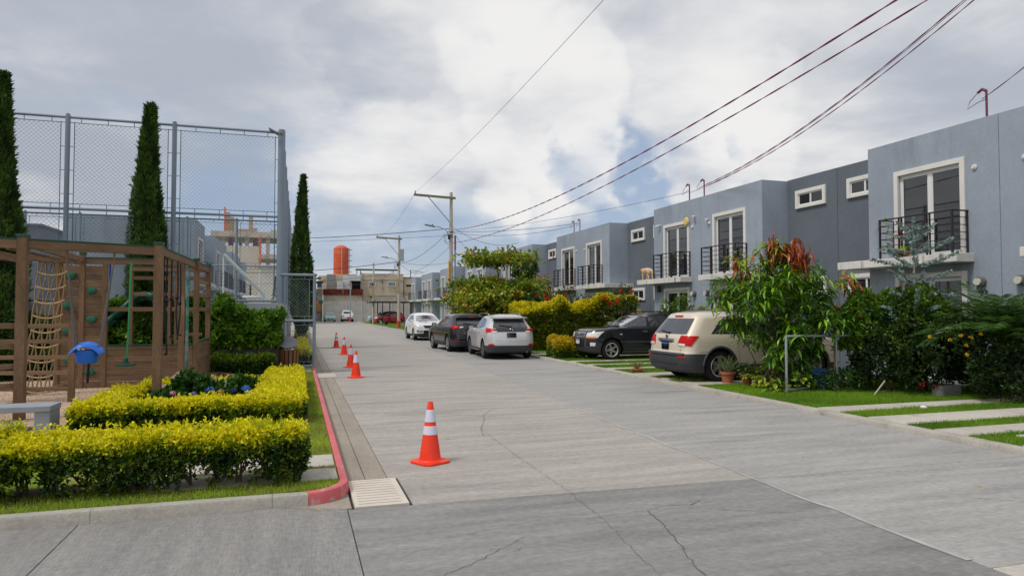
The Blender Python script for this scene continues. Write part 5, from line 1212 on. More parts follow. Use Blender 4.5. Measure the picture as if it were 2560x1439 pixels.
c.both('tail_light', M_tail, 'R', [(0.50, 1.04), (0.98, 0.97), (1.10, 1.15), (0.66, 1.115)], eps=0.018, nu=10)
c.both('reversing_light', M_lens, 'R', [(0.57, 0.99), (0.68, 0.975), (0.72, 1.03), (0.52, 1.035)], eps=0.020, nu=3, nv=2)
c.both('reflector', M_tail, 'R', [(0.60, 0.525), (0.88, 0.48), (0.86, 0.56), (0.70, 0.575)], eps=0.014, nu=4, nv=2)
c.gaps([('R', [(-0.72, 0.69), (-0.3, 0.655), (0.3, 0.655), (0.72, 0.69)]), ('R', [(0.73, 0.69), (0.70, 0.98)]), ('R', [(-0.73, 0.69), (-0.70, 0.98)]), ('L', [(1.35, 0.42), (1.30, 0.75), (1.15, 1.05)]), ('L', [(2.28, 0.42), (2.28, 1.1)]), ('L', [(3.15, 0.42), (3.2, 0.9), (3.12, 1.08)])])
c.plate('R', 0.88, None, m=mat('plate_silver', (0.50, 0.51, 0.55), 0.5), w_=0.32, h=0.15)
c.sideglass([[(0.93, 1.19), (1.45, 1.13), (1.45, 1.45), (1.12, 1.42)], [(1.50, 1.125), (2.25, 1.115), (2.25, 1.475), (1.50, 1.465)], [(2.31, 1.115), (3.05, 1.105), (2.72, 1.42), (2.31, 1.475)]])
c.patch('windscreen', M_cglass, 'F', [(-0.66, 1.13), (0.66, 1.13), (0.56, 1.47), (-0.56, 1.47)], eps=0.008, nu=12); c.both('headlight', M_lens, 'F', [(0.42, 0.72), (0.95, 0.80), (1.10, 0.92), (0.6, 0.84)], eps=0.012)
c.handles([(1.62, 0.93), (2.45, 0.91)], M_chr); c.mirrors(3.02, 1.10, mat('mirror_black', (0.03, 0.03, 0.035), 0.4)); c.rails(1.1, 3.0, 1.65, 0.60)
c.wiper('R', -0.02, 1.18, 0.42, 1.24); c.exhaust(-0.58)
b = MB(); p = c.at('R', 0, 1.075, 0.012)
for dy in (-0.03, 0.03): b.bar((p[0], dy - 0.008, 1.055), (p[0], dy + 0.008, 1.095), 0.012, 0.008)
b.bar((p[0], -0.03, 1.070), (p[0], 0.03, 1.080), 0.010, 0.008); ring = [(p[0], 0.058 * math.cos(t), 1.075 + 0.032 * math.sin(t)) for t in np.linspace(0, 6.283, 17)]; b.tube(ring, 0.004, 4); b.build('badge', M_chr, c.root)
b = MB(); b.bar(c.at('L', 1.35, 0.30, 0.05), c.at('L', 3.0, 0.30, 0.05), 0.10, 0.05); b.build('side_step', M_alloyd, c.root, bevel=0.01)
b = MB(); b.lathe([(0.03, 0), (0.012, 0.03), (0.006, 0.10), (0, 0.10)], 8, (-c.shift + 0.95, 0, 1.615), cap=False); b.build('aerial', M_seal, c.root)

# --- black crossover in front of it
L = 4.55; blackp = paint('black_paint', (0.010, 0.011, 0.014), 0.22, 0.2)
T = suvT(L, 1.66, w=0.92, hood=1.02, belt=1.10, rtop=0.50, wr=0.65)
c = Car('black crossover with silver wheels, second at the kerb between silver and white cars', 'car', T, L, 1.84, 1.66, place(7.06, 28.85, -3.0, L, 0.90), HD(-3.0), blackp, 0.365, (0.90, 3.60), rr=(0.46, 0.36), clad=lambda x, y, z: z < (0.50 if x < 0.50 or x > 4.0 else 0.40), group=KG)
c.patch('rear_window', M_cglass, 'R', [(-0.66, 1.17), (0.66, 1.17), (0.57, 1.45), (-0.57, 1.45)], eps=0.008, nu=12)
c.patch('roof_spoiler', M_seal, 'R', [(-0.62, 1.46), (0.62, 1.46), (0.62, 1.52), (-0.62, 1.52)], eps=0.16, nu=12, nv=2)
c.patch('brake_light', M_tail, 'R', [(-0.12, 1.475), (0.12, 1.475), (0.12, 1.495), (-0.12, 1.495)], eps=0.165, nu=2, nv=1)
c.both('tail_light', M_tail, 'R', [(0.46, 1.09), (0.86, 0.98), (1.16, 1.12), (0.80, 1.14)], eps=0.016, nu=10); c.both('reversing_light', M_lens, 'R', [(0.44, 1.05), (0.60, 1.03), (0.56, 1.09), (0.42, 1.10)], eps=0.018, nu=3, nv=2)
c.both('reflector', M_tail, 'R', [(0.62, 0.46), (0.80, 0.46), (0.80, 0.51), (0.62, 0.51)], eps=0.014, nu=3, nv=1)
c.sideglass([[(1.0, 1.22), (1.48, 1.14), (1.48, 1.46), (1.22, 1.43)], [(1.53, 1.135), (2.30, 1.12), (2.30, 1.50), (1.53, 1.48)], [(2.36, 1.12), (3.15, 1.11), (2.80, 1.44), (2.36, 1.50)]])
c.patch('windscreen', M_cglass, 'F', [(-0.68, 1.13), (0.68, 1.13), (0.57, 1.49), (-0.57, 1.49)], eps=0.008, nu=12)
c.gaps([('L', [(1.40, 0.45), (1.36, 0.8), (1.25, 1.08)]), ('L', [(2.33, 0.45), (2.33, 1.1)]), ('L', [(3.25, 0.45), (3.3, 0.9), (3.22, 1.08)]), ('R', [(-0.7, 0.66), (0.7, 0.66)])])
c.handles([(1.70, 0.95), (2.55, 0.93)], blackp); c.mirrors(3.1, 1.12, blackp); c.wiper('R', 0.0, 1.18, 0.4, 1.23)
c.patch('sill_trim', M_alloyd, 'L', [(1.5, 0.42), (3.1, 0.42), (3.1, 0.45), (1.5, 0.45)], eps=0.012, nu=4, nv=1)
c.patch('bumper_line', M_alloyd, 'R', [(-0.8, 0.585), (0.8, 0.585), (0.8, 0.60), (-0.8, 0.60)], eps=0.010, nu=12, nv=1); c.patch('plate_recess', M_seal, 'R', [(-0.30, 0.80), (0.30, 0.80), (0.34, 1.0), (-0.34, 1.0)], eps=0.010, nu=4, nv=2)
b = MB(); 
for e in 'L':
    pass
b.bar(c.at('L', 1.6, 1.49, 0.02), c.at('L', 2.75, 1.50, 0.02), 0.02, 0.04); b.build('wind_deflector', M_alloyd, c.root)

# --- white crossover facing the camera
L = 4.44; whitep = paint('white_paint', (0.78, 0.79, 0.80), 0.3, 0.0)
T = suvT(L, 1.63, w=0.92, hood=1.02, belt=1.10, rtop=0.46, wr=0.64)
a = R(180); c = Car('white crossover facing the camera, third at the kerb behind the black one', 'car', T, L, 1.85, 1.63, (7.48, 39.45 + L / 2, 0), HD(180), whitep, 0.36, (0.90, 3.54), clad=lambda x, y, z: z < (0.40 if x > 3.9 else 0.38), group=KG)
c.patch('windscreen', mat('windscreen_sky_tone', (0.24, 0.24, 0.27), 0.06, 1.0, coat=1.0), 'F', [(-0.70, 1.12), (0.70, 1.12), (0.58, 1.47), (-0.58, 1.47)], eps=0.008, nu=12)  # pale base colour stands in for sky reflected in the glass
c.patch('rear_window', M_cglass, 'R', [(-0.64, 1.17), (0.64, 1.17), (0.55, 1.44), (-0.55, 1.44)], eps=0.008, nu=12)
c.sideglass([[(1.0, 1.19), (1.45, 1.13), (1.45, 1.44), (1.2, 1.42)], [(1.50, 1.125), (2.25, 1.115), (2.25, 1.47), (1.50, 1.46)], [(2.31, 1.115), (3.05, 1.105), (2.72, 1.42), (2.31, 1.47)]])
c.both('headlight', M_lens, 'F', [(0.46, 0.80), (0.72, 0.74), (1.14, 0.90), (0.60, 0.93)], eps=0.012); c.patch('grille', M_seal, 'F', [(-0.36, 0.74), (0.36, 0.74), (0.46, 0.88), (-0.46, 0.88)], eps=0.012, nu=8)
c.patch('grille_bar', M_chr, 'F', [(-0.47, 0.885), (0.47, 0.885), (0.49, 0.905), (-0.49, 0.905)], eps=0.014, nu=8, nv=1)
c.both('fog_light_trim', M_clad, 'F', [(0.50, 0.50), (0.82, 0.50), (0.86, 0.63), (0.50, 0.58)], eps=0.010, nu=5); c.both('fog_light', M_lens, 'F', [(0.58, 0.53), (0.76, 0.54), (0.76, 0.58), (0.58, 0.57)], eps=0.016, nu=3, nv=2)
c.patch('air_intake', M_seal, 'F', [(-0.45, 0.42), (0.45, 0.42), (0.45, 0.60), (-0.45, 0.60)], eps=0.008, nu=8, nv=2); c.plate('F', 0.60, None, eps=0.02)
c.mirrors(3.05, 1.12, whitep); c.handles([(1.65, 0.93), (2.5, 0.91)], whitep); c.wiper('F', -0.5, 1.11, 0.0, 1.15)
c.both('tail_light', M_tail, 'R', [(0.5, 0.95), (0.9, 0.93), (1.02, 1.1), (0.62, 1.1)], eps=0.014)

# --- dark car in the yard behind
L = 4.5; T = suvT(L, 1.58, w=0.89, hood=0.98, belt=1.04, rtop=0.45, wr=0.62); grp = paint('dark_green_paint', (0.02, 0.035, 0.035), 0.25, 0.3)
c = Car('dark car in a yard, only its roof showing between white and black cars', 'car', T, L, 1.8, 1.6, (10.6, 46.6, 0.06), HD(-90), grp, 0.33, (0.86, 3.5))
c.patch('windscreen', M_cglass, 'F', [(-0.66, 1.06), (0.66, 1.06), (0.55, 1.42), (-0.55, 1.42)], eps=0.008, nu=10); c.sideglass([[(1.0, 1.12), (2.2, 1.07), (2.2, 1.42), (1.2, 1.38)], [(2.27, 1.07), (3.05, 1.06), (2.7, 1.38), (2.27, 1.42)]]); c.patch('rear_window', M_cglass, 'R', [(-0.6, 1.1), (0.6, 1.1), (0.5, 1.4), (-0.5, 1.4)], eps=0.008)

# --- black older SUV nose towards the street (in the yard)
L = 4.35; T = suvT(L, 1.66, w=0.90, hood=1.10, belt=1.14, cowl=1.22, wsh=0.74, rtop=0.30, wr=0.66, nose=0.02)
T[4] = (0.74, 0.012, L - 0.010, 0.905)
bl2 = paint('black_paint_two', (0.012, 0.013, 0.018), 0.22, 0.2)
c = Car('black SUV with grey bumper and chrome grille, parked nose out beside the tall hedge', 'car', T, L, 1.80, 1.66, (9.42 + L / 2, 22.12, 0.06), HD(-90), bl2, 0.365, (0.85, 3.48), fr=(0.50, 0.30), clad=lambda x, y, z: (x > 3.86 and z < 0.70) or (z < 0.34), spokes=5)
c.patch('windscreen', mat('windscreen_sky_tone', (0.24, 0.24, 0.27), 0.06, 1.0, coat=1.0), 'F', [(-0.68, 1.17), (0.68, 1.17), (0.58, 1.50), (-0.58, 1.50)], eps=0.008, nu=12)  # same pale glass, sky reflection put into its base colour
c.sideglass([[(0.55, 1.20), (1.10, 1.17), (1.10, 1.48), (0.62, 1.46)], [(1.16, 1.17), (2.02, 1.165), (2.02, 1.51), (1.16, 1.50)], [(2.10, 1.165), (3.02, 1.155), (2.62, 1.45), (2.10, 1.51)]])
for e in 'LS': c.patch('window_chrome', M_chr, e, [(2.0, 1.515), (2.55, 1.49), (2.55, 1.515), (2.0, 1.54)], eps=0.010, nu=4, nv=1); c.patch('window_chrome', M_chr, e, [(2.66, 1.46), (3.02, 1.19), (3.06, 1.21), (2.68, 1.49)], eps=0.010, nu=4, nv=1)
c.both('headlight', M_lens, 'F', [(0.52, 0.80), (1.02, 0.78), (1.16, 1.00), (0.56, 0.95)], eps=0.016, nu=8); c.both('indicator', M_amb, 'F', [(0.54, 0.77), (0.94, 0.765), (0.95, 0.82), (0.54, 0.825)], eps=0.020, nu=5, nv=2)
c.patch('grille', M_chr, 'F', [(-0.44, 0.80), (0.44, 0.80), (0.46, 0.96), (-0.46, 0.96)], eps=0.014, nu=10)
for z in (0.825, 0.885): c.patch('grille_slot', M_seal, 'F', [(-0.40, z), (0.40, z), (0.41, z + 0.040), (-0.41, z + 0.040)], eps=0.020, nu=8, nv=1)
b = MB(); p = c.at('F', 0, 0.88, 0.026); b.lathe([(0, 0), (0.05, 0.0), (0.04, 0.012), (0, 0.014)], 16, (p[0], 0, 0.88), axis='x', cap=False); b.build('badge', M_chr, c.root)
c.patch('air_intake', M_seal, 'F', [(-0.42, 0.46), (0.42, 0.46), (0.42, 0.68), (-0.42, 0.68)], eps=0.010, nu=8, nv=2); c.plate('F', 0.64, None, u=0.0, w_=0.30, h=0.17, band=M_pblue, eps=0.03)
c.both('fog_light_trim', M_seal, 'F', [(0.60, 0.50), (0.92, 0.50), (0.92, 0.64), (0.60, 0.64)], eps=0.010, nu=4, nv=2); c.both('fog_light', M_lens, 'F', [(0.78, 0.50), (0.95, 0.50), (0.97, 0.62), (0.78, 0.62)], eps=0.018, nu=4, nv=2)
c.both('bumper_ridge', M_clad, 'F', [(0.55, 0.70), (1.28, 0.70), (1.28, 0.735), (0.55, 0.735)], eps=0.03, nu=8, nv=1)
c.gaps([('L', [(1.14, 0.36), (1.14, 1.15)]), ('L', [(2.06, 0.36), (2.06, 1.15)]), ('L', [(3.02, 0.40), (3.05, 0.9), (3.0, 1.15)])])
for e in 'LS': c.patch('door_moulding', M_clad, e, [(1.3, 0.60), (3.0, 0.60), (3.0, 0.66), (1.3, 0.66)], eps=0.016, nu=6, nv=1); c.patch('sill_trim', M_clad, e, [(1.3, 0.36), (3.0, 0.36), (3.0, 0.40), (1.3, 0.40)], eps=0.014, nu=6, nv=1)
for e in 'LS': c.patch('side_repeater', M_lens, e, [(3.10, 0.88), (3.18, 0.88), (3.18, 0.91), (3.10, 0.91)], eps=0.012, nu=2, nv=1)
c.handles([(1.32, 0.99), (2.22, 0.98)], M_chr); c.mirrors(3.0, 1.20, mat('mirror_grey', (0.22, 0.22, 0.23), 0.4)); c.rails(0.6, 2.75, 1.665, 0.62, M_seal, 0.05); c.wiper('F', 0.5, 1.16, -0.05, 1.20); c.wiper('F', -0.1, 1.16, -0.6, 1.20)

# --- cream SUV, tail to the street
L = 4.68; cream = paint('cream_paint', (0.70, 0.62, 0.50), 0.34, 0.12)
T = suvT(L, 1.70, w=0.94, hood=1.06, belt=1.13, cowl=1.25, rtop=0.42, wr=0.70, rr0=0.03)
T[3] = (0.60, -0.02, L, 0.94); T[2] = (0.45, -0.01, L - 0.005, 0.937)
c = Car('cream SUV with dark bumper, parked tail to the street behind the flowerpots', 'car', T, L, 1.88, 1.70, (8.62 + L / 2, 14.90, 0.06), HD(90), cream, 0.385, (0.98, 3.68), rr=(0.30, 0.26), clad=lambda x, y, z: (x < 0.62 and z < 0.70) or z < 0.40, alloy=M_alloy, spokes=6)
c.patch('rear_window', M_cglass, 'R', [(-0.74, 1.15), (0.74, 1.15), (0.64, 1.52), (-0.64, 1.52)], eps=0.010, nu=12)
c.patch('brake_light', M_tail, 'R', [(-0.17, 1.565), (0.17, 1.565), (0.17, 1.595), (-0.17, 1.595)], eps=0.03, nu=3, nv=1)
c.both('tail_light', M_tail, 'R', [(0.52, 0.90), (0.95, 0.87), (1.06, 1.11), (0.60, 1.12)], eps=0.018, nu=8); c.both('reversing_light', M_lens, 'R', [(0.55, 0.885), (0.80, 0.875), (0.80, 0.925), (0.56, 0.935)], eps=0.024, nu=4, nv=1)
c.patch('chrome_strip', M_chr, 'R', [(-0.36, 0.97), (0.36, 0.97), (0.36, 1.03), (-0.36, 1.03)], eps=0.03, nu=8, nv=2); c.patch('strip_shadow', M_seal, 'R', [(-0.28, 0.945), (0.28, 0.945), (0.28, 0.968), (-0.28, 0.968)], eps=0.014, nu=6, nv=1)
c.plate('R', 0.86, 'P 021', w_=0.30, h=0.16, band=M_pblue, eps=0.022); c.both('reflector', M_tail, 'R', [(0.62, 0.60), (0.86, 0.60), (0.86, 0.635), (0.62, 0.635)], eps=0.014, nu=3, nv=1)
b = MB(); p = c.at('R', 0, 1.075, 0.014); b.lathe([(0, 0), (0.055, 0.0), (0.05, -0.01), (0, -0.012)], 18, (p[0], 0, 1.08), axis='x', cap=False); b.build('badge', M_alloyd, c.root)
c.patch('bumper_step', M_clad, 'R', [(-0.8, 0.655), (0.8, 0.655), (0.8, 0.705), (-0.8, 0.705)], eps=0.045, nu=12, nv=2); c.patch('bumper_crease', M_clad, 'R', [(-0.6, 0.46), (0.6, 0.46), (0.6, 0.485), (-0.6, 0.485)], eps=0.02, nu=8, nv=1)
c.sideglass([[(0.80, 1.17), (1.42, 1.165), (1.42, 1.52), (1.12, 1.47)], [(1.46, 1.165), (2.38, 1.155), (2.38, 1.54), (1.46, 1.525)], [(2.45, 1.155), (3.20, 1.145), (2.85, 1.50), (2.45, 1.54)]])
c.patch('windscreen', M_cglass, 'F', [(-0.70, 1.16), (0.70, 1.16), (0.6, 1.52), (-0.6, 1.52)], eps=0.008, nu=12)
c.gaps([('S', [(1.52, 0.46), (1.50, 0.8), (1.38, 1.13)]), ('S', [(2.42, 0.42), (2.42, 1.15)]), ('S', [(3.30, 0.42), (3.3, 1.13)]), ('R', [(0.66, 0.72), (0.68, 0.88)]), ('R', [(-0.66, 0.72), (-0.68, 0.88)]), ('S', [(0.40, 0.73), (0.95, 0.74)])])
c.handles([(1.68, 1.00), (2.62, 0.99)], M_chr); c.mirrors(3.2, 1.16, cream); c.rails(0.95, 3.1, 1.705, 0.66, M_alloyd, 0.04); c.wiper('R', -0.06, 1.17, 0.38, 1.22)
for e in 'LS':
    for ax in c.axles:
        b = MB(); ring = []; rad = c.Rw + 0.075
        for t in np.linspace(R(2), R(178), 25):
            x = ax + rad * math.cos(t); z = c.Rw + rad * math.sin(t); ring.append(c.at(e, x, z, 0.0))
        b.tube(ring, 0.030, 6); b.build('arch_trim', M_clad, c.root, smooth=True)

# --- far cars
L = 4.0; T = suvT(L, 1.47, w=0.85, hood=0.90, belt=0.96, cowl=0.98, wsh=0.85, rtop=0.36, wr=0.58, zb=0.2)
redp = paint('red_paint', (0.50, 0.015, 0.03), 0.3, 0.1)
c = Car('red hatchback parked under the dark carport roof', 'car', T, L, 1.7, 1.47, (11.35, 88.9, 0.06), HD(-90), redp, 0.31, (0.75, 3.25)); c.sideglass([[(0.75, 1.02), (1.70, 0.98), (1.70, 1.31), (1.0, 1.28)], [(1.76, 0.98), (2.75, 0.97), (2.25, 1.28), (1.76, 1.31)]]); c.patch('windscreen', M_cglass, 'F', [(-0.62, 0.98), (0.62, 0.98), (0.52, 1.30), (-0.52, 1.30)], eps=0.008, nu=10)
c.both('headlight', M_lens, 'F', [(0.5, 0.68), (0.85, 0.66), (1.05, 0.84), (0.6, 0.80)], eps=0.012); c.patch('grille', M_seal, 'F', [(-0.35, 0.45), (0.35, 0.45), (0.4, 0.60), (-0.4, 0.60)], eps=0.012); c.mirrors(2.75, 1.0, redp)
c = Car('pale blue car behind the red hatchback under the carport', 'car', suvT(4.3, 1.62, w=0.88, hood=0.98, belt=1.05, rtop=0.4, wr=0.62), 4.3, 1.78, 1.62, (10.9, 91.6, 0.06), HD(-90), paint('pale_blue_paint', (0.35, 0.52, 0.60), 0.3, 0.2), 0.34, (0.85, 3.45)); c.sideglass([[(0.9, 1.1), (2.2, 1.08), (2.2, 1.45), (1.1, 1.42)], [(2.27, 1.08), (3.0, 1.07), (2.6, 1.42), (2.27, 1.45)]]); c.patch('windscreen', M_cglass, 'F', [(-0.66, 1.08), (0.66, 1.08), (0.55, 1.44), (-0.55, 1.44)], eps=0.008, nu=10)
L = 4.4; tealp = paint('pale_green_paint', (0.30, 0.55, 0.48), 0.3, 0.2); T = suvT(L, 1.45, w=0.85, hood=0.88, belt=0.94, cowl=1.15, wsh=0.75, rtop=0.95, wr=0.56, zb=0.2)
c = Car('pale green saloon facing the camera in front of the end wall', 'car', T, L, 1.7, 1.45, (4.72, 108.2, 0), HD(180), tealp, 0.31, (0.85, 3.45)); c.patch('windscreen', M_cglass, 'F', [(-0.62, 0.97), (0.62, 0.97), (0.50, 1.28), (-0.50, 1.28)], eps=0.01, nu=8); c.both('headlight', M_lens, 'F', [(0.45, 0.62), (0.85, 0.62), (1.0, 0.80), (0.5, 0.76)], eps=0.012); c.patch('grille', M_seal, 'F', [(-0.4, 0.36), (0.4, 0.36), (0.4, 0.5), (-0.4, 0.5)], eps=0.012); c.plate('F', 0.50, None, w_=0.3, h=0.12); c.mirrors(3.1, 0.98, tealp); c.sideglass([[(1.2, 1.0), (2.1, 0.98), (2.1, 1.28), (1.45, 1.25)], [(2.16, 0.98), (3.0, 0.97), (2.5, 1.25), (2.16, 1.28)]])
# white pickup, tail to the camera: cab and open bed
L = 5.1; T = [(0.42, 0.05, L - 0.1, 0.80), (0.48, 0.0, L - 0.02, 0.85), (0.75, 0.0, L, 0.87), (0.98, 0.02, L - 0.10, 0.865), (1.04, 0.03, L - 0.5, 0.85), (1.12, 0.05, L - 1.3, 0.84), (1.125, 1.90, L - 1.32, 0.83), (1.62, 2.08, L - 1.95, 0.66), (1.70, 2.20, L - 2.15, 0.58), (1.74, 2.5, L - 2.5, 0.40)]
c = Car('white pickup with its tailgate to the camera in front of the end wall', 'pickup', T, L, 1.74, 1.74, (7.30, 107.6, 0), HD(0), whitep, 0.38, (1.1, 4.1), rr=(0.08, 0.08), name='pickup_truck')
c.patch('rear_window', M_cglass, 'R', [(-0.62, 1.22), (0.62, 1.22), (0.54, 1.60), (-0.54, 1.60)], eps=0.01); c.both('tail_light', M_tail, 'R', [(0.70, 0.78), (0.82, 0.78), (0.82, 1.0), (0.70, 1.0)], eps=0.014, nu=2, nv=2); c.patch('rear_bumper', M_chr, 'R', [(-0.78, 0.50), (0.78, 0.50), (0.78, 0.64), (-0.78, 0.64)], eps=0.08); c.plate('R', 0.62, None, w_=0.3, h=0.12, eps=0.09, m=mat('plate_grey', (0.3, 0.31, 0.35), 0.5))
c.gaps([('R', [(-0.66, 0.70), (0.66, 0.70)]), ('R', [(-0.66, 0.70), (-0.66, 1.08)]), ('R', [(0.66, 0.70), (0.66, 1.08)])]); c.mirrors(3.55, 1.25, whitep)
# motorbike by the gate side of the street
g = empty('motorbike', (2.15, 73.5, 0), R(100)); g.location = (1.55, 73.5, 0); tag(g, 'small dark motorbike parked on the left, seen past the gate', 'motorbike')
for x in (-0.62, 0.62):
    b = MB(); b.lathe([(0.20, -0.04), (0.28, -0.045), (0.30, 0), (0.28, 0.045), (0.20, 0.04)], 20, (x, 0, 0.30), axis='y', cap=False); b.cyl((x, -0.02, 0.30), (x, 0.02, 0.30), 0.19, n=16); b.build('wheel', M_tyre, g, smooth=True)
b = MB(); b.add([(-0.5, -0.10, 0.70), (0.35, -0.12, 0.72), (0.35, 0.12, 0.72), (-0.5, 0.10, 0.70), (-0.55, -0.08, 0.84), (0.28, -0.10, 0.95), (0.28, 0.10, 0.95), (-0.55, 0.08, 0.84)], [(0, 3, 2, 1), (4, 5, 6, 7), (0, 1, 5, 4), (1, 2, 6, 5), (2, 3, 7, 6), (3, 0, 4, 7)]); b.build('tank_and_seat', mat('bike_red', (0.3, 0.03, 0.03), 0.3), g, bevel=0.03)
b = MB(); b.box(-0.25, -0.14, 0.28, 0.25, 0.14, 0.68); b.build('engine', M_clad, g, bevel=0.03)
b = MB(); b.cyl((0.62, 0.07, 0.3), (0.42, 0.07, 0.98), 0.025); b.cyl((0.62, -0.07, 0.3), (0.42, -0.07, 0.98), 0.025); b.cyl((0.40, -0.33, 1.04), (0.40, 0.33, 1.04), 0.018); b.build('fork_and_handlebar', M_chr, g)
b = MB(); b.lathe([(0, 0.1), (0.06, 0.09), (0.08, 0.0), (0, 0)], 12, (0.50, 0, 0.86), axis='x', cap=False); b.build('headlamp', M_lens, g)
# ================================================================== VEGETATION
def C(*a): return np.array(a, float)
YEL, YG, DKG, MDG, BRG = C(0.80, 0.72, 0.008), C(0.30, 0.40, 0.012), C(0.022, 0.060, 0.008), C(0.055, 0.125, 0.012), C(0.12, 0.24, 0.018)
M_bark = mat('bark', (0.13, 0.09, 0.06), 0.9, 0.15, var=0.25, vscale=6, bump=0.7, bscale=30)
def stems(parent, items, name='stem', m=None, n=5):
    b = MB()
    for pts, r in items: b.tube(pts, r, n)
    return b.build(name, m or M_bark, parent)
def hedge(name, boxes, lab, dens, twig=0.07, ll=0.045, lw=0.024, ztips=0.35, cols=(DKG, YG, YEL), rough=0.06, topy=0.35, stem_gap=0.0, yellowness=1.0, cat='hedge', nl=6, legs=True, dark=0.0, top_noise=0.06, m=None):
    """clipped hedge: twigs over the faces and through the outer shell of one or more boxes (x0,y0,z0,x1,y1,z1)"""
    cx = np.mean([(q[0] + q[3]) / 2 for q in boxes]); cy = np.mean([(q[1] + q[4]) / 2 for q in boxes]); zb = min(q[2] for q in boxes)
    root = empty(name, (0, 0, 0)); tag(root, lab, cat)
    PP, DD = [], []
    for (x0, y0, z0, x1, y1, z1) in boxes:
        w_, d_, h_ = x1 - x0, y1 - y0, z1 - z0
        faces = [(w_ * d_ * 1.15, 't'), (w_ * h_, 'f'), (w_ * h_ * 0.55, 'b'), (d_ * h_, 'l'), (d_ * h_, 'r'), ((w_ * d_ * h_) ** (2 / 3) * 0.8, 'i')]
        for ar, f in faces:
            n = int(ar * dens); u, v = rng.random(n), rng.random(n); dep = -np.abs(rng.normal(size=n)) * 0.06
            X_, Y_, Z_ = x0 + u * w_, y0 + u * d_, z0 + v * h_; up = np.full(n, 0.55)
            if f == 't': p = np.stack([X_, y0 + v * d_, z1 + dep * 0.6], 1); dn = np.stack([rng.normal(size=n) * .35, rng.normal(size=n) * .35, np.ones(n)], 1)
            elif f == 'f': p = np.stack([X_, y0 - dep, Z_], 1); dn = np.stack([rng.normal(size=n) * .5, -np.ones(n), up + rng.normal(size=n) * .4], 1)
            elif f == 'b': p = np.stack([X_, y1 + dep, Z_], 1); dn = np.stack([rng.normal(size=n) * .5, np.ones(n), up], 1)
            elif f == 'l': p = np.stack([x0 - dep, Y_, Z_], 1); dn = np.stack([-np.ones(n), rng.normal(size=n) * .5, up], 1)
            elif f == 'r': p = np.stack([x1 + dep, Y_, Z_], 1); dn = np.stack([np.ones(n), rng.normal(size=n) * .5, up], 1)
            else: p = np.stack([X_, y0 + rng.random(n) * d_, z0 + rng.random(n) * h_], 1); dn = rng.normal(size=(n, 3)); dn[:, 2] += 0.6
            PP.append(np.concatenate([p, np.full((n, 1), z0), np.full((n, 1), z1)], 1)); DD.append(dn)
    P = np.concatenate(PP); Dn = np.concatenate(DD); z0s, z1s = P[:, 3], P[:, 4]; P = P[:, :3].copy(); hrel = (P[:, 2] - z0s) / (z1s - z0s)
    nz = vnoise(P, 3.0); nz2 = vnoise(P + 31, 7.0); bul = (vnoise(P + 11, 1.6) - 0.5)
    P[:, 2] += (hrel > 0.6) * bul * top_noise * 2 + (nz2 - 0.5) * 0.03
    P += unit(Dn) * ((nz - 0.5) * rough * 1.6)[:, None]
    if stem_gap > 0:     # thin, ragged foliage towards the ground
        keep = rng.random(len(P)) < np.clip((hrel - 0.02) / stem_gap + (nz - 0.5) * 1.3, 0.10, 1); keep &= ~((nz2 > 0.60) & (hrel < stem_gap * 1.2)); P, Dn, hrel, nz, nz2 = P[keep], Dn[keep], hrel[keep], nz[keep], nz2[keep]
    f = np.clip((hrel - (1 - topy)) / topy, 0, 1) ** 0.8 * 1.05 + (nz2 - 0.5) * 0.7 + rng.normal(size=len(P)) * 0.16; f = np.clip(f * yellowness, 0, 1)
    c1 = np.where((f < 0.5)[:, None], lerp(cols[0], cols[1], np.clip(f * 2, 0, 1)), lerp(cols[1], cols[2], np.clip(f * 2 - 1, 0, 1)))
    # shoots standing proud of the cut
    k = (hrel > 0.85) & (rng.random(len(P)) < 0.05); P[k, 2] += rng.random(k.sum()) * ztips * 0.3
    sprigs(P, Dn, nl, twig, ll, lw, 0.62, c1, 'foliage', m or LEAF, root)
    if legs:
        it = []
        for (x0, y0, z0, x1, y1, z1) in boxes:
            L_n = int(max(x1 - x0, y1 - y0) / 0.22)
            for i in range(L_n):
                x, y = (x0 + (i + .5) * (x1 - x0) / L_n, (y0 + y1) / 2) if x1 - x0 > y1 - y0 else ((x0 + x1) / 2, y0 + (i + .5) * (y1 - y0) / L_n)
                for j in range(5): it.append(([(x + jit(.05), y + jit(.05), zb - 0.03), (x + jit(.1), y + jit(.1), z0 + (z1 - z0) * 0.35), (x + jit(.22), y + jit(.2), z0 + (z1 - z0) * 0.8)], [0.013, 0.009, 0.004]))
        stems(root, it)
    return root
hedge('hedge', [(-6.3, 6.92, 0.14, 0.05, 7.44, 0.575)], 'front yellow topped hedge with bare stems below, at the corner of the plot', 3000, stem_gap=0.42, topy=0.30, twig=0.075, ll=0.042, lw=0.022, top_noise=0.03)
for (x, y, h) in ((-2.42, 7.2, 0.15), (-2.58, 7.2, 0.10)):
    n = 26; t = rng.random(n); P = np.stack([x + (rng.random(n) - .5) * .16, np.full(n, y) + (rng.random(n) - .5) * .1, 0.60 + t * h], 1); o = sprigs(P, np.tile(C(0, 0, 1), (n, 1)) + rng.normal(size=(n, 3)) * .4, 6, 0.06, 0.045, 0.022, 0.6, lerp(YG, YEL, rng.random(n)), 'shoot', LEAF); tag(o, 'taller loose shoots standing above the front hedge' if h > .12 else 'low loose shoots rising from the front hedge beside the bench leg', 'shoots')
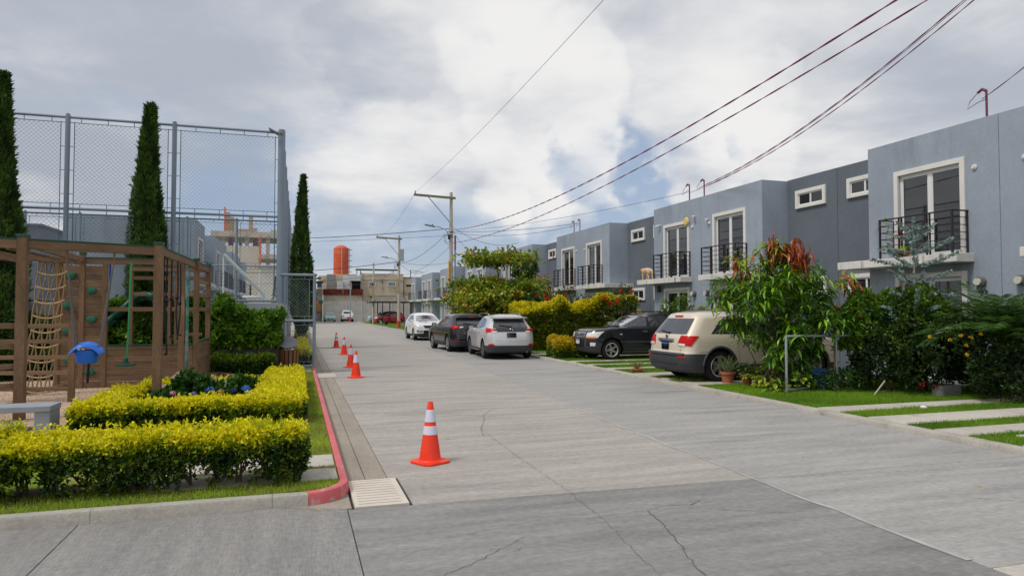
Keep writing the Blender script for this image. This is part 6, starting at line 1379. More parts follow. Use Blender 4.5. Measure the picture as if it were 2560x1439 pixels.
hedge('hedge', [(-2.92, 10.62, 0.12, 0.02, 11.05, 0.44), (-0.60, 11.05, 0.12, 0.10, 16.6, 0.42), (-2.92, 11.05, 0.12, -2.55, 13.4, 0.40), (-2.75, 14.2, 0.12, -0.6, 14.6, 0.36)], 'U shaped bright yellow hedge round the flower bed', 1900, topy=0.50, twig=0.06, ll=0.048, lw=0.028, top_noise=0.025, nl=6, yellowness=1.15)
hedge('hedge', [(-2.05, 18.95, 0.12, -0.62, 19.4, 0.55)], 'low green hedge in front of the court wall behind the play frame', 1100, topy=0.4, cols=(DKG, C(0.075, .16, .012), C(0.17, 0.27, 0.015)), twig=0.09, ll=0.07, lw=0.04)
hedge('hedge', [(-9, 18.9, 0.12, -4.0, 19.4, 0.75)], 'low green hedge behind the ladders at the left edge', 700, topy=0.3, cols=(DKG, C(0.05, .12, .012), C(0.11, 0.2, 0.015)), twig=0.1, ll=0.08, lw=0.045)
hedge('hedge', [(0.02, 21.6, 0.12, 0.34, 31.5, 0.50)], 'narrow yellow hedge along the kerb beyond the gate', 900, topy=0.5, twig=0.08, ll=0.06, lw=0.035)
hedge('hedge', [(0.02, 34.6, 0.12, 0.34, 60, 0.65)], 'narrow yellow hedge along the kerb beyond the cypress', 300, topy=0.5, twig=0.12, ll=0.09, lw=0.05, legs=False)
# tall hedge between the right hand yards
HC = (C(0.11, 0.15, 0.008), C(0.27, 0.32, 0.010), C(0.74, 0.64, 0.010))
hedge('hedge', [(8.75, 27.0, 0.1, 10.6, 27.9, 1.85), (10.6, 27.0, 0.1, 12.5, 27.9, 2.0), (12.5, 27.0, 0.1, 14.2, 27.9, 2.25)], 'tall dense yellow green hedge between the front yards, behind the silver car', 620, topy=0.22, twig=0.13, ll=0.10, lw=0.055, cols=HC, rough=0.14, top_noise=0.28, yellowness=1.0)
hedge('hedge', [(8.8, 22.5, 0.08, 9.75, 23.5, 0.72)], 'small bright yellow shrub beside the nose of the black SUV', 1100, topy=0.75, twig=0.10, ll=0.07, lw=0.04, rough=0.16, top_noise=0.12, cat='shrub', cols=(C(.05, .12, .01), C(0.28, .30, .01), C(.62, .45, .01)))

def bush(name, lab, c, r, n, cols, ll, lw, twig=0.12, nl=6, group=None, cat='bush', m=None, up=0.3, squash=1.0, stem=True, hollow=0.55, splay=0.6, lump=0.35, curl=0.0, leafname='foliage', root=None, lumpscale=None, gaps=0.0, cj=0.18):
    """rounded, lumpy bush: twigs in an uneven shell around c with radii r; leaf tones vary in clumps"""
    if root is None:
        root = empty(name, (0, 0, 0)); tag(root, lab, cat, group)
    d = unit(rng.normal(size=(n, 3))); k = d[:, 2] < -0.5; d[k, 2] *= -1
    rr_ = hollow + (1 - hollow) * rng.random(n) ** 0.5; ls = lumpscale or 1.6 / min(r)
    R0 = C(*c) + d * C(*r); rr_ = rr_ * (1 - lump + 2 * lump * vnoise(R0, ls))
    P = C(*c) + d * rr_[:, None] * C(*r)
    if gaps: k = vnoise(P + 7, ls * 1.7) > gaps; P, d, rr_ = P[k], d[k], rr_[k]
    P[:, 2] = np.maximum(P[:, 2], 0.10); Dn = d + C(0, 0, up) + rng.normal(size=P.shape) * 0.35
    f = np.clip(0.5 + (vnoise(P + 17, ls * 1.3) - 0.5) * 1.6 + rng.normal(size=len(P)) * 0.15, 0, 1)
    sprigs(P, Dn, nl, twig, ll, lw, splay, lerp(cols[0], cols[1], f), leafname, m or LEAF, root, curl=curl, cj=cj)
    if stem:
        it = []
        for _ in range(max(4, int(6 * r[0]))):
            a = random.uniform(0, 6.28); q = random.random() ** .5 * 0.8
            it.append(([(c[0] + 0.15 * r[0] * math.cos(a), c[1] + 0.15 * r[1] * math.sin(a), 0.05), (c[0] + 0.4 * q * r[0] * math.cos(a), c[1] + 0.4 * q * r[1] * math.sin(a), c[2] * 0.7), (c[0] + q * r[0] * math.cos(a), c[1] + q * r[1] * math.sin(a), c[2] + r[2] * 0.5)], [0.02, 0.014, 0.006]))
        stems(root, it)
    return root
# cypresses
def cypress(x, y, h, r, lab, n, base=0.5):
    root = empty('cypress', (x, y, 0.1)); tag(root, lab, 'cypress', 'slim columnar cypresses round the court')
    t = rng.random(n) ** 0.85; z = base + t * (h - base); prof = np.clip(np.minimum((t + 0.05) * 6, 1.0) * (1 - t ** 1.9) ** 0.85, 0.03, 1) * (0.80 + 0.35 * np.exp(-((t - 0.3) / 0.35) ** 2))
    a = rng.uniform(0, 6.283, n); q = np.stack([np.cos(a), np.sin(a), np.zeros(n)], 1)
    lumps = vnoise(np.stack([np.cos(a) * 1.6, np.sin(a) * 1.6, z * 1.1], 1), 1.6) * 0.6 + vnoise(np.stack([np.cos(a) * 2, np.sin(a) * 2, z * 3.2], 1), 1.6) * 0.4
    rad = r * prof * (0.66 + 0.55 * lumps) * (0.80 + 0.2 * rng.random(n)); P = q * rad[:, None]; P[:, 2] = z
    P[:, 0] += 0.05 * np.sin(z * 0.9) ; Dn = q * 0.28 + C(0, 0, 1) + rng.normal(size=(n, 3)) * 0.22
    f = np.clip((lumps - 0.38) * 2.6 + rng.normal(size=n) * .12, 0, 1)
    sprigs(P, Dn, 5, 0.16, 0.135, 0.034, 0.30, lerp((0.020, 0.048, 0.012), (0.090, 0.175, 0.030), f), 'crown', LEAF_MATT, root)
    b = MB(); b.cyl((0, 0, 0), (0, 0, h * 0.93), r * 0.30, 0.02, 8); b.build('trunk', M_bark, root)
cypress(-6.98, 19.6, 7.35, 0.50, 'tall dark cypress at the left edge of the photograph', 9500)
cypress(-3.72, 19.75, 6.9, 0.40, 'slim cypress in front of the middle of the court fence', 8500)
cypress(0.18, 33.0, 7.8, 0.48, 'cypress beside the gate and street kerb', 6500)
cypress(-7.05, 34.2, 7.0, 0.30, 'thin cypress seen through the fence behind the court', 3000)
cypress(-2.2, 78, 5.2, 0.55, 'small distant cypress seen through the fence beyond the goal bar', 700)

# shrubs on the left
GL = (C(0.05, 0.14, 0.010), C(0.16, 0.32, 0.020))
for i, (x, y, z, rx, rz, n, lab) in enumerate([(-1.75, 19.75, 1.15, 0.55, 0.80, 480, 'bright green shrub directly behind the right end of the play frame'), (-0.95, 19.8, 1.05, 0.55, 0.62, 420, 'bright green shrub against the court wall beside the litter bin'),
      (-2.9, 19.9, 1.15, 0.7, 0.75, 420, 'green shrub behind the slide'), (-3.8, 19.8, 1.05, 0.6, 0.8, 320, 'green shrub behind the climbing wall'), (-4.9, 19.9, 1.2, 0.7, 0.8, 340, 'green shrub behind the cargo net'), (-6.2, 19.3, 0.9, 0.75, 0.75, 380, 'dark green shrub behind the ladders at the left edge'), (-7.6, 18.9, 0.9, 0.8, 0.8, 300, 'dark green shrub at the far left edge')]):
    bush('shrub', lab, (x, y, z), (rx, 0.42, rz), n * 3, GL if i < 5 else (C(.02, .055, .01), C(.06, .13, .015)), 0.12, 0.068, twig=0.14, nl=5, group='green shrubs along the court wall', up=0.5, lump=0.45)
# hydrangeas in the bed
HG = (C(0.022, 0.075, 0.012), C(0.065, 0.17, 0.022))
M_pet = leafmat('petals', 0.7, 0.3)
def head(parent, p, r, col, n=46):
    d = unit(rng.normal(size=(n, 3))); d[:, 2] = np.abs(d[:, 2]) * .9 - 0.15; P = C(*p) + d * r * 0.8
    c = np.clip(np.tile(col, (n, 1)) * (0.75 + 0.5 * rng.random((n, 1))), 0, 1); me = leaf_mesh('flower_head', np.repeat(P, 4, 0), unit(np.cross(np.repeat(d, 4, 0), rng.normal(size=(n * 4, 3)))), 0.026, 0.024, np.repeat(c, 4, 0), 0.1)
    me.materials.append(M_pet); o = link('flower_head', me, parent); return o
hy = [('hydrangea', 'tall leafy hydrangea with a violet head at the left of the bed', (-1.72, 12.95, 0.34), (0.30, 0.26, 0.30), 150, [((-1.66, 12.62, 0.36), 0.07, (0.32, 0.28, 0.50))]),
      ('hydrangea', 'low hydrangea with two pink heads left of the leafy one', (-2.02, 12.7, 0.20), (0.28, 0.22, 0.14), 90, [((-1.96, 12.5, 0.40), 0.055, (0.80, 0.35, 0.50)), ((-1.86, 12.45, 0.33), 0.055, (0.72, 0.10, 0.32)), ((-2.05, 12.4, 0.27), 0.06, (0.18, 0.16, 0.42))]),
      ('hydrangea', 'hydrangea with a bright blue head and a faded brown head, centre of the bed', (-1.28, 12.9, 0.22), (0.26, 0.24, 0.20), 110, [((-1.40, 12.62, 0.42), 0.085, (0.12, 0.32, 0.80)), ((-1.24, 12.6, 0.38), 0.075, (0.60, 0.36, 0.14))]),
      ('hydrangea', 'hydrangea at the right of the bed with one blue and one pale head', (-0.95, 12.9, 0.26), (0.30, 0.26, 0.24), 140, [((-0.83, 12.6, 0.43), 0.085, (0.12, 0.32, 0.80)), ((-0.76, 12.55, 0.34), 0.08, (0.60, 0.56, 0.58)), ((-1.02, 12.6, 0.40), 0.055, (0.10, 0.09, 0.35))])]
for nm, lab, c_, r_, n, heads in hy:
    rt = bush(nm, lab, c_, r_, n * 2, HG, 0.12, 0.075, twig=0.08, nl=5, cat='hydrangea', group='hydrangeas in the flower bed', stem=False, up=0.4, m=LEAF_GLOSS)
    stems(rt, [([(c_[0], c_[1], 0.08), (c_[0] + jit(.1), c_[1] + jit(.1), c_[2])], [0.01, 0.006]) for _ in range(6)], n=4)
    for p, r, col in heads: head(rt, p, r, col)

# almond tree with flat tiers behind the parked cars
root = empty('almond_tree', (10.0, 34.5, 0.06)); tag(root, 'tiered almond tree with flat layers of green, yellow and rusty leaves', 'tree')
b = MB(); b.tube([(0, 0, 0), (0.02, 0.03, 1.2), (0.05, 0, 2.4), (0.12, 0, 3.4), (0.10, 0, 4.4)], [0.10, 0.085, 0.065, 0.045, 0.02], 8); b.build('trunk', M_bark, root, smooth=True)
PA = []; DA = []; bl = MB()
for z, rad, nb, yc in ((1.35, 2.2, 10, 1), (1.85, 2.4, 10, 1), (2.2, 3.0, 14, 1), (2.55, 2.4, 10, 1), (2.9, 2.3, 10, 1), (4.25, 2.0, 8, 1)):
    for k in range(nb):
        a = 6.283 * k / nb + jit(.3); le = rad * random.uniform(0.75, 1.1); e = (le * math.cos(a) * (1.0), le * math.sin(a), z + random.uniform(0.05, 0.35))
        bl.tube([(0.06, 0, z - 0.15), (e[0] * .5, e[1] * .5, z + 0.02), e], [0.03, 0.018, 0.006], 5)
        m_ = 85; t = rng.random(m_) ** 0.6; w_ = 0.38 * (0.4 + t)
        PA.append(np.stack([e[0] * t + rng.normal(size=m_) * w_ * .8, e[1] * t + rng.normal(size=m_) * w_ * .8, z + (e[2] - z) * t + rng.normal(size=m_) * 0.15], 1))
        DA.append(np.stack([np.full(m_, math.cos(a)) * .3, np.full(m_, math.sin(a)) * .3, np.ones(m_) * 0.5], 1))
bl.build('limb', M_bark, root)
P = np.concatenate(PA); Dn = np.concatenate(DA) + rng.normal(size=P.shape) * .3; f = rng.random(len(P)); nzz = vnoise(P + 3, 1.4)
c1 = lerp((0.10, 0.20, 0.012), (0.38, 0.44, 0.018), np.clip(nzz * 1.5 - 0.3 + rng.normal(size=len(P)) * .15, 0, 1)); k = f > 0.93; c1[k] = C(0.40, 0.13, 0.02) * (0.6 + 0.6 * rng.random((k.sum(), 1))); k = (f > 0.80) & (f < 0.93); c1[k] = C(0.42, 0.34, 0.02)
sprigs(P, Dn, 5, 0.10, 0.19, 0.11, 0.75, c1, 'crown', LEAF_GLOSS, root)
bush('bush', 'dark bush under the almond tree with faded red blooms', (9.6, 33.6, 0.95), (1.3, 0.6, 0.85), 700, (C(.03, .07, .012), C(.13, .16, .04)), 0.13, 0.07, twig=0.15)
bush('bush', 'dense green bush between the almond tree and the tall hedge', (11.6, 32.5, 1.2), (1.6, 0.9, 1.2), 900, (C(.03, .08, .010), C(.12, .20, .02)), 0.14, 0.07, twig=0.15)
# picket fence under the almond tree
g = empty('picket_fence', (0, 0, 0)); tag(g, 'pale picket fence with pointed tips below the almond tree', 'fence')
for i in range(22):
    x = 8.85 + i * 0.135; b = MB(); b.prism([(x - .03, 31.0), (x + .03, 31.0), (x + .03, 31.02), (x - .03, 31.02)], 0.08, 1.50); b.add([(x - .03, 31.0, 1.50), (x + .03, 31.0, 1.50), (x + .03, 31.02, 1.50), (x - .03, 31.02, 1.50), (x, 31.01, 1.60)], [(0, 1, 4), (1, 2, 4), (2, 3, 4), (3, 0, 4)]); b.build('picket', M_frame, g)
b = MB(); b.box(8.8, 31.021, 0.4, 11.8, 31.05, 0.46); b.box(8.8, 31.021, 1.2, 11.8, 31.05, 1.26); b.build('fence_rail', M_frame, g)
# round topped little tree
root = empty('round_tree', (12.9, 38.3, 0.06)); tag(root, 'little round topped tree on a thin stem, left of the yard hedge', 'tree')
b = MB(); b.tube([(0, 0, 0), (0.05, 0, 2.0), (0.02, 0, 3.6)], [0.05, 0.04, 0.025], 7); b.build('trunk', M_bark, root, smooth=True)
d = unit(rng.normal(size=(420, 3))); P = d * C(.72, .72, .60) * (0.6 + 0.5 * vnoise(d * 2, 1.5))[:, None] + C(0, 0, 4.1); sprigs(P, d + C(0, 0, .3), 6, .14, .15, .08, .65, lerp((.03, .09, .01), (.13, .22, .015), rng.random(420)), 'crown', LEAF, root)
# flowering climbers and roses near the houses
def flowers(parent, pts, r, col, name='flower', n=14):
    for p in pts:
        d = unit(rng.normal(size=(n, 3))); c = np.clip(np.tile(col, (n, 1)) * (0.7 + 0.5 * rng.random((n, 1))), 0, 1)
        me = leaf_mesh(name, np.tile(C(*p), (n, 1)) + d * r * .15, d, r, r * 0.95, c, 0.25); me.materials.append(M_pet); link(name, me, parent)
RED = (0.62, 0.012, 0.015)
rt = bush('rose_bush', 'thin climbing rose with red blooms in front of the balcony beyond the hedge', (11.6, 29.3, 1.9), (1.4, 0.4, 0.95), 300, (C(.03, .07, .015), C(.10, .17, .03)), 0.09, 0.05, cat='rose bush', gaps=0.45, lump=.5)
flowers(rt, [(11.6 + jit(1.3), 29.0 + jit(.2), 1.9 + random.random() * 1.0) for _ in range(15)], 0.085, RED)
rt = bush('rose_bush', 'loose rose bush with red blooms hiding the small lower window', (13.3, 26.3, 1.75), (0.75, 0.35, 0.95), 230, (C(.03, .07, .015), C(.10, .17, .03)), 0.09, 0.05, cat='rose bush', gaps=0.4, lump=.5)
flowers(rt, [(13.0, 26.0, 2.60), (12.85, 26.0, 2.2), (12.5, 26.0, 2.05), (13.5, 26.0, 2.55), (12.3, 26.1, 2.3)], 0.10, RED)
rt = bush('bougainvillea', 'wispy climber with coral flowers beside the round topped tree', (13.0, 36.9, 2.9), (0.9, 0.3, 0.8), 90, (C(.08, .15, .03), C(.18, .22, .05)), 0.10, 0.05, cat='climber', gaps=0.4)
flowers(rt, [(13.0 + jit(.9), 36.6 + jit(.2), 3.0 + jit(.8)) for _ in range(16)], 0.10, (0.75, 0.06, 0.07))
for (x, y, z, lab) in ((13.4, 25.6, 1.35, 'left'), (13.75, 25.75, 1.5, 'right')):
    b = MB(); [b.tube([(x + dx, y, z + .32), (x + dx * 2.4, y, z + .1), (x + dx * 1.6, y, z - .14)], [.02, .035, .015], 7) for dx in (-.045, 0, .045)]; o = b.build('hanging_ornament', mat('banana_yellow', (.62, .42, .03), .6), smooth=True); tag(o, lab + ' one of two yellow banana shaped ornaments hanging by the rose bush', 'ornament')
rt = bush('bush', 'airy light green bush in front of the patio door below the dog ledge', (13.1, 21.7, 1.45), (0.62, 0.4, 0.75), 260, (C(.05, .13, .015), C(.16, .27, .03)), 0.09, 0.05, gaps=.3)
rt = bush('bush', 'yellow green upright plant beside the patio door, behind the black SUV', (13.4, 20.6, 1.15), (0.28, 0.28, 0.75), 160, (C(.16, .22, .01), C(.40, .40, .02)), 0.16, 0.035, up=1.2)
rt = bush('bush', 'second small yellow green plant below the electricity meters', (13.5, 19.75, 1.15), (0.28, 0.25, 0.6), 130, (C(.16, .22, .01), C(.36, .38, .02)), 0.16, 0.035, up=1.2)

# ------------------------------------------------------------------ mango tree
def big_leaf(name, ln, wd, droop=0.5, seg=4):
    """one long leaf, folded along its midrib and drooping, 16 triangles, pointing along +x"""
    V = []; F = []
    for i in range(seg + 1):
        t = i / seg; x = ln * t * (1 - 0.12 * droop * t); z = -droop * ln * t * t * 0.6; w_ = wd * math.sin(math.pi * min(1, t * 0.92 + 0.06)) ** 0.8 / 2
        V += [(x, -w_, z + w_ * 0.35), (x, 0, z), (x, w_, z + w_ * 0.35)]
    for i in range(seg):
        for k in (0, 1): a = i * 3 + k; F.append((a, a + 1, a + 4, a + 3))
    return V, F
def leaf_obj_mesh(name, col, ln, wd, droop, m=None):
    V, F = big_leaf(name, ln, wd, droop); b = MB(); b.add(V, F); me = b.mesh(name, m or LEAF_GLOSS, True, 60)
    at = me.color_attributes.new('col', 'FLOAT_COLOR', 'POINT'); n = len(me.vertices); at.data.foreach_set('color', np.tile(np.array([*col, 1.0], 'f'), n)); return me
def tilt(d):
    d = Vector(d).normalized(); return d.to_track_quat('X', 'Z').to_euler()
root = empty('mango_tree', (10.15, 12.6, 0.06)); tag(root, 'bushy young mango tree with long drooping leaves and red new growth on top', 'tree')
trunks = MB()
clusters = []
crn = C(0.10, 0.15, 1.95)
for k in range(175):
    while True:
        d = rng.normal(size=3); d /= np.linalg.norm(d); rr_ = rng.random() ** 0.35
        p = crn + d * C(1.38, 1.05, 1.15) * rr_ * 0.93
        if p[2] > 0.62 and not (p[2] < 1.0 and p[0] > 0.9): break
    clusters.append((p, d))
lats = C(.9537, -.3007, 0)      # direction across the view, only used to give the crown its lopsided shape
for p, dl in 4 * ((C(-.15, -.1, 3.13), 1), (C(.30, .05, 3.15), 2), (C(.55, -.25, 3.10), 2), (C(.95, .1, 3.0), 2), (C(.7, -.3, 2.95), 2), (C(-.85, .2, 2.75), 1), (C(1.5, -.5, 2.35), 1), (C(1.55, -.35, 1.55), 2), (C(1.85, -.55, 1.75), 2), (C(-1.15, .3, 2.2), 0), (C(-1.2, .3, 1.9), 0), (C(-1.05, .3, 1.5), 0), (C(-.1, -.75, 1.2), 0), (C(.6, -.9, 1.5), 0), (C(.9, -.95, 1.45), 0)):
    clusters.append((p + (C(-.38, 0, -.05) if dl == 2 and p[2] > 2.5 else 0) + rng.normal(size=3) * C(.13, .13, .08), C(0, 0, 1), dl))
for k in range(20): clusters.append((C(rng.uniform(-.9, .75), rng.uniform(-.75, -.35), rng.uniform(.62, 1.35)), C(0, -1, 0)))
bases = [(-.35, .1), (-.1, -.1), (.15, .05), (.35, .2), (.6, 0)]
mg = {}
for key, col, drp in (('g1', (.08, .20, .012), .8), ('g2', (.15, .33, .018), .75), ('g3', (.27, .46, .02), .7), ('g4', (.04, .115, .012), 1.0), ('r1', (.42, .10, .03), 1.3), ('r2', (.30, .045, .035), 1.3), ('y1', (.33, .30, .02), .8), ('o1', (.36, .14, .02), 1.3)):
    mg[key] = leaf_obj_mesh('leaf', col, 0.29, 0.052, drp)
cand = []
for cl in clusters:
    p, d = cl[0], cl[1]; typ = cl[2] if len(cl) > 2 else None
    bx = bases[int(rng.integers(5))]
    if rng.random() < 0.22: trunks.tube([(bx[0] * .6, bx[1], 0.0), (bx[0] + (p[0] - bx[0]) * .35, bx[1] + (p[1] - bx[1]) * .3, p[2] * .5), tuple(p)], [.014, .009, .004], 5)
    for j in range(22):
        a = rng.uniform(0, 6.283); out = C(math.cos(a), math.sin(a), rng.uniform(-0.55, 0.75)); q = p + rng.normal(size=3) * C(.05, .05, .11)
        if typ in (1,): key = 'y1' if rng.random() < .4 else ('g3' if rng.random() < .6 else 'r1')
        elif typ == 2: key = 'r1' if rng.random() < .62 else 'r2'; out[2] -= 0.8
        else:
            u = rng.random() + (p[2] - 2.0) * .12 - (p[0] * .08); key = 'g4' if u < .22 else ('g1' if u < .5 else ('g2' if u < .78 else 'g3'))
        cand.append((q, out, key, rng.uniform(.7, 1.15)))
# the 300 leaves that show largest towards the street are parts; the others are one part
sc_ = [(-(q[1]) * 1.0 - q[0] * 0.4 + (1.2 if key[0] in 'ryo' else 0) + rng.random() * .6 + q[2] * .25) for q, o_, key, s in cand]
order = np.argsort(sc_)[::-1]
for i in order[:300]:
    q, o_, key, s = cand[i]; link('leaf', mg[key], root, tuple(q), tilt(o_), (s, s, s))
rest = [cand[i] for i in order[300:]]
def join_leaves(items, meshes, nm, parent, m):
    Vs, Fs, Cs = [], [], []; n0 = 0
    for q, o_, key, s in items:
        me = meshes[key]; co = np.array([v.co for v in me.vertices]); M = np.array(tilt(o_).to_matrix()); Vs.append(co * s @ M.T + q); Fs += [tuple(n0 + i for i in p.vertices) for p in me.polygons]; Cs.append(np.tile(np.array(me.color_attributes['col'].data[0].color), (len(co), 1))); n0 += len(co)
    me = bpy.data.meshes.new(nm); me.from_pydata(np.concatenate(Vs).tolist(), [], Fs); at = me.color_attributes.new('col', 'FLOAT_COLOR', 'POINT'); at.data.foreach_set('color', np.concatenate(Cs).astype('f').ravel()); me.materials.append(m); o = link(nm, me, parent); o['kind'] = 'stuff'; return o
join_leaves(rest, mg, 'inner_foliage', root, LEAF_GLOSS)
trunks.build('trunk', M_bark, root, smooth=True)

# ------------------------------------------------------------------ pots and low plants by the mango
M_terra = mat('terracotta', (0.42, 0.14, 0.07), 0.8, 0.25, var=0.12, vscale=5, bump=0.2, bscale=40)
def pot(x, y, r, h, lab, z=0.07):
    b = MB(); b.lathe([(r * .68, 0), (r * .70, 0.01), (r * .94, h * .80), (r * 1.08, h * .80), (r * 1.12, h * .84), (r * 1.10, h), (r * .95, h), (r * .92, h * .85), (0, h * .84)], 28, cap=False)
    o = b.build('flowerpot', M_terra, smooth=True, sharp=40); o.location = (x, y, z); tag(o, lab, 'flowerpot'); return o
pot(9.62, 13.72, 0.165, 0.27, 'largest terracotta flowerpot, holding the spiky grass')
pot(9.80, 13.25, 0.13, 0.25, 'terracotta flowerpot right of the largest one')
pot(9.96, 13.0, 0.11, 0.16, 'small dark shaded terracotta flowerpot among the lime leaves')
pot(9.72, 12.3, 0.13, 0.14, 'low terracotta flowerpot left of the metal frame')
pot(8.95, 16.9, 0.17, 0.10, 'shallow terracotta bowl on the grass behind the cream SUV')
pot(12.0, 13.3, 0.15, 0.30, 'terracotta flowerpot beyond the blue bin')
def blades(name, lab, x, y, z, n, h, sp, cols, wd=0.016, cat='plant'):
    d = np.stack([rng.normal(size=n) * sp, rng.normal(size=n) * sp, np.ones(n)], 1); P = np.stack([x + rng.normal(size=n) * .035, y + rng.normal(size=n) * .035, np.full(n, z)], 1)
    me = leaf_mesh(name, P, d, h * rng.uniform(.6, 1.1, n), wd, lerp(cols[0], cols[1], rng.random(n)), .3, curl=.18); me.materials.append(LEAF); o = link(name, me); tag(o, lab, cat); return o
blades('grass_plant', 'spiky grey green grass plant in the largest terracotta pot', 9.62, 13.72, 0.30, 95, 0.62, .40, (C(.10, .18, .06), C(.25, .32, .16)))
blades('grass_plant', 'small reddish spiky plant in the shallow bowl', 8.95, 16.9, 0.14, 60, 0.40, .5, (C(.10, .2, .03), C(.38, .20, .10)))
LM = (C(.30, .38, .02), C(.52, .55, .05)); lime = {k: leaf_obj_mesh('leaf', c_, .13, .085, .5) for k, c_ in (('a', (.30, .42, .02)), ('b', (.48, .52, .06)), ('c', (.16, .30, .02)), ('d', (.06, .16, .015)))}
def leafy(name, lab, c_, r_, n, keys, cat='plant', sc0=1.0):
    rt = empty(name, (c_[0], c_[1], 0.07)); tag(rt, lab, cat)
    for i in range(n):
        d = rng.normal(size=3); d[2] = abs(d[2]); d /= np.linalg.norm(d); p = d * C(*r_) * rng.uniform(.6, 1); s = rng.uniform(.7, 1.2) * sc0
        link('leaf', lime[keys[int(rng.integers(len(keys)))]], rt, (p[0], p[1], p[2] + c_[2]), tilt((d[0], d[1], rng.uniform(-.5, .5))), (s, s, s))
    b = MB(); [b.tube([(0, 0, 0), (jit(r_[0] * .6), jit(r_[1] * .6), r_[2] * .8 + c_[2])], [.006, .004], 4) for _ in range(8)]; b.build('stem', M_bark, rt)
leafy('lime_plant', 'lime leaved plant just right of the flowerpots', (9.92, 13.0, .10), (.30, .22, .34), 75, 'abc')
leafy('lime_plant', 'variegated lime plant spilling towards the kerb', (9.85, 12.6, .06), (.30, .22, .24), 70, 'bba')
leafy('lime_plant', 'lime leaved plant directly left of the frame post', (9.62, 12.05, .02), (.26, .2, .22), 55, 'aac')
leafy('broad_leaf_plant', 'mounded green plant inside the metal frame', (10.15, 11.95, .12), (.42, .25, .42), 150, 'ccda', sc0=.9)
leafy('broad_leaf_plant', 'dark leafy plant between the flowerpots and the mango stems', (9.95, 13.35, .2), (.25, .2, .4), 60, 'ddc', sc0=.9)
for i in range(3):
    x, y = 9.95 + i * .09, 12.35 + i * .03; blades('snake_plant', ['left', 'middle', 'right'][i] + ' one of three upright snake plants behind the lime leaves', x, y, .1, 5, .42, .10, (C(.09, .13, .06), C(.2, .25, .10)), .04)
# blue bin
g = empty('blue_bin', (10.72, 12.05, 0.07)); tag(g, 'blue plastic bin standing behind the metal frame', 'bin')
b = MB(); b.lathe([(.0, 0), (.15, 0), (.16, .01), (.215, .40), (.235, .405), (.24, .44), (.22, .44), (.205, .40), (.15, .03), (0, .03)], 24, cap=False); b.build('bucket', mat('bin_blue', (.015, .07, .38), .4), g, smooth=True, sharp=40)
# grey pipe frame
g = empty('pipe_frame', (0, 0, 0)); tag(g, 'low frame of rusty grey pipe round the planted corner', 'frame'); M_pipe = mat('galvanised_pipe', (.34, .38, .42), .5, .5, metal=.3, c2=(.22, .10, .06), c2scale=5, c2range=(.6, .72))
fp = [(9.68, 11.78), (10.95, 11.77), (12.0, 11.6)]
for x, y in fp: b = MB(); b.cyl((x, y, .04), (x, y, 1.24), .026, n=10); b.build('post', M_pipe, g, smooth=True)
for (x0, y0), (x1, y1) in zip(fp, fp[1:]):
    b = MB(); b.cyl((x0, y0, 1.24), (x1, y1, 1.24), .024, n=8); b.build('rail', M_pipe, g, smooth=True)
b = MB(); b.cyl((9.7, 11.78, .13), (10.5, 12.0, .13), .026, n=8); b.build('rail', M_pipe, g, smooth=True)
b = MB(); b.cyl((11.45, 11.3, .08), (13.1, 11.1, .10), .02, n=8); b.build('rail', M_pipe, g, smooth=True)
b = MB(); b.cyl((10.87, 11.74, .1), (10.87, 11.74, 1.2), .014, n=6); o = b.build('stake', M_bark); tag(o, 'thin brown stake tied beside the second frame post', 'stake')
b = MB(); b.bar((11.0, 10.85, .07), (11.45, 11.0, .34), .022, .022); o = b.build('stake', mat('pale_stick', (.45, .40, .33), .8)); tag(o, 'pale stick leaning among the dark bushes', 'stick')

# ------------------------------------------------------------------ dense garden right of the frame
DG = (C(.035, .10, .008), C(.17, .31, .014)); DG2 = (C(.010, .028, .006), C(.035, .075, .010))
rt = bush('shrub', 'large dense green shrub topped by a single red rose', (12.15, 11.95, 1.25), (.95, .55, .85), 2300, DG, .075, .045, twig=.12, lump=.3); flowers(rt, [(11.48, 11.7, 1.60)], .05, RED, n=26)
rt = bush('shrub', 'green shrub with bright tips below the silver leaved tree', (12.75, 11.1, 1.25), (.90, .55, .90), 2000, (C(.03, .08, .008), C(.13, .24, .015)), .075, .045, twig=.12, lump=.35)
rt = bush('shrub', 'dark shrub with purple flowers low in the planted corner', (12.0, 11.45, .55), (.85, .45, .60), 1500, DG2, .07, .04, lump=.3); flowers(rt, [(11.6 + jit(.4), 11.45 + jit(.05), .45 + random.random() * .6) for _ in range(6)], .03, (.28, .015, .25))
rt = bush('shrub', 'dark low shrub near the grass with two red flowers', (12.6, 10.75, .60), (1.0, .5, .68), 1800, DG2, .07, .04, lump=.3); flowers(rt, [(11.75, 10.4, .32), (12.1, 10.35, .28), (12.5, 10.4, .78)], .05, RED)
rt = bush('rose_bush', 'yellow rose bush with open blooms beside the palm', (12.3, 10.1, .95), (.65, .4, .55), 420, (C(.02, .05, .01), C(.06, .12, .02)), .07, .045, cat='rose bush', stem=False); flowers(rt, [(11.72, 9.75, 1.22), (11.95, 9.72, 1.30), (12.12, 9.65, 1.27), (12.0, 9.65, 1.12), (11.98, 9.62, .95), (12.3, 9.6, 1.33), (11.4, 9.9, 1.28)], .038, (.78, .50, .03), n=18)
bush('ground_plant', 'soft feathery plant at the foot of the second frame post', (11.0, 11.75, .22), (.6, .3, .24), 420, (C(.02, .07, .012), C(.06, .15, .02)), .06, .025, cat='plant')
bush('shrub', 'very dark shrub under the palm by the driveway strip', (13.1, 9.45, .50), (1.0, .4, .62), 1500, DG2, .08, .04)
b = MB(); b.box(12.1, 10.25, .06, 12.6, 10.5, .30); o = b.build('low_block', M_conB, bevel=.02); tag(o, 'grey concrete block with shade put into its colour, under the yellow roses', 'block')  # darker concrete picked so that the colour itself carries the shade
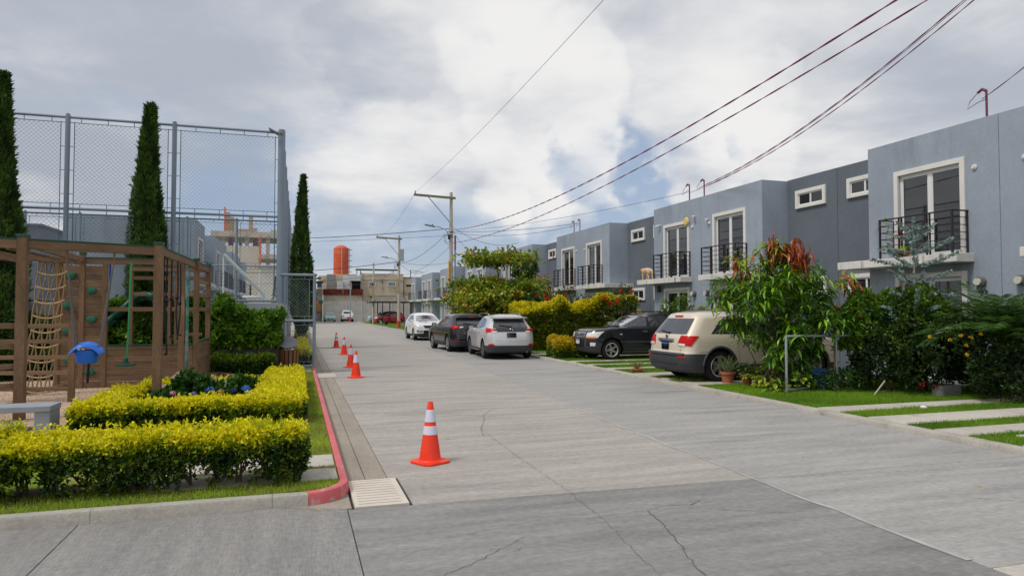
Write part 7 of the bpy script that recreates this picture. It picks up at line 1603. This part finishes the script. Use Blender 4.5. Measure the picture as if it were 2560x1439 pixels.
# palm
root = empty('palm', (13.0, 9.75, .06)); tag(root, 'bushy dwarf palm with fine arching fronds at the right edge', 'palm')
b = MB(); b.cyl((0, 0, 0), (.02, 0, .8), .10, .08, 10); b.build('trunk', M_bark, root)
def frond(L_f, n=34):
    V, F, Cc = [], [], []
    spine = [(L_f * t * (1 - .10 * t), 0, .55 * L_f * t - .62 * L_f * t * t) for t in np.linspace(0, 1, 9)]
    P, A = [], []
    for i in range(n * 2):
        t = .16 + .84 * (i // 2 + 1) / n; t = min(t, 1.0); x = L_f * t * (1 - .10 * t); z = .55 * L_f * t - .62 * L_f * t * t; sg = 1 if i % 2 else -1
        P.append((x, 0, z)); A.append((.75 + jit(.1), sg * (1.0 + jit(.15)), .25 - .5 * t + jit(.1)))
    P = np.array(P); A = np.array(A); c_ = lerp((.025, .08, .012), (.09, .19, .025), rng.random(len(P))); me = leaf_mesh('frond', P, A, .36 * np.sin(np.pi * np.clip(P[:, 0] / L_f, .12, .95)) ** .5, .019, c_, .15, curl=.2); me.materials.append(LEAF_GLOSS)
    b = MB(); b.tube(spine, [.012, .010, .009, .008, .007, .006, .005, .004, .003], 4); sp = b.mesh('rachis', mat('palm_rachis', (.10, .16, .03), .6)); return me, sp
FR = [frond(1.65, 44), frond(1.4, 40), frond(1.15)]
for k in range(74):
    a = k * 2.4; el = R(random.uniform(15, 105)); me, sp = FR[k % 3]; o = link('frond', me, root, (.02, 0, .95), (0, -el * .6, a)); q = link('rachis', sp, o)
# silver leaved tree
root = empty('silver_tree', (12.55, 11.25, .06)); tag(root, 'slender tree with small silvery blue leaves in front of the balcony', 'tree')
P, Dn = [], []; b = MB(); b.tube([(0, 0, 0), (-.02, 0, 1.4), (.0, 0, 2.4), (.02, 0, 3.72)], [.035, .026, .018, .006], 7)
for z, nb, le in ((1.45, 6, .9), (1.75, 6, .95), (2.05, 5, .75), (2.4, 4, .6), (2.75, 5, .75), (3.05, 4, .62), (3.3, 4, .45), (3.5, 3, .3)):
    for k in range(nb):
        a = 6.283 * k / nb + rng.random() * 1.3; e = le * rng.uniform(.75, 1.15); rise = rng.uniform(-.05, .45) * e; tip = (e * math.cos(a), e * math.sin(a), z + rise)
        b.tube([(0, 0, z - .12), (tip[0] * .5, tip[1] * .5, z + rise * .35), tip], [.009, .006, .003], 4)
        for t in np.linspace(.15, 1, int(e * 34)):
            P.append((tip[0] * t, tip[1] * t, z - .12 * (1 - t) + rise * t * t)); Dn.append((math.cos(a), math.sin(a), .3))
for z in np.linspace(1.5, 3.7, 46): P.append((0, 0, z)); Dn.append((0, 0, 1))
b.build('trunk', mat('pale_bark', (.36, .32, .28), .8), root, smooth=True); P, Dn = np.array(P), np.array(Dn)
sprigs(P, Dn, 4, .03, .055, .045, .85, lerp((.13, .22, .20), (.30, .42, .40), rng.random(len(P))), 'foliage', LEAF_MATT, root, cj=.08)
# plants on the near balcony
pot(13.98, 12.85, .17, .17, 'terracotta bowl on the near balcony', z=3.05)
g = empty('red_plant', (13.98, 12.85, 3.2)); tag(g, 'plant with long crimson leaves on the near balcony', 'plant'); rl = leaf_obj_mesh('leaf', (.50, .01, .04), .30, .06, .5)
for k in range(14): link('leaf', rl, g, (0, 0, .30 + jit(.08)), tilt((math.cos(k * 2.4), math.sin(k * 2.4), random.uniform(.1, 1.6))))
b = MB(); b.cyl((0, 0, 0), (0, 0, .36), .012); b.build('stem', M_bark, g)
leafy('broad_leaf_plant', 'lime green leafy plant in the balcony bowl', (13.9, 12.7, 3.14), (.20, .18, .14), 45, 'aac', sc0=.8)
g = empty('vine', (13.8, 13.05, 3.1)); tag(g, 'thin pothos vine climbing the left end of the balcony railing', 'vine')
b = MB(); b.tube([(0, 0, 0), (-.04, .06, .4), (0, 0, .8), (-.05, .2, .85), (-.05, .35, .6)], .006, 4); b.build('stem', M_bark, g)
for k in range(16): t = k / 15; link('leaf', lime['a' if k % 2 else 'b'], g, (-.02 + jit(.05), .05 + .3 * max(0, t - .6) + jit(.08), .1 + .8 * min(1, t * 1.4) - max(0, t - .75)), tilt((jit(1), jit(1), jit(.6))), (.8,) * 3)
# ================================================================== DOG ON THE LEDGE
g = empty('dog', (14.12, 25.70, 3.047), R(90)); g.scale = (1.25, 1.25, 1.25); tag(g, 'cream coloured curly dog standing on the ledge beyond the balcony railing', 'dog')
sk = [((-.22, 0, .34), .085), ((-.08, 0, .335), .095), ((.10, 0, .33), .10), ((.20, 0, .345), .085), ((.30, 0, .36), .062), ((.36, 0, .355), .068), ((.42, 0, .315), .045), ((.455, 0, .285), .030),
      ((-.27, 0, .33), .035), ((-.33, 0, .24), .03), ((-.35, 0, .16), .02)]
ed = [(0, 1), (1, 2), (2, 3), (3, 4), (4, 5), (5, 6), (6, 7), (0, 8), (8, 9), (9, 10)]
def leg_(pts, root_i):
    i = root_i
    for p, r in pts: sk.append((p, r)); ed.append((i, len(sk) - 1)); i = len(sk) - 1
for sy in (-1, 1):
    o_ = .03 * sy
    leg_([((.19 + o_, .055 * sy, .25), .045), ((.18 + o_, .06 * sy, .14), .028), ((.19 + o_, .06 * sy, .03), .024), ((.225 + o_, .06 * sy, .022), .022)], 3)
    leg_([((-.20 + o_, .06 * sy, .26), .055), ((-.15 + o_, .06 * sy, .18), .036), ((-.22 + o_, .06 * sy, .11), .024), ((-.20 + o_, .06 * sy, .03), .022), ((-.165 + o_, .06 * sy, .022), .021)], 0)
me = bpy.data.meshes.new('body'); me.from_pydata([p for p, r in sk], ed, []); o = link('body', me, g)
m_ = o.modifiers.new('skin', 'SKIN'); m_.use_smooth_shade = True
for i, (p, r) in enumerate(sk): me.skin_vertices[0].data[i].radius = (r, r)
me.skin_vertices[0].data[0].use_root = True
s_ = o.modifiers.new('sub', 'SUBSURF'); s_.levels = 2; s_.render_levels = 2
me.materials.append(mat('dog_fur', (.58, .42, .27), .95, .1, var=.2, vscale=9, bump=1.0, bscale=35, c2=(.68, .58, .46), c2scale=4))
for sy in (-1, 1):
    b = MB(); b.lathe([(0, 0), (.028, -.02), (.034, -.07), (.02, -.10), (0, -.105)], 8, (.355, .062 * sy, .385), cap=False); b.build('ear', mat('dog_ear', (.40, .22, .11), .95, .1), g, smooth=True)
    b = MB(); b.lathe([(0, -.008), (.008, 0), (0, .008)], 6, (.412, .035 * sy, .345), cap=False); b.build('eye', M_seal, g)
b = MB(); b.lathe([(0, -.012), (.012, 0), (0, .012)], 8, (.485, 0, .288), cap=False); b.build('nose', M_seal, g)

# ================================================================== FAR END OF THE STREET
M_blk1 = mat('grey_block', (.46, .44, .41), .9, .15, var=.12, vscale=1.2, bump=.3, bscale=20, rnd=.05)
M_blk2 = mat('beige_block', (.58, .49, .38), .9, .15, var=.14, vscale=1.0, bump=.3, bscale=20, c2=(.28, .23, .18), c2scale=.5, c2range=(.5, .75))
M_col = mat('pale_column', (.55, .52, .47), .9, .15, var=.1)
M_stain = mat('stained_concrete', (.50, .44, .36), .9, .15, var=.15, vscale=1, c2=(.09, .08, .07), c2scale=1.4, c2range=(.55, .72), c2stretch=(1, 1, .4))
M_rust = mat('rust_red_sheet', (.14, .028, .018), .7, .2, var=.2, vscale=2, c2=(.22, .06, .02), c2scale=1.5, stretch=(1, 1, 3))
M_dk = mat('dark_opening', (.01, .01, .012), .9, .1)
M_wht = mat('white_wall_paint', (.66, .67, .68), .8, .2, var=.08, vscale=.6)
# end wall: columns with stacked precast slabs
g = empty('end_wall', (0, 0, 0)); tag(g, 'grey precast block wall closing the far end of the street', 'wall')
x = 3.9
while x < 20:
    b = MB(); b.box(x - .07, 111.8, -.1, x + .07, 111.98, 3.3); b.build('wall_column', M_col, g)
    for k in range(8):
        b = MB(); b.box(x + .075, 111.85, k * .40, x + 1.115, 111.93, k * .40 + .385); b.build('wall_panel', M_blk1, g)
    x += 1.19
def block_wall(b, x0, x1, y, z0, z1, bw=.6, bh=.3, t=.15):
    """courses of blocks with recessed joints (far off: one mesh)"""
    b.box(x0 + .01, y + .012, z0, x1 - .01, y + t, z1); r = 0; z = z0
    while z < z1 - .05:
        x = x0 - (bw / 2 if r % 2 else 0)
        while x < x1 - .02:
            a, c = max(x + .012, x0), min(x + bw - .012, x1)
            if c - a > .05: b.box(a, y, z + .012, c, y + .03, min(z + bh - .012, z1))
            x += bw
        z += bh; r += 1
# beige two storey block house
g = empty('block_house', (0, 0, 0)); tag(g, 'unpainted beige block building behind the carport with two small white windows', 'building')
b = MB(); block_wall(b, 10.5, 17.6, 119.0, 3.2, 8.1, 1.0, .5); b.box(10.5, 119.1, 3, 17.6, 126, 8.1); b.build('wall', M_blk2, g)
b = MB(); block_wall(b, 17.8, 20.3, 119.6, 3.2, 7.5, 1.0, .5); b.box(17.8, 119.7, 0, 20.3, 126, 7.5); b.build('wall', M_blk2, g)
b = MB(); b.box(10.3, 118.9, 4.3, 17.7, 119.0, 4.45); b.box(10.4, 118.9, 7.0, 17.7, 119.0, 7.12); b.box(10.3, 118.85, 3.0, 10.55, 119.1, 8.3); b.box(13.9, 118.93, 4.4, 14.1, 119.0, 7.0); b.box(10.5, 118.96, 0, 20.3, 119.0, 4.3); b.build('concrete_frame', M_stain, g)
for x0, x1, z0, z1 in ((11.75, 12.7, 6.0, 6.5), (15.0, 16.15, 5.95, 6.6)):
    b = MB(); b.box(x0 - .12, 118.88, z0 - .12, x1 + .12, 118.99, z0); b.box(x0 - .12, 118.88, z1, x1 + .12, 118.99, z1 + .12); b.box(x0 - .12, 118.88, z0, x0, 118.99, z1); b.box(x1, 118.88, z0, x1 + .12, 118.99, z1); q = b.build('window', M_wht, g)
    b = MB(); b.box(x0, 118.95, z0, x1, 118.98, z1); b.build('pane', mat('far_pane', (.16, .17, .19), .2, .7), q); b = MB(); [b.box(x0 + (x1 - x0) * i / 5 - .02, 118.92, z0, x0 + (x1 - x0) * i / 5 + .02, 118.94, z1) for i in range(1, 5)]; b.build('window_bars', M_wht, q)
b = MB(); b.box(18.2, 119.55, 5.95, 19.3, 119.6, 6.25); b.build('slot_window', M_dk, g); b = MB(); b.box(11.95, 118.85, 3.95, 12.4, 118.95, 4.2); b.build('slot_window', M_dk, g)
b = MB(); b.box(9.6, 119.5, 8.75, 16.9, 122, 8.9); [b.cyl((x_, 119.7, 7.9), (x_, 119.7, 8.8), .06) for x_ in (9.7, 10.3, 15.9, 16.8)]; b.build('canopy', mat('dark_green_frame', (.03, .07, .06), .6), g)
b = MB(); b.cyl((19.0, 119.8, 7.4), (19.0, 119.8, 8.9), .07); b.bar((19, 119.8, 8.85), (21.2, 119.8, 8.5), .07, .07); b.bar((19.6, 119.8, 7.8), (20.2, 119.8, 8.6), .05, .05); b.box(17.7, 119.5, 7.5, 22.3, 119.7, 7.6); b.build('roof_frame', mat('dark_green_frame', (.03, .07, .06), .6), g)
# house with the rust red band
g = empty('workshop_building', (0, 0, 0)); tag(g, 'stained building with a rust red band and jumble of white sheds on top', 'building')
b = MB(); b.box(4.1, 116.5, 0, 10.3, 124, 4.35); b.build('wall', M_stain, g)
b = MB()
x = 4.0
while x < 10.35: b.box(x, 116.38, 4.3, x + .17, 116.46, 5.3); b.box(x + .17, 116.42, 4.3, x + .24, 116.47, 5.3); x += .24
b.build('rust_red_band', M_rust, g)
b = MB(); b.box(6.2, 117, 5.3, 7.3, 119, 6.6); b.box(7.35, 117.5, 5.3, 10.2, 120, 7.6); b.build('white_shed', M_wht, g)
b = MB(); b.box(4.6, 117.2, 5.3, 6.1, 119.5, 7.7); b.build('grey_shed', mat('grey_sheet', (.27, .26, .25), .8, var=.15, stretch=(1, 1, 4)), g)
b = MB(); b.box(8.7, 116.9, 5.3, 10.1, 117.45, 6.7); b.build('dark_opening', M_dk, g); b = MB(); b.box(8.4, 116.6, 6.6, 10.2, 117.5, 6.7); b.build('lean_to_roof', mat('dark_green_frame', (.03, .07, .06), .6), g)
b = MB(); b.box(4.9, 121, 5.3, 9.8, 124.5, 8.0); b.build('rear_block', M_blk2, g); b = MB(); b.cyl((7.2, 116.4, 4.4), (7.2, 116.4, 7.7), .04); b.build('pipe', M_steelg, g)
# orange tank
g = empty('water_tank', (8.3, 141, 0)); tag(g, 'tall orange cylindrical water tank rising over the far roofs', 'water tank')
M_tank = mat('orange_tank_paint', (.56, .075, .025), .55, .35, var=.08, vscale=.4, c2=(.62, .12, .05), c2scale=.35)
b = MB(); b.lathe([(1.5, 8.6), (1.5, 14.15), (1.46, 14.25), (.75, 14.75), (0, 14.9)], 40, cap=False); b.build('tank_shell', M_tank, g, smooth=True)
for z in (10.0, 11.4, 12.8, 14.1): b = MB(); b.lathe([(1.5, z - .02), (1.52, z - .015), (1.52, z + .015), (1.5, z + .02)], 40, cap=False); b.build('seam', M_tank, g, smooth=True)
b = MB(); b.cyl((0.05, -1.55, 8.6), (.05, -1.55, 14.2), .045); b.build('pipe', M_wht, g)
b = MB()
for dy in (-.2, .2): b.cyl((1.62, -.4 + dy, 8.6), (1.62, -.4 + dy, 14.4), .03)
for i in range(18): b.cyl((1.62, -.6, 8.7 + i * .32), (1.62, -.2, 8.7 + i * .32), .02)
for i in range(5): b.lathe([(.35, 9.5 + i * 1.1), (.38, 9.5 + i * 1.1), (.38, 9.56 + i * 1.1), (.35, 9.56 + i * 1.1)], 12, (1.8, -.4, 0), cap=False)
b.build('ladder', mat('tank_ladder', (.24, .05, .03), .6), g)
b = MB(); b.box(-4.4, -1.8, 0, 1.9, 2.2, 8.6); b.build('base_block', M_blk2, g)
# low jumble between cypress and wall
g = empty('grey_house', (0, 0, 0)); tag(g, 'narrow grey house squeezed between the gate and the end wall', 'house')
b = MB(); b.box(-1.5, 104, 0, 2.6, 110, 6.9); b.build('wall', M_wallD, g); b = MB(); b.box(-1.6, 103.8, 6.9, 2.7, 110, 7.1); b.build('roof', M_rail, g)
for z in (3.4, 5.4): b = MB(); b.box(1.3, 103.9, z, 2.3, 103.99, z + 1.2); q = b.build('window', M_wht, g); b = MB(); b.box(1.4, 103.86, z + .1, 2.2, 103.9, z + 1.1); b.build('pane', M_dk, q)
g = empty('corner_shack', (0, 0, 0)); tag(g, 'cluttered shack with a blue board and timber wall beside the end wall', 'building')
b = MB(); b.box(2.65, 113, 0, 3.8, 117, 5.2); b.build('wall', mat('shack_grey', (.22, .21, .21), .9, var=.3, vscale=2), g); b = MB(); b.box(2.3, 112.6, 6.2, 3.95, 117, 6.4); b.box(2.9, 112.7, 6.9, 3.6, 117, 7.0); b.build('roof', M_rail, g)
b = MB(); b.box(3.0, 112.9, 5.4, 3.7, 112.98, 6.1); b.build('blue_board', mat('shack_blue', (.08, .22, .45), .6), g); b = MB(); [b.box(2.66 + i * .19, 112.9, 1.6, 2.66 + i * .19 + .175, 112.98, 3.3) for i in range(6)]; b.build('timber_wall', mat('ochre_timber', (.42, .20, .05), .8, var=.15), g)
b = MB(); [b.cyl((2.7 + i * .28, 112.8, 5.2), (2.7 + i * .28, 112.8, 6.3), .04) for i in range(4)]; b.build('posts', M_rail, g)
b = MB(); b.cyl((3.45, 109.5, 0), (3.45, 109.5, 2.9), .04); b.box(3.15, 109.45, 2.8, 3.75, 109.5, 3.3); o = b.build('street_sign', mat('sign_green', (.05, .16, .11), .6)); tag(o, 'small green street sign on a post left of the pale green saloon', 'sign')
b = MB(); b.box(-.6, 96, 0, 1.6, 98.5, 1.25); o = b.build('low_wall', M_wht); tag(o, 'short white wall behind the motorbike', 'wall')
# carport
g = empty('carport', (0, 0, 0)); tag(g, 'flat dark carport roof on thin black posts over the red car', 'carport')
b = MB(); b.box(8.9, 87.3, 2.75, 14.2, 94, 2.90); b.build('roof', M_rail, g)
for x_, y_ in ((10.35, 87.6), (11.25, 87.6), (10.35, 93.6), (13.9, 87.6), (13.9, 93.6)): b = MB(); b.box(x_ - .06, y_ - .06, .05, x_ + .06, y_ + .06, 2.75); b.build('post', M_rail, g)
b = MB(); b.box(0, 0, 0, .42, .40, .55); o = b.build('black_sack', M_seal, bevel=.10); o.location = (9.75, 80.4, .05); tag(o, 'black rubbish sack on the grass in front of the red hatchback', 'sack')
b = MB(); b.lathe([(0, 0), (.28, 0), (.33, .55), (.30, .55), (.26, .04), (0, .04)], 14, cap=False); o = b.build('blue_tub', mat('bin_blue', (.015, .07, .38), .4), smooth=True); o.location = (10.25, 66.5, .05); tag(o, 'blue tub on the grass beside the middle power pole', 'tub')
# unfinished building behind the court
g = empty('unfinished_building', (0, 0, 0)); tag(g, 'unfinished concrete building with open floors and orange pipes behind the court', 'building')
M_raw = mat('raw_concrete', (.52, .46, .39), .9, .15, var=.15, vscale=.5, c2=(.24, .20, .17), c2scale=.6, c2range=(.5, .7))
b = MB(); b.box(-10.4, 91.8, 11.0, -.5, 100, 11.7); b.build('roof_slab', M_raw, g)
b = MB(); b.box(-4.9, 91.8, 8.3, -.5, 100, 8.9); b.box(-4.9, 91.6, 7.3, -.9, 92, 7.55); b.build('floor_slab', M_raw, g)
for x_ in (-9.0, -6.2, -4.9, -3.7, -1.0): b = MB(); b.box(x_ - .22, 92.25, 7.0, x_ + .22, 92.65, 11.0); b.build('column', M_raw, g)
for x_ in (-7.5, -2.4): b = MB(); b.box(x_ - .2, 99, 7, x_ + .2, 99.4, 11.0); b.build('column', M_raw, g)
b = MB(); block_wall(b, -10.3, -4.7, 91.95, 0, 9.9, 1.0, .5); b.build('block_wall', mat('beige_render', (.60, .54, .45), .9, var=.12, vscale=.5), g)
b = MB(); b.box(-4.65, 92.0, 0, -.5, 92.3, 7.25); b.build('white_wall', mat('off_white_render', (.60, .58, .53), .9, .15, var=.08), g)
b = MB(); b.box(-9.0, 93.5, 11.7, -7.9, 95, 13.7); b.box(-9.0, 93.5, 13.7, -8.4, 95, 14.3); b.box(-7.6, 93.6, 11.7, -5.6, 94, 12.2); b.box(-6.1, 93.6, 12.2, -5.6, 94, 13.8); b.build('stair_block', mat('raw_block', (.42, .30, .20), .9, var=.2, vscale=1), g)
b = MB(); b.cyl((-8.95, 93.3, 11.7), (-8.95, 93.3, 14.9), .09); b.cyl((-4.55, 91.85, 7.3), (-4.55, 91.85, 11.3), .10); b.build('orange_pipe', mat('orange_pipe', (.70, .13, .03), .6), g)
b = MB(); [b.box(x_, 92.2, 9.92, x_ + .6, 92.5, 10.9) for x_ in (-8.4, -5.5)]; b.build('stacked_material', mat('dark_red_stack', (.14, .04, .035), .8, var=.3), g)
b = MB(); b.box(-3.4, 92.1, 11.7, -2.6, 92.7, 12.05); b.box(-5.6, 92.1, 11.7, -5.0, 92.7, 12.2); b.build('roof_debris', M_raw, g)
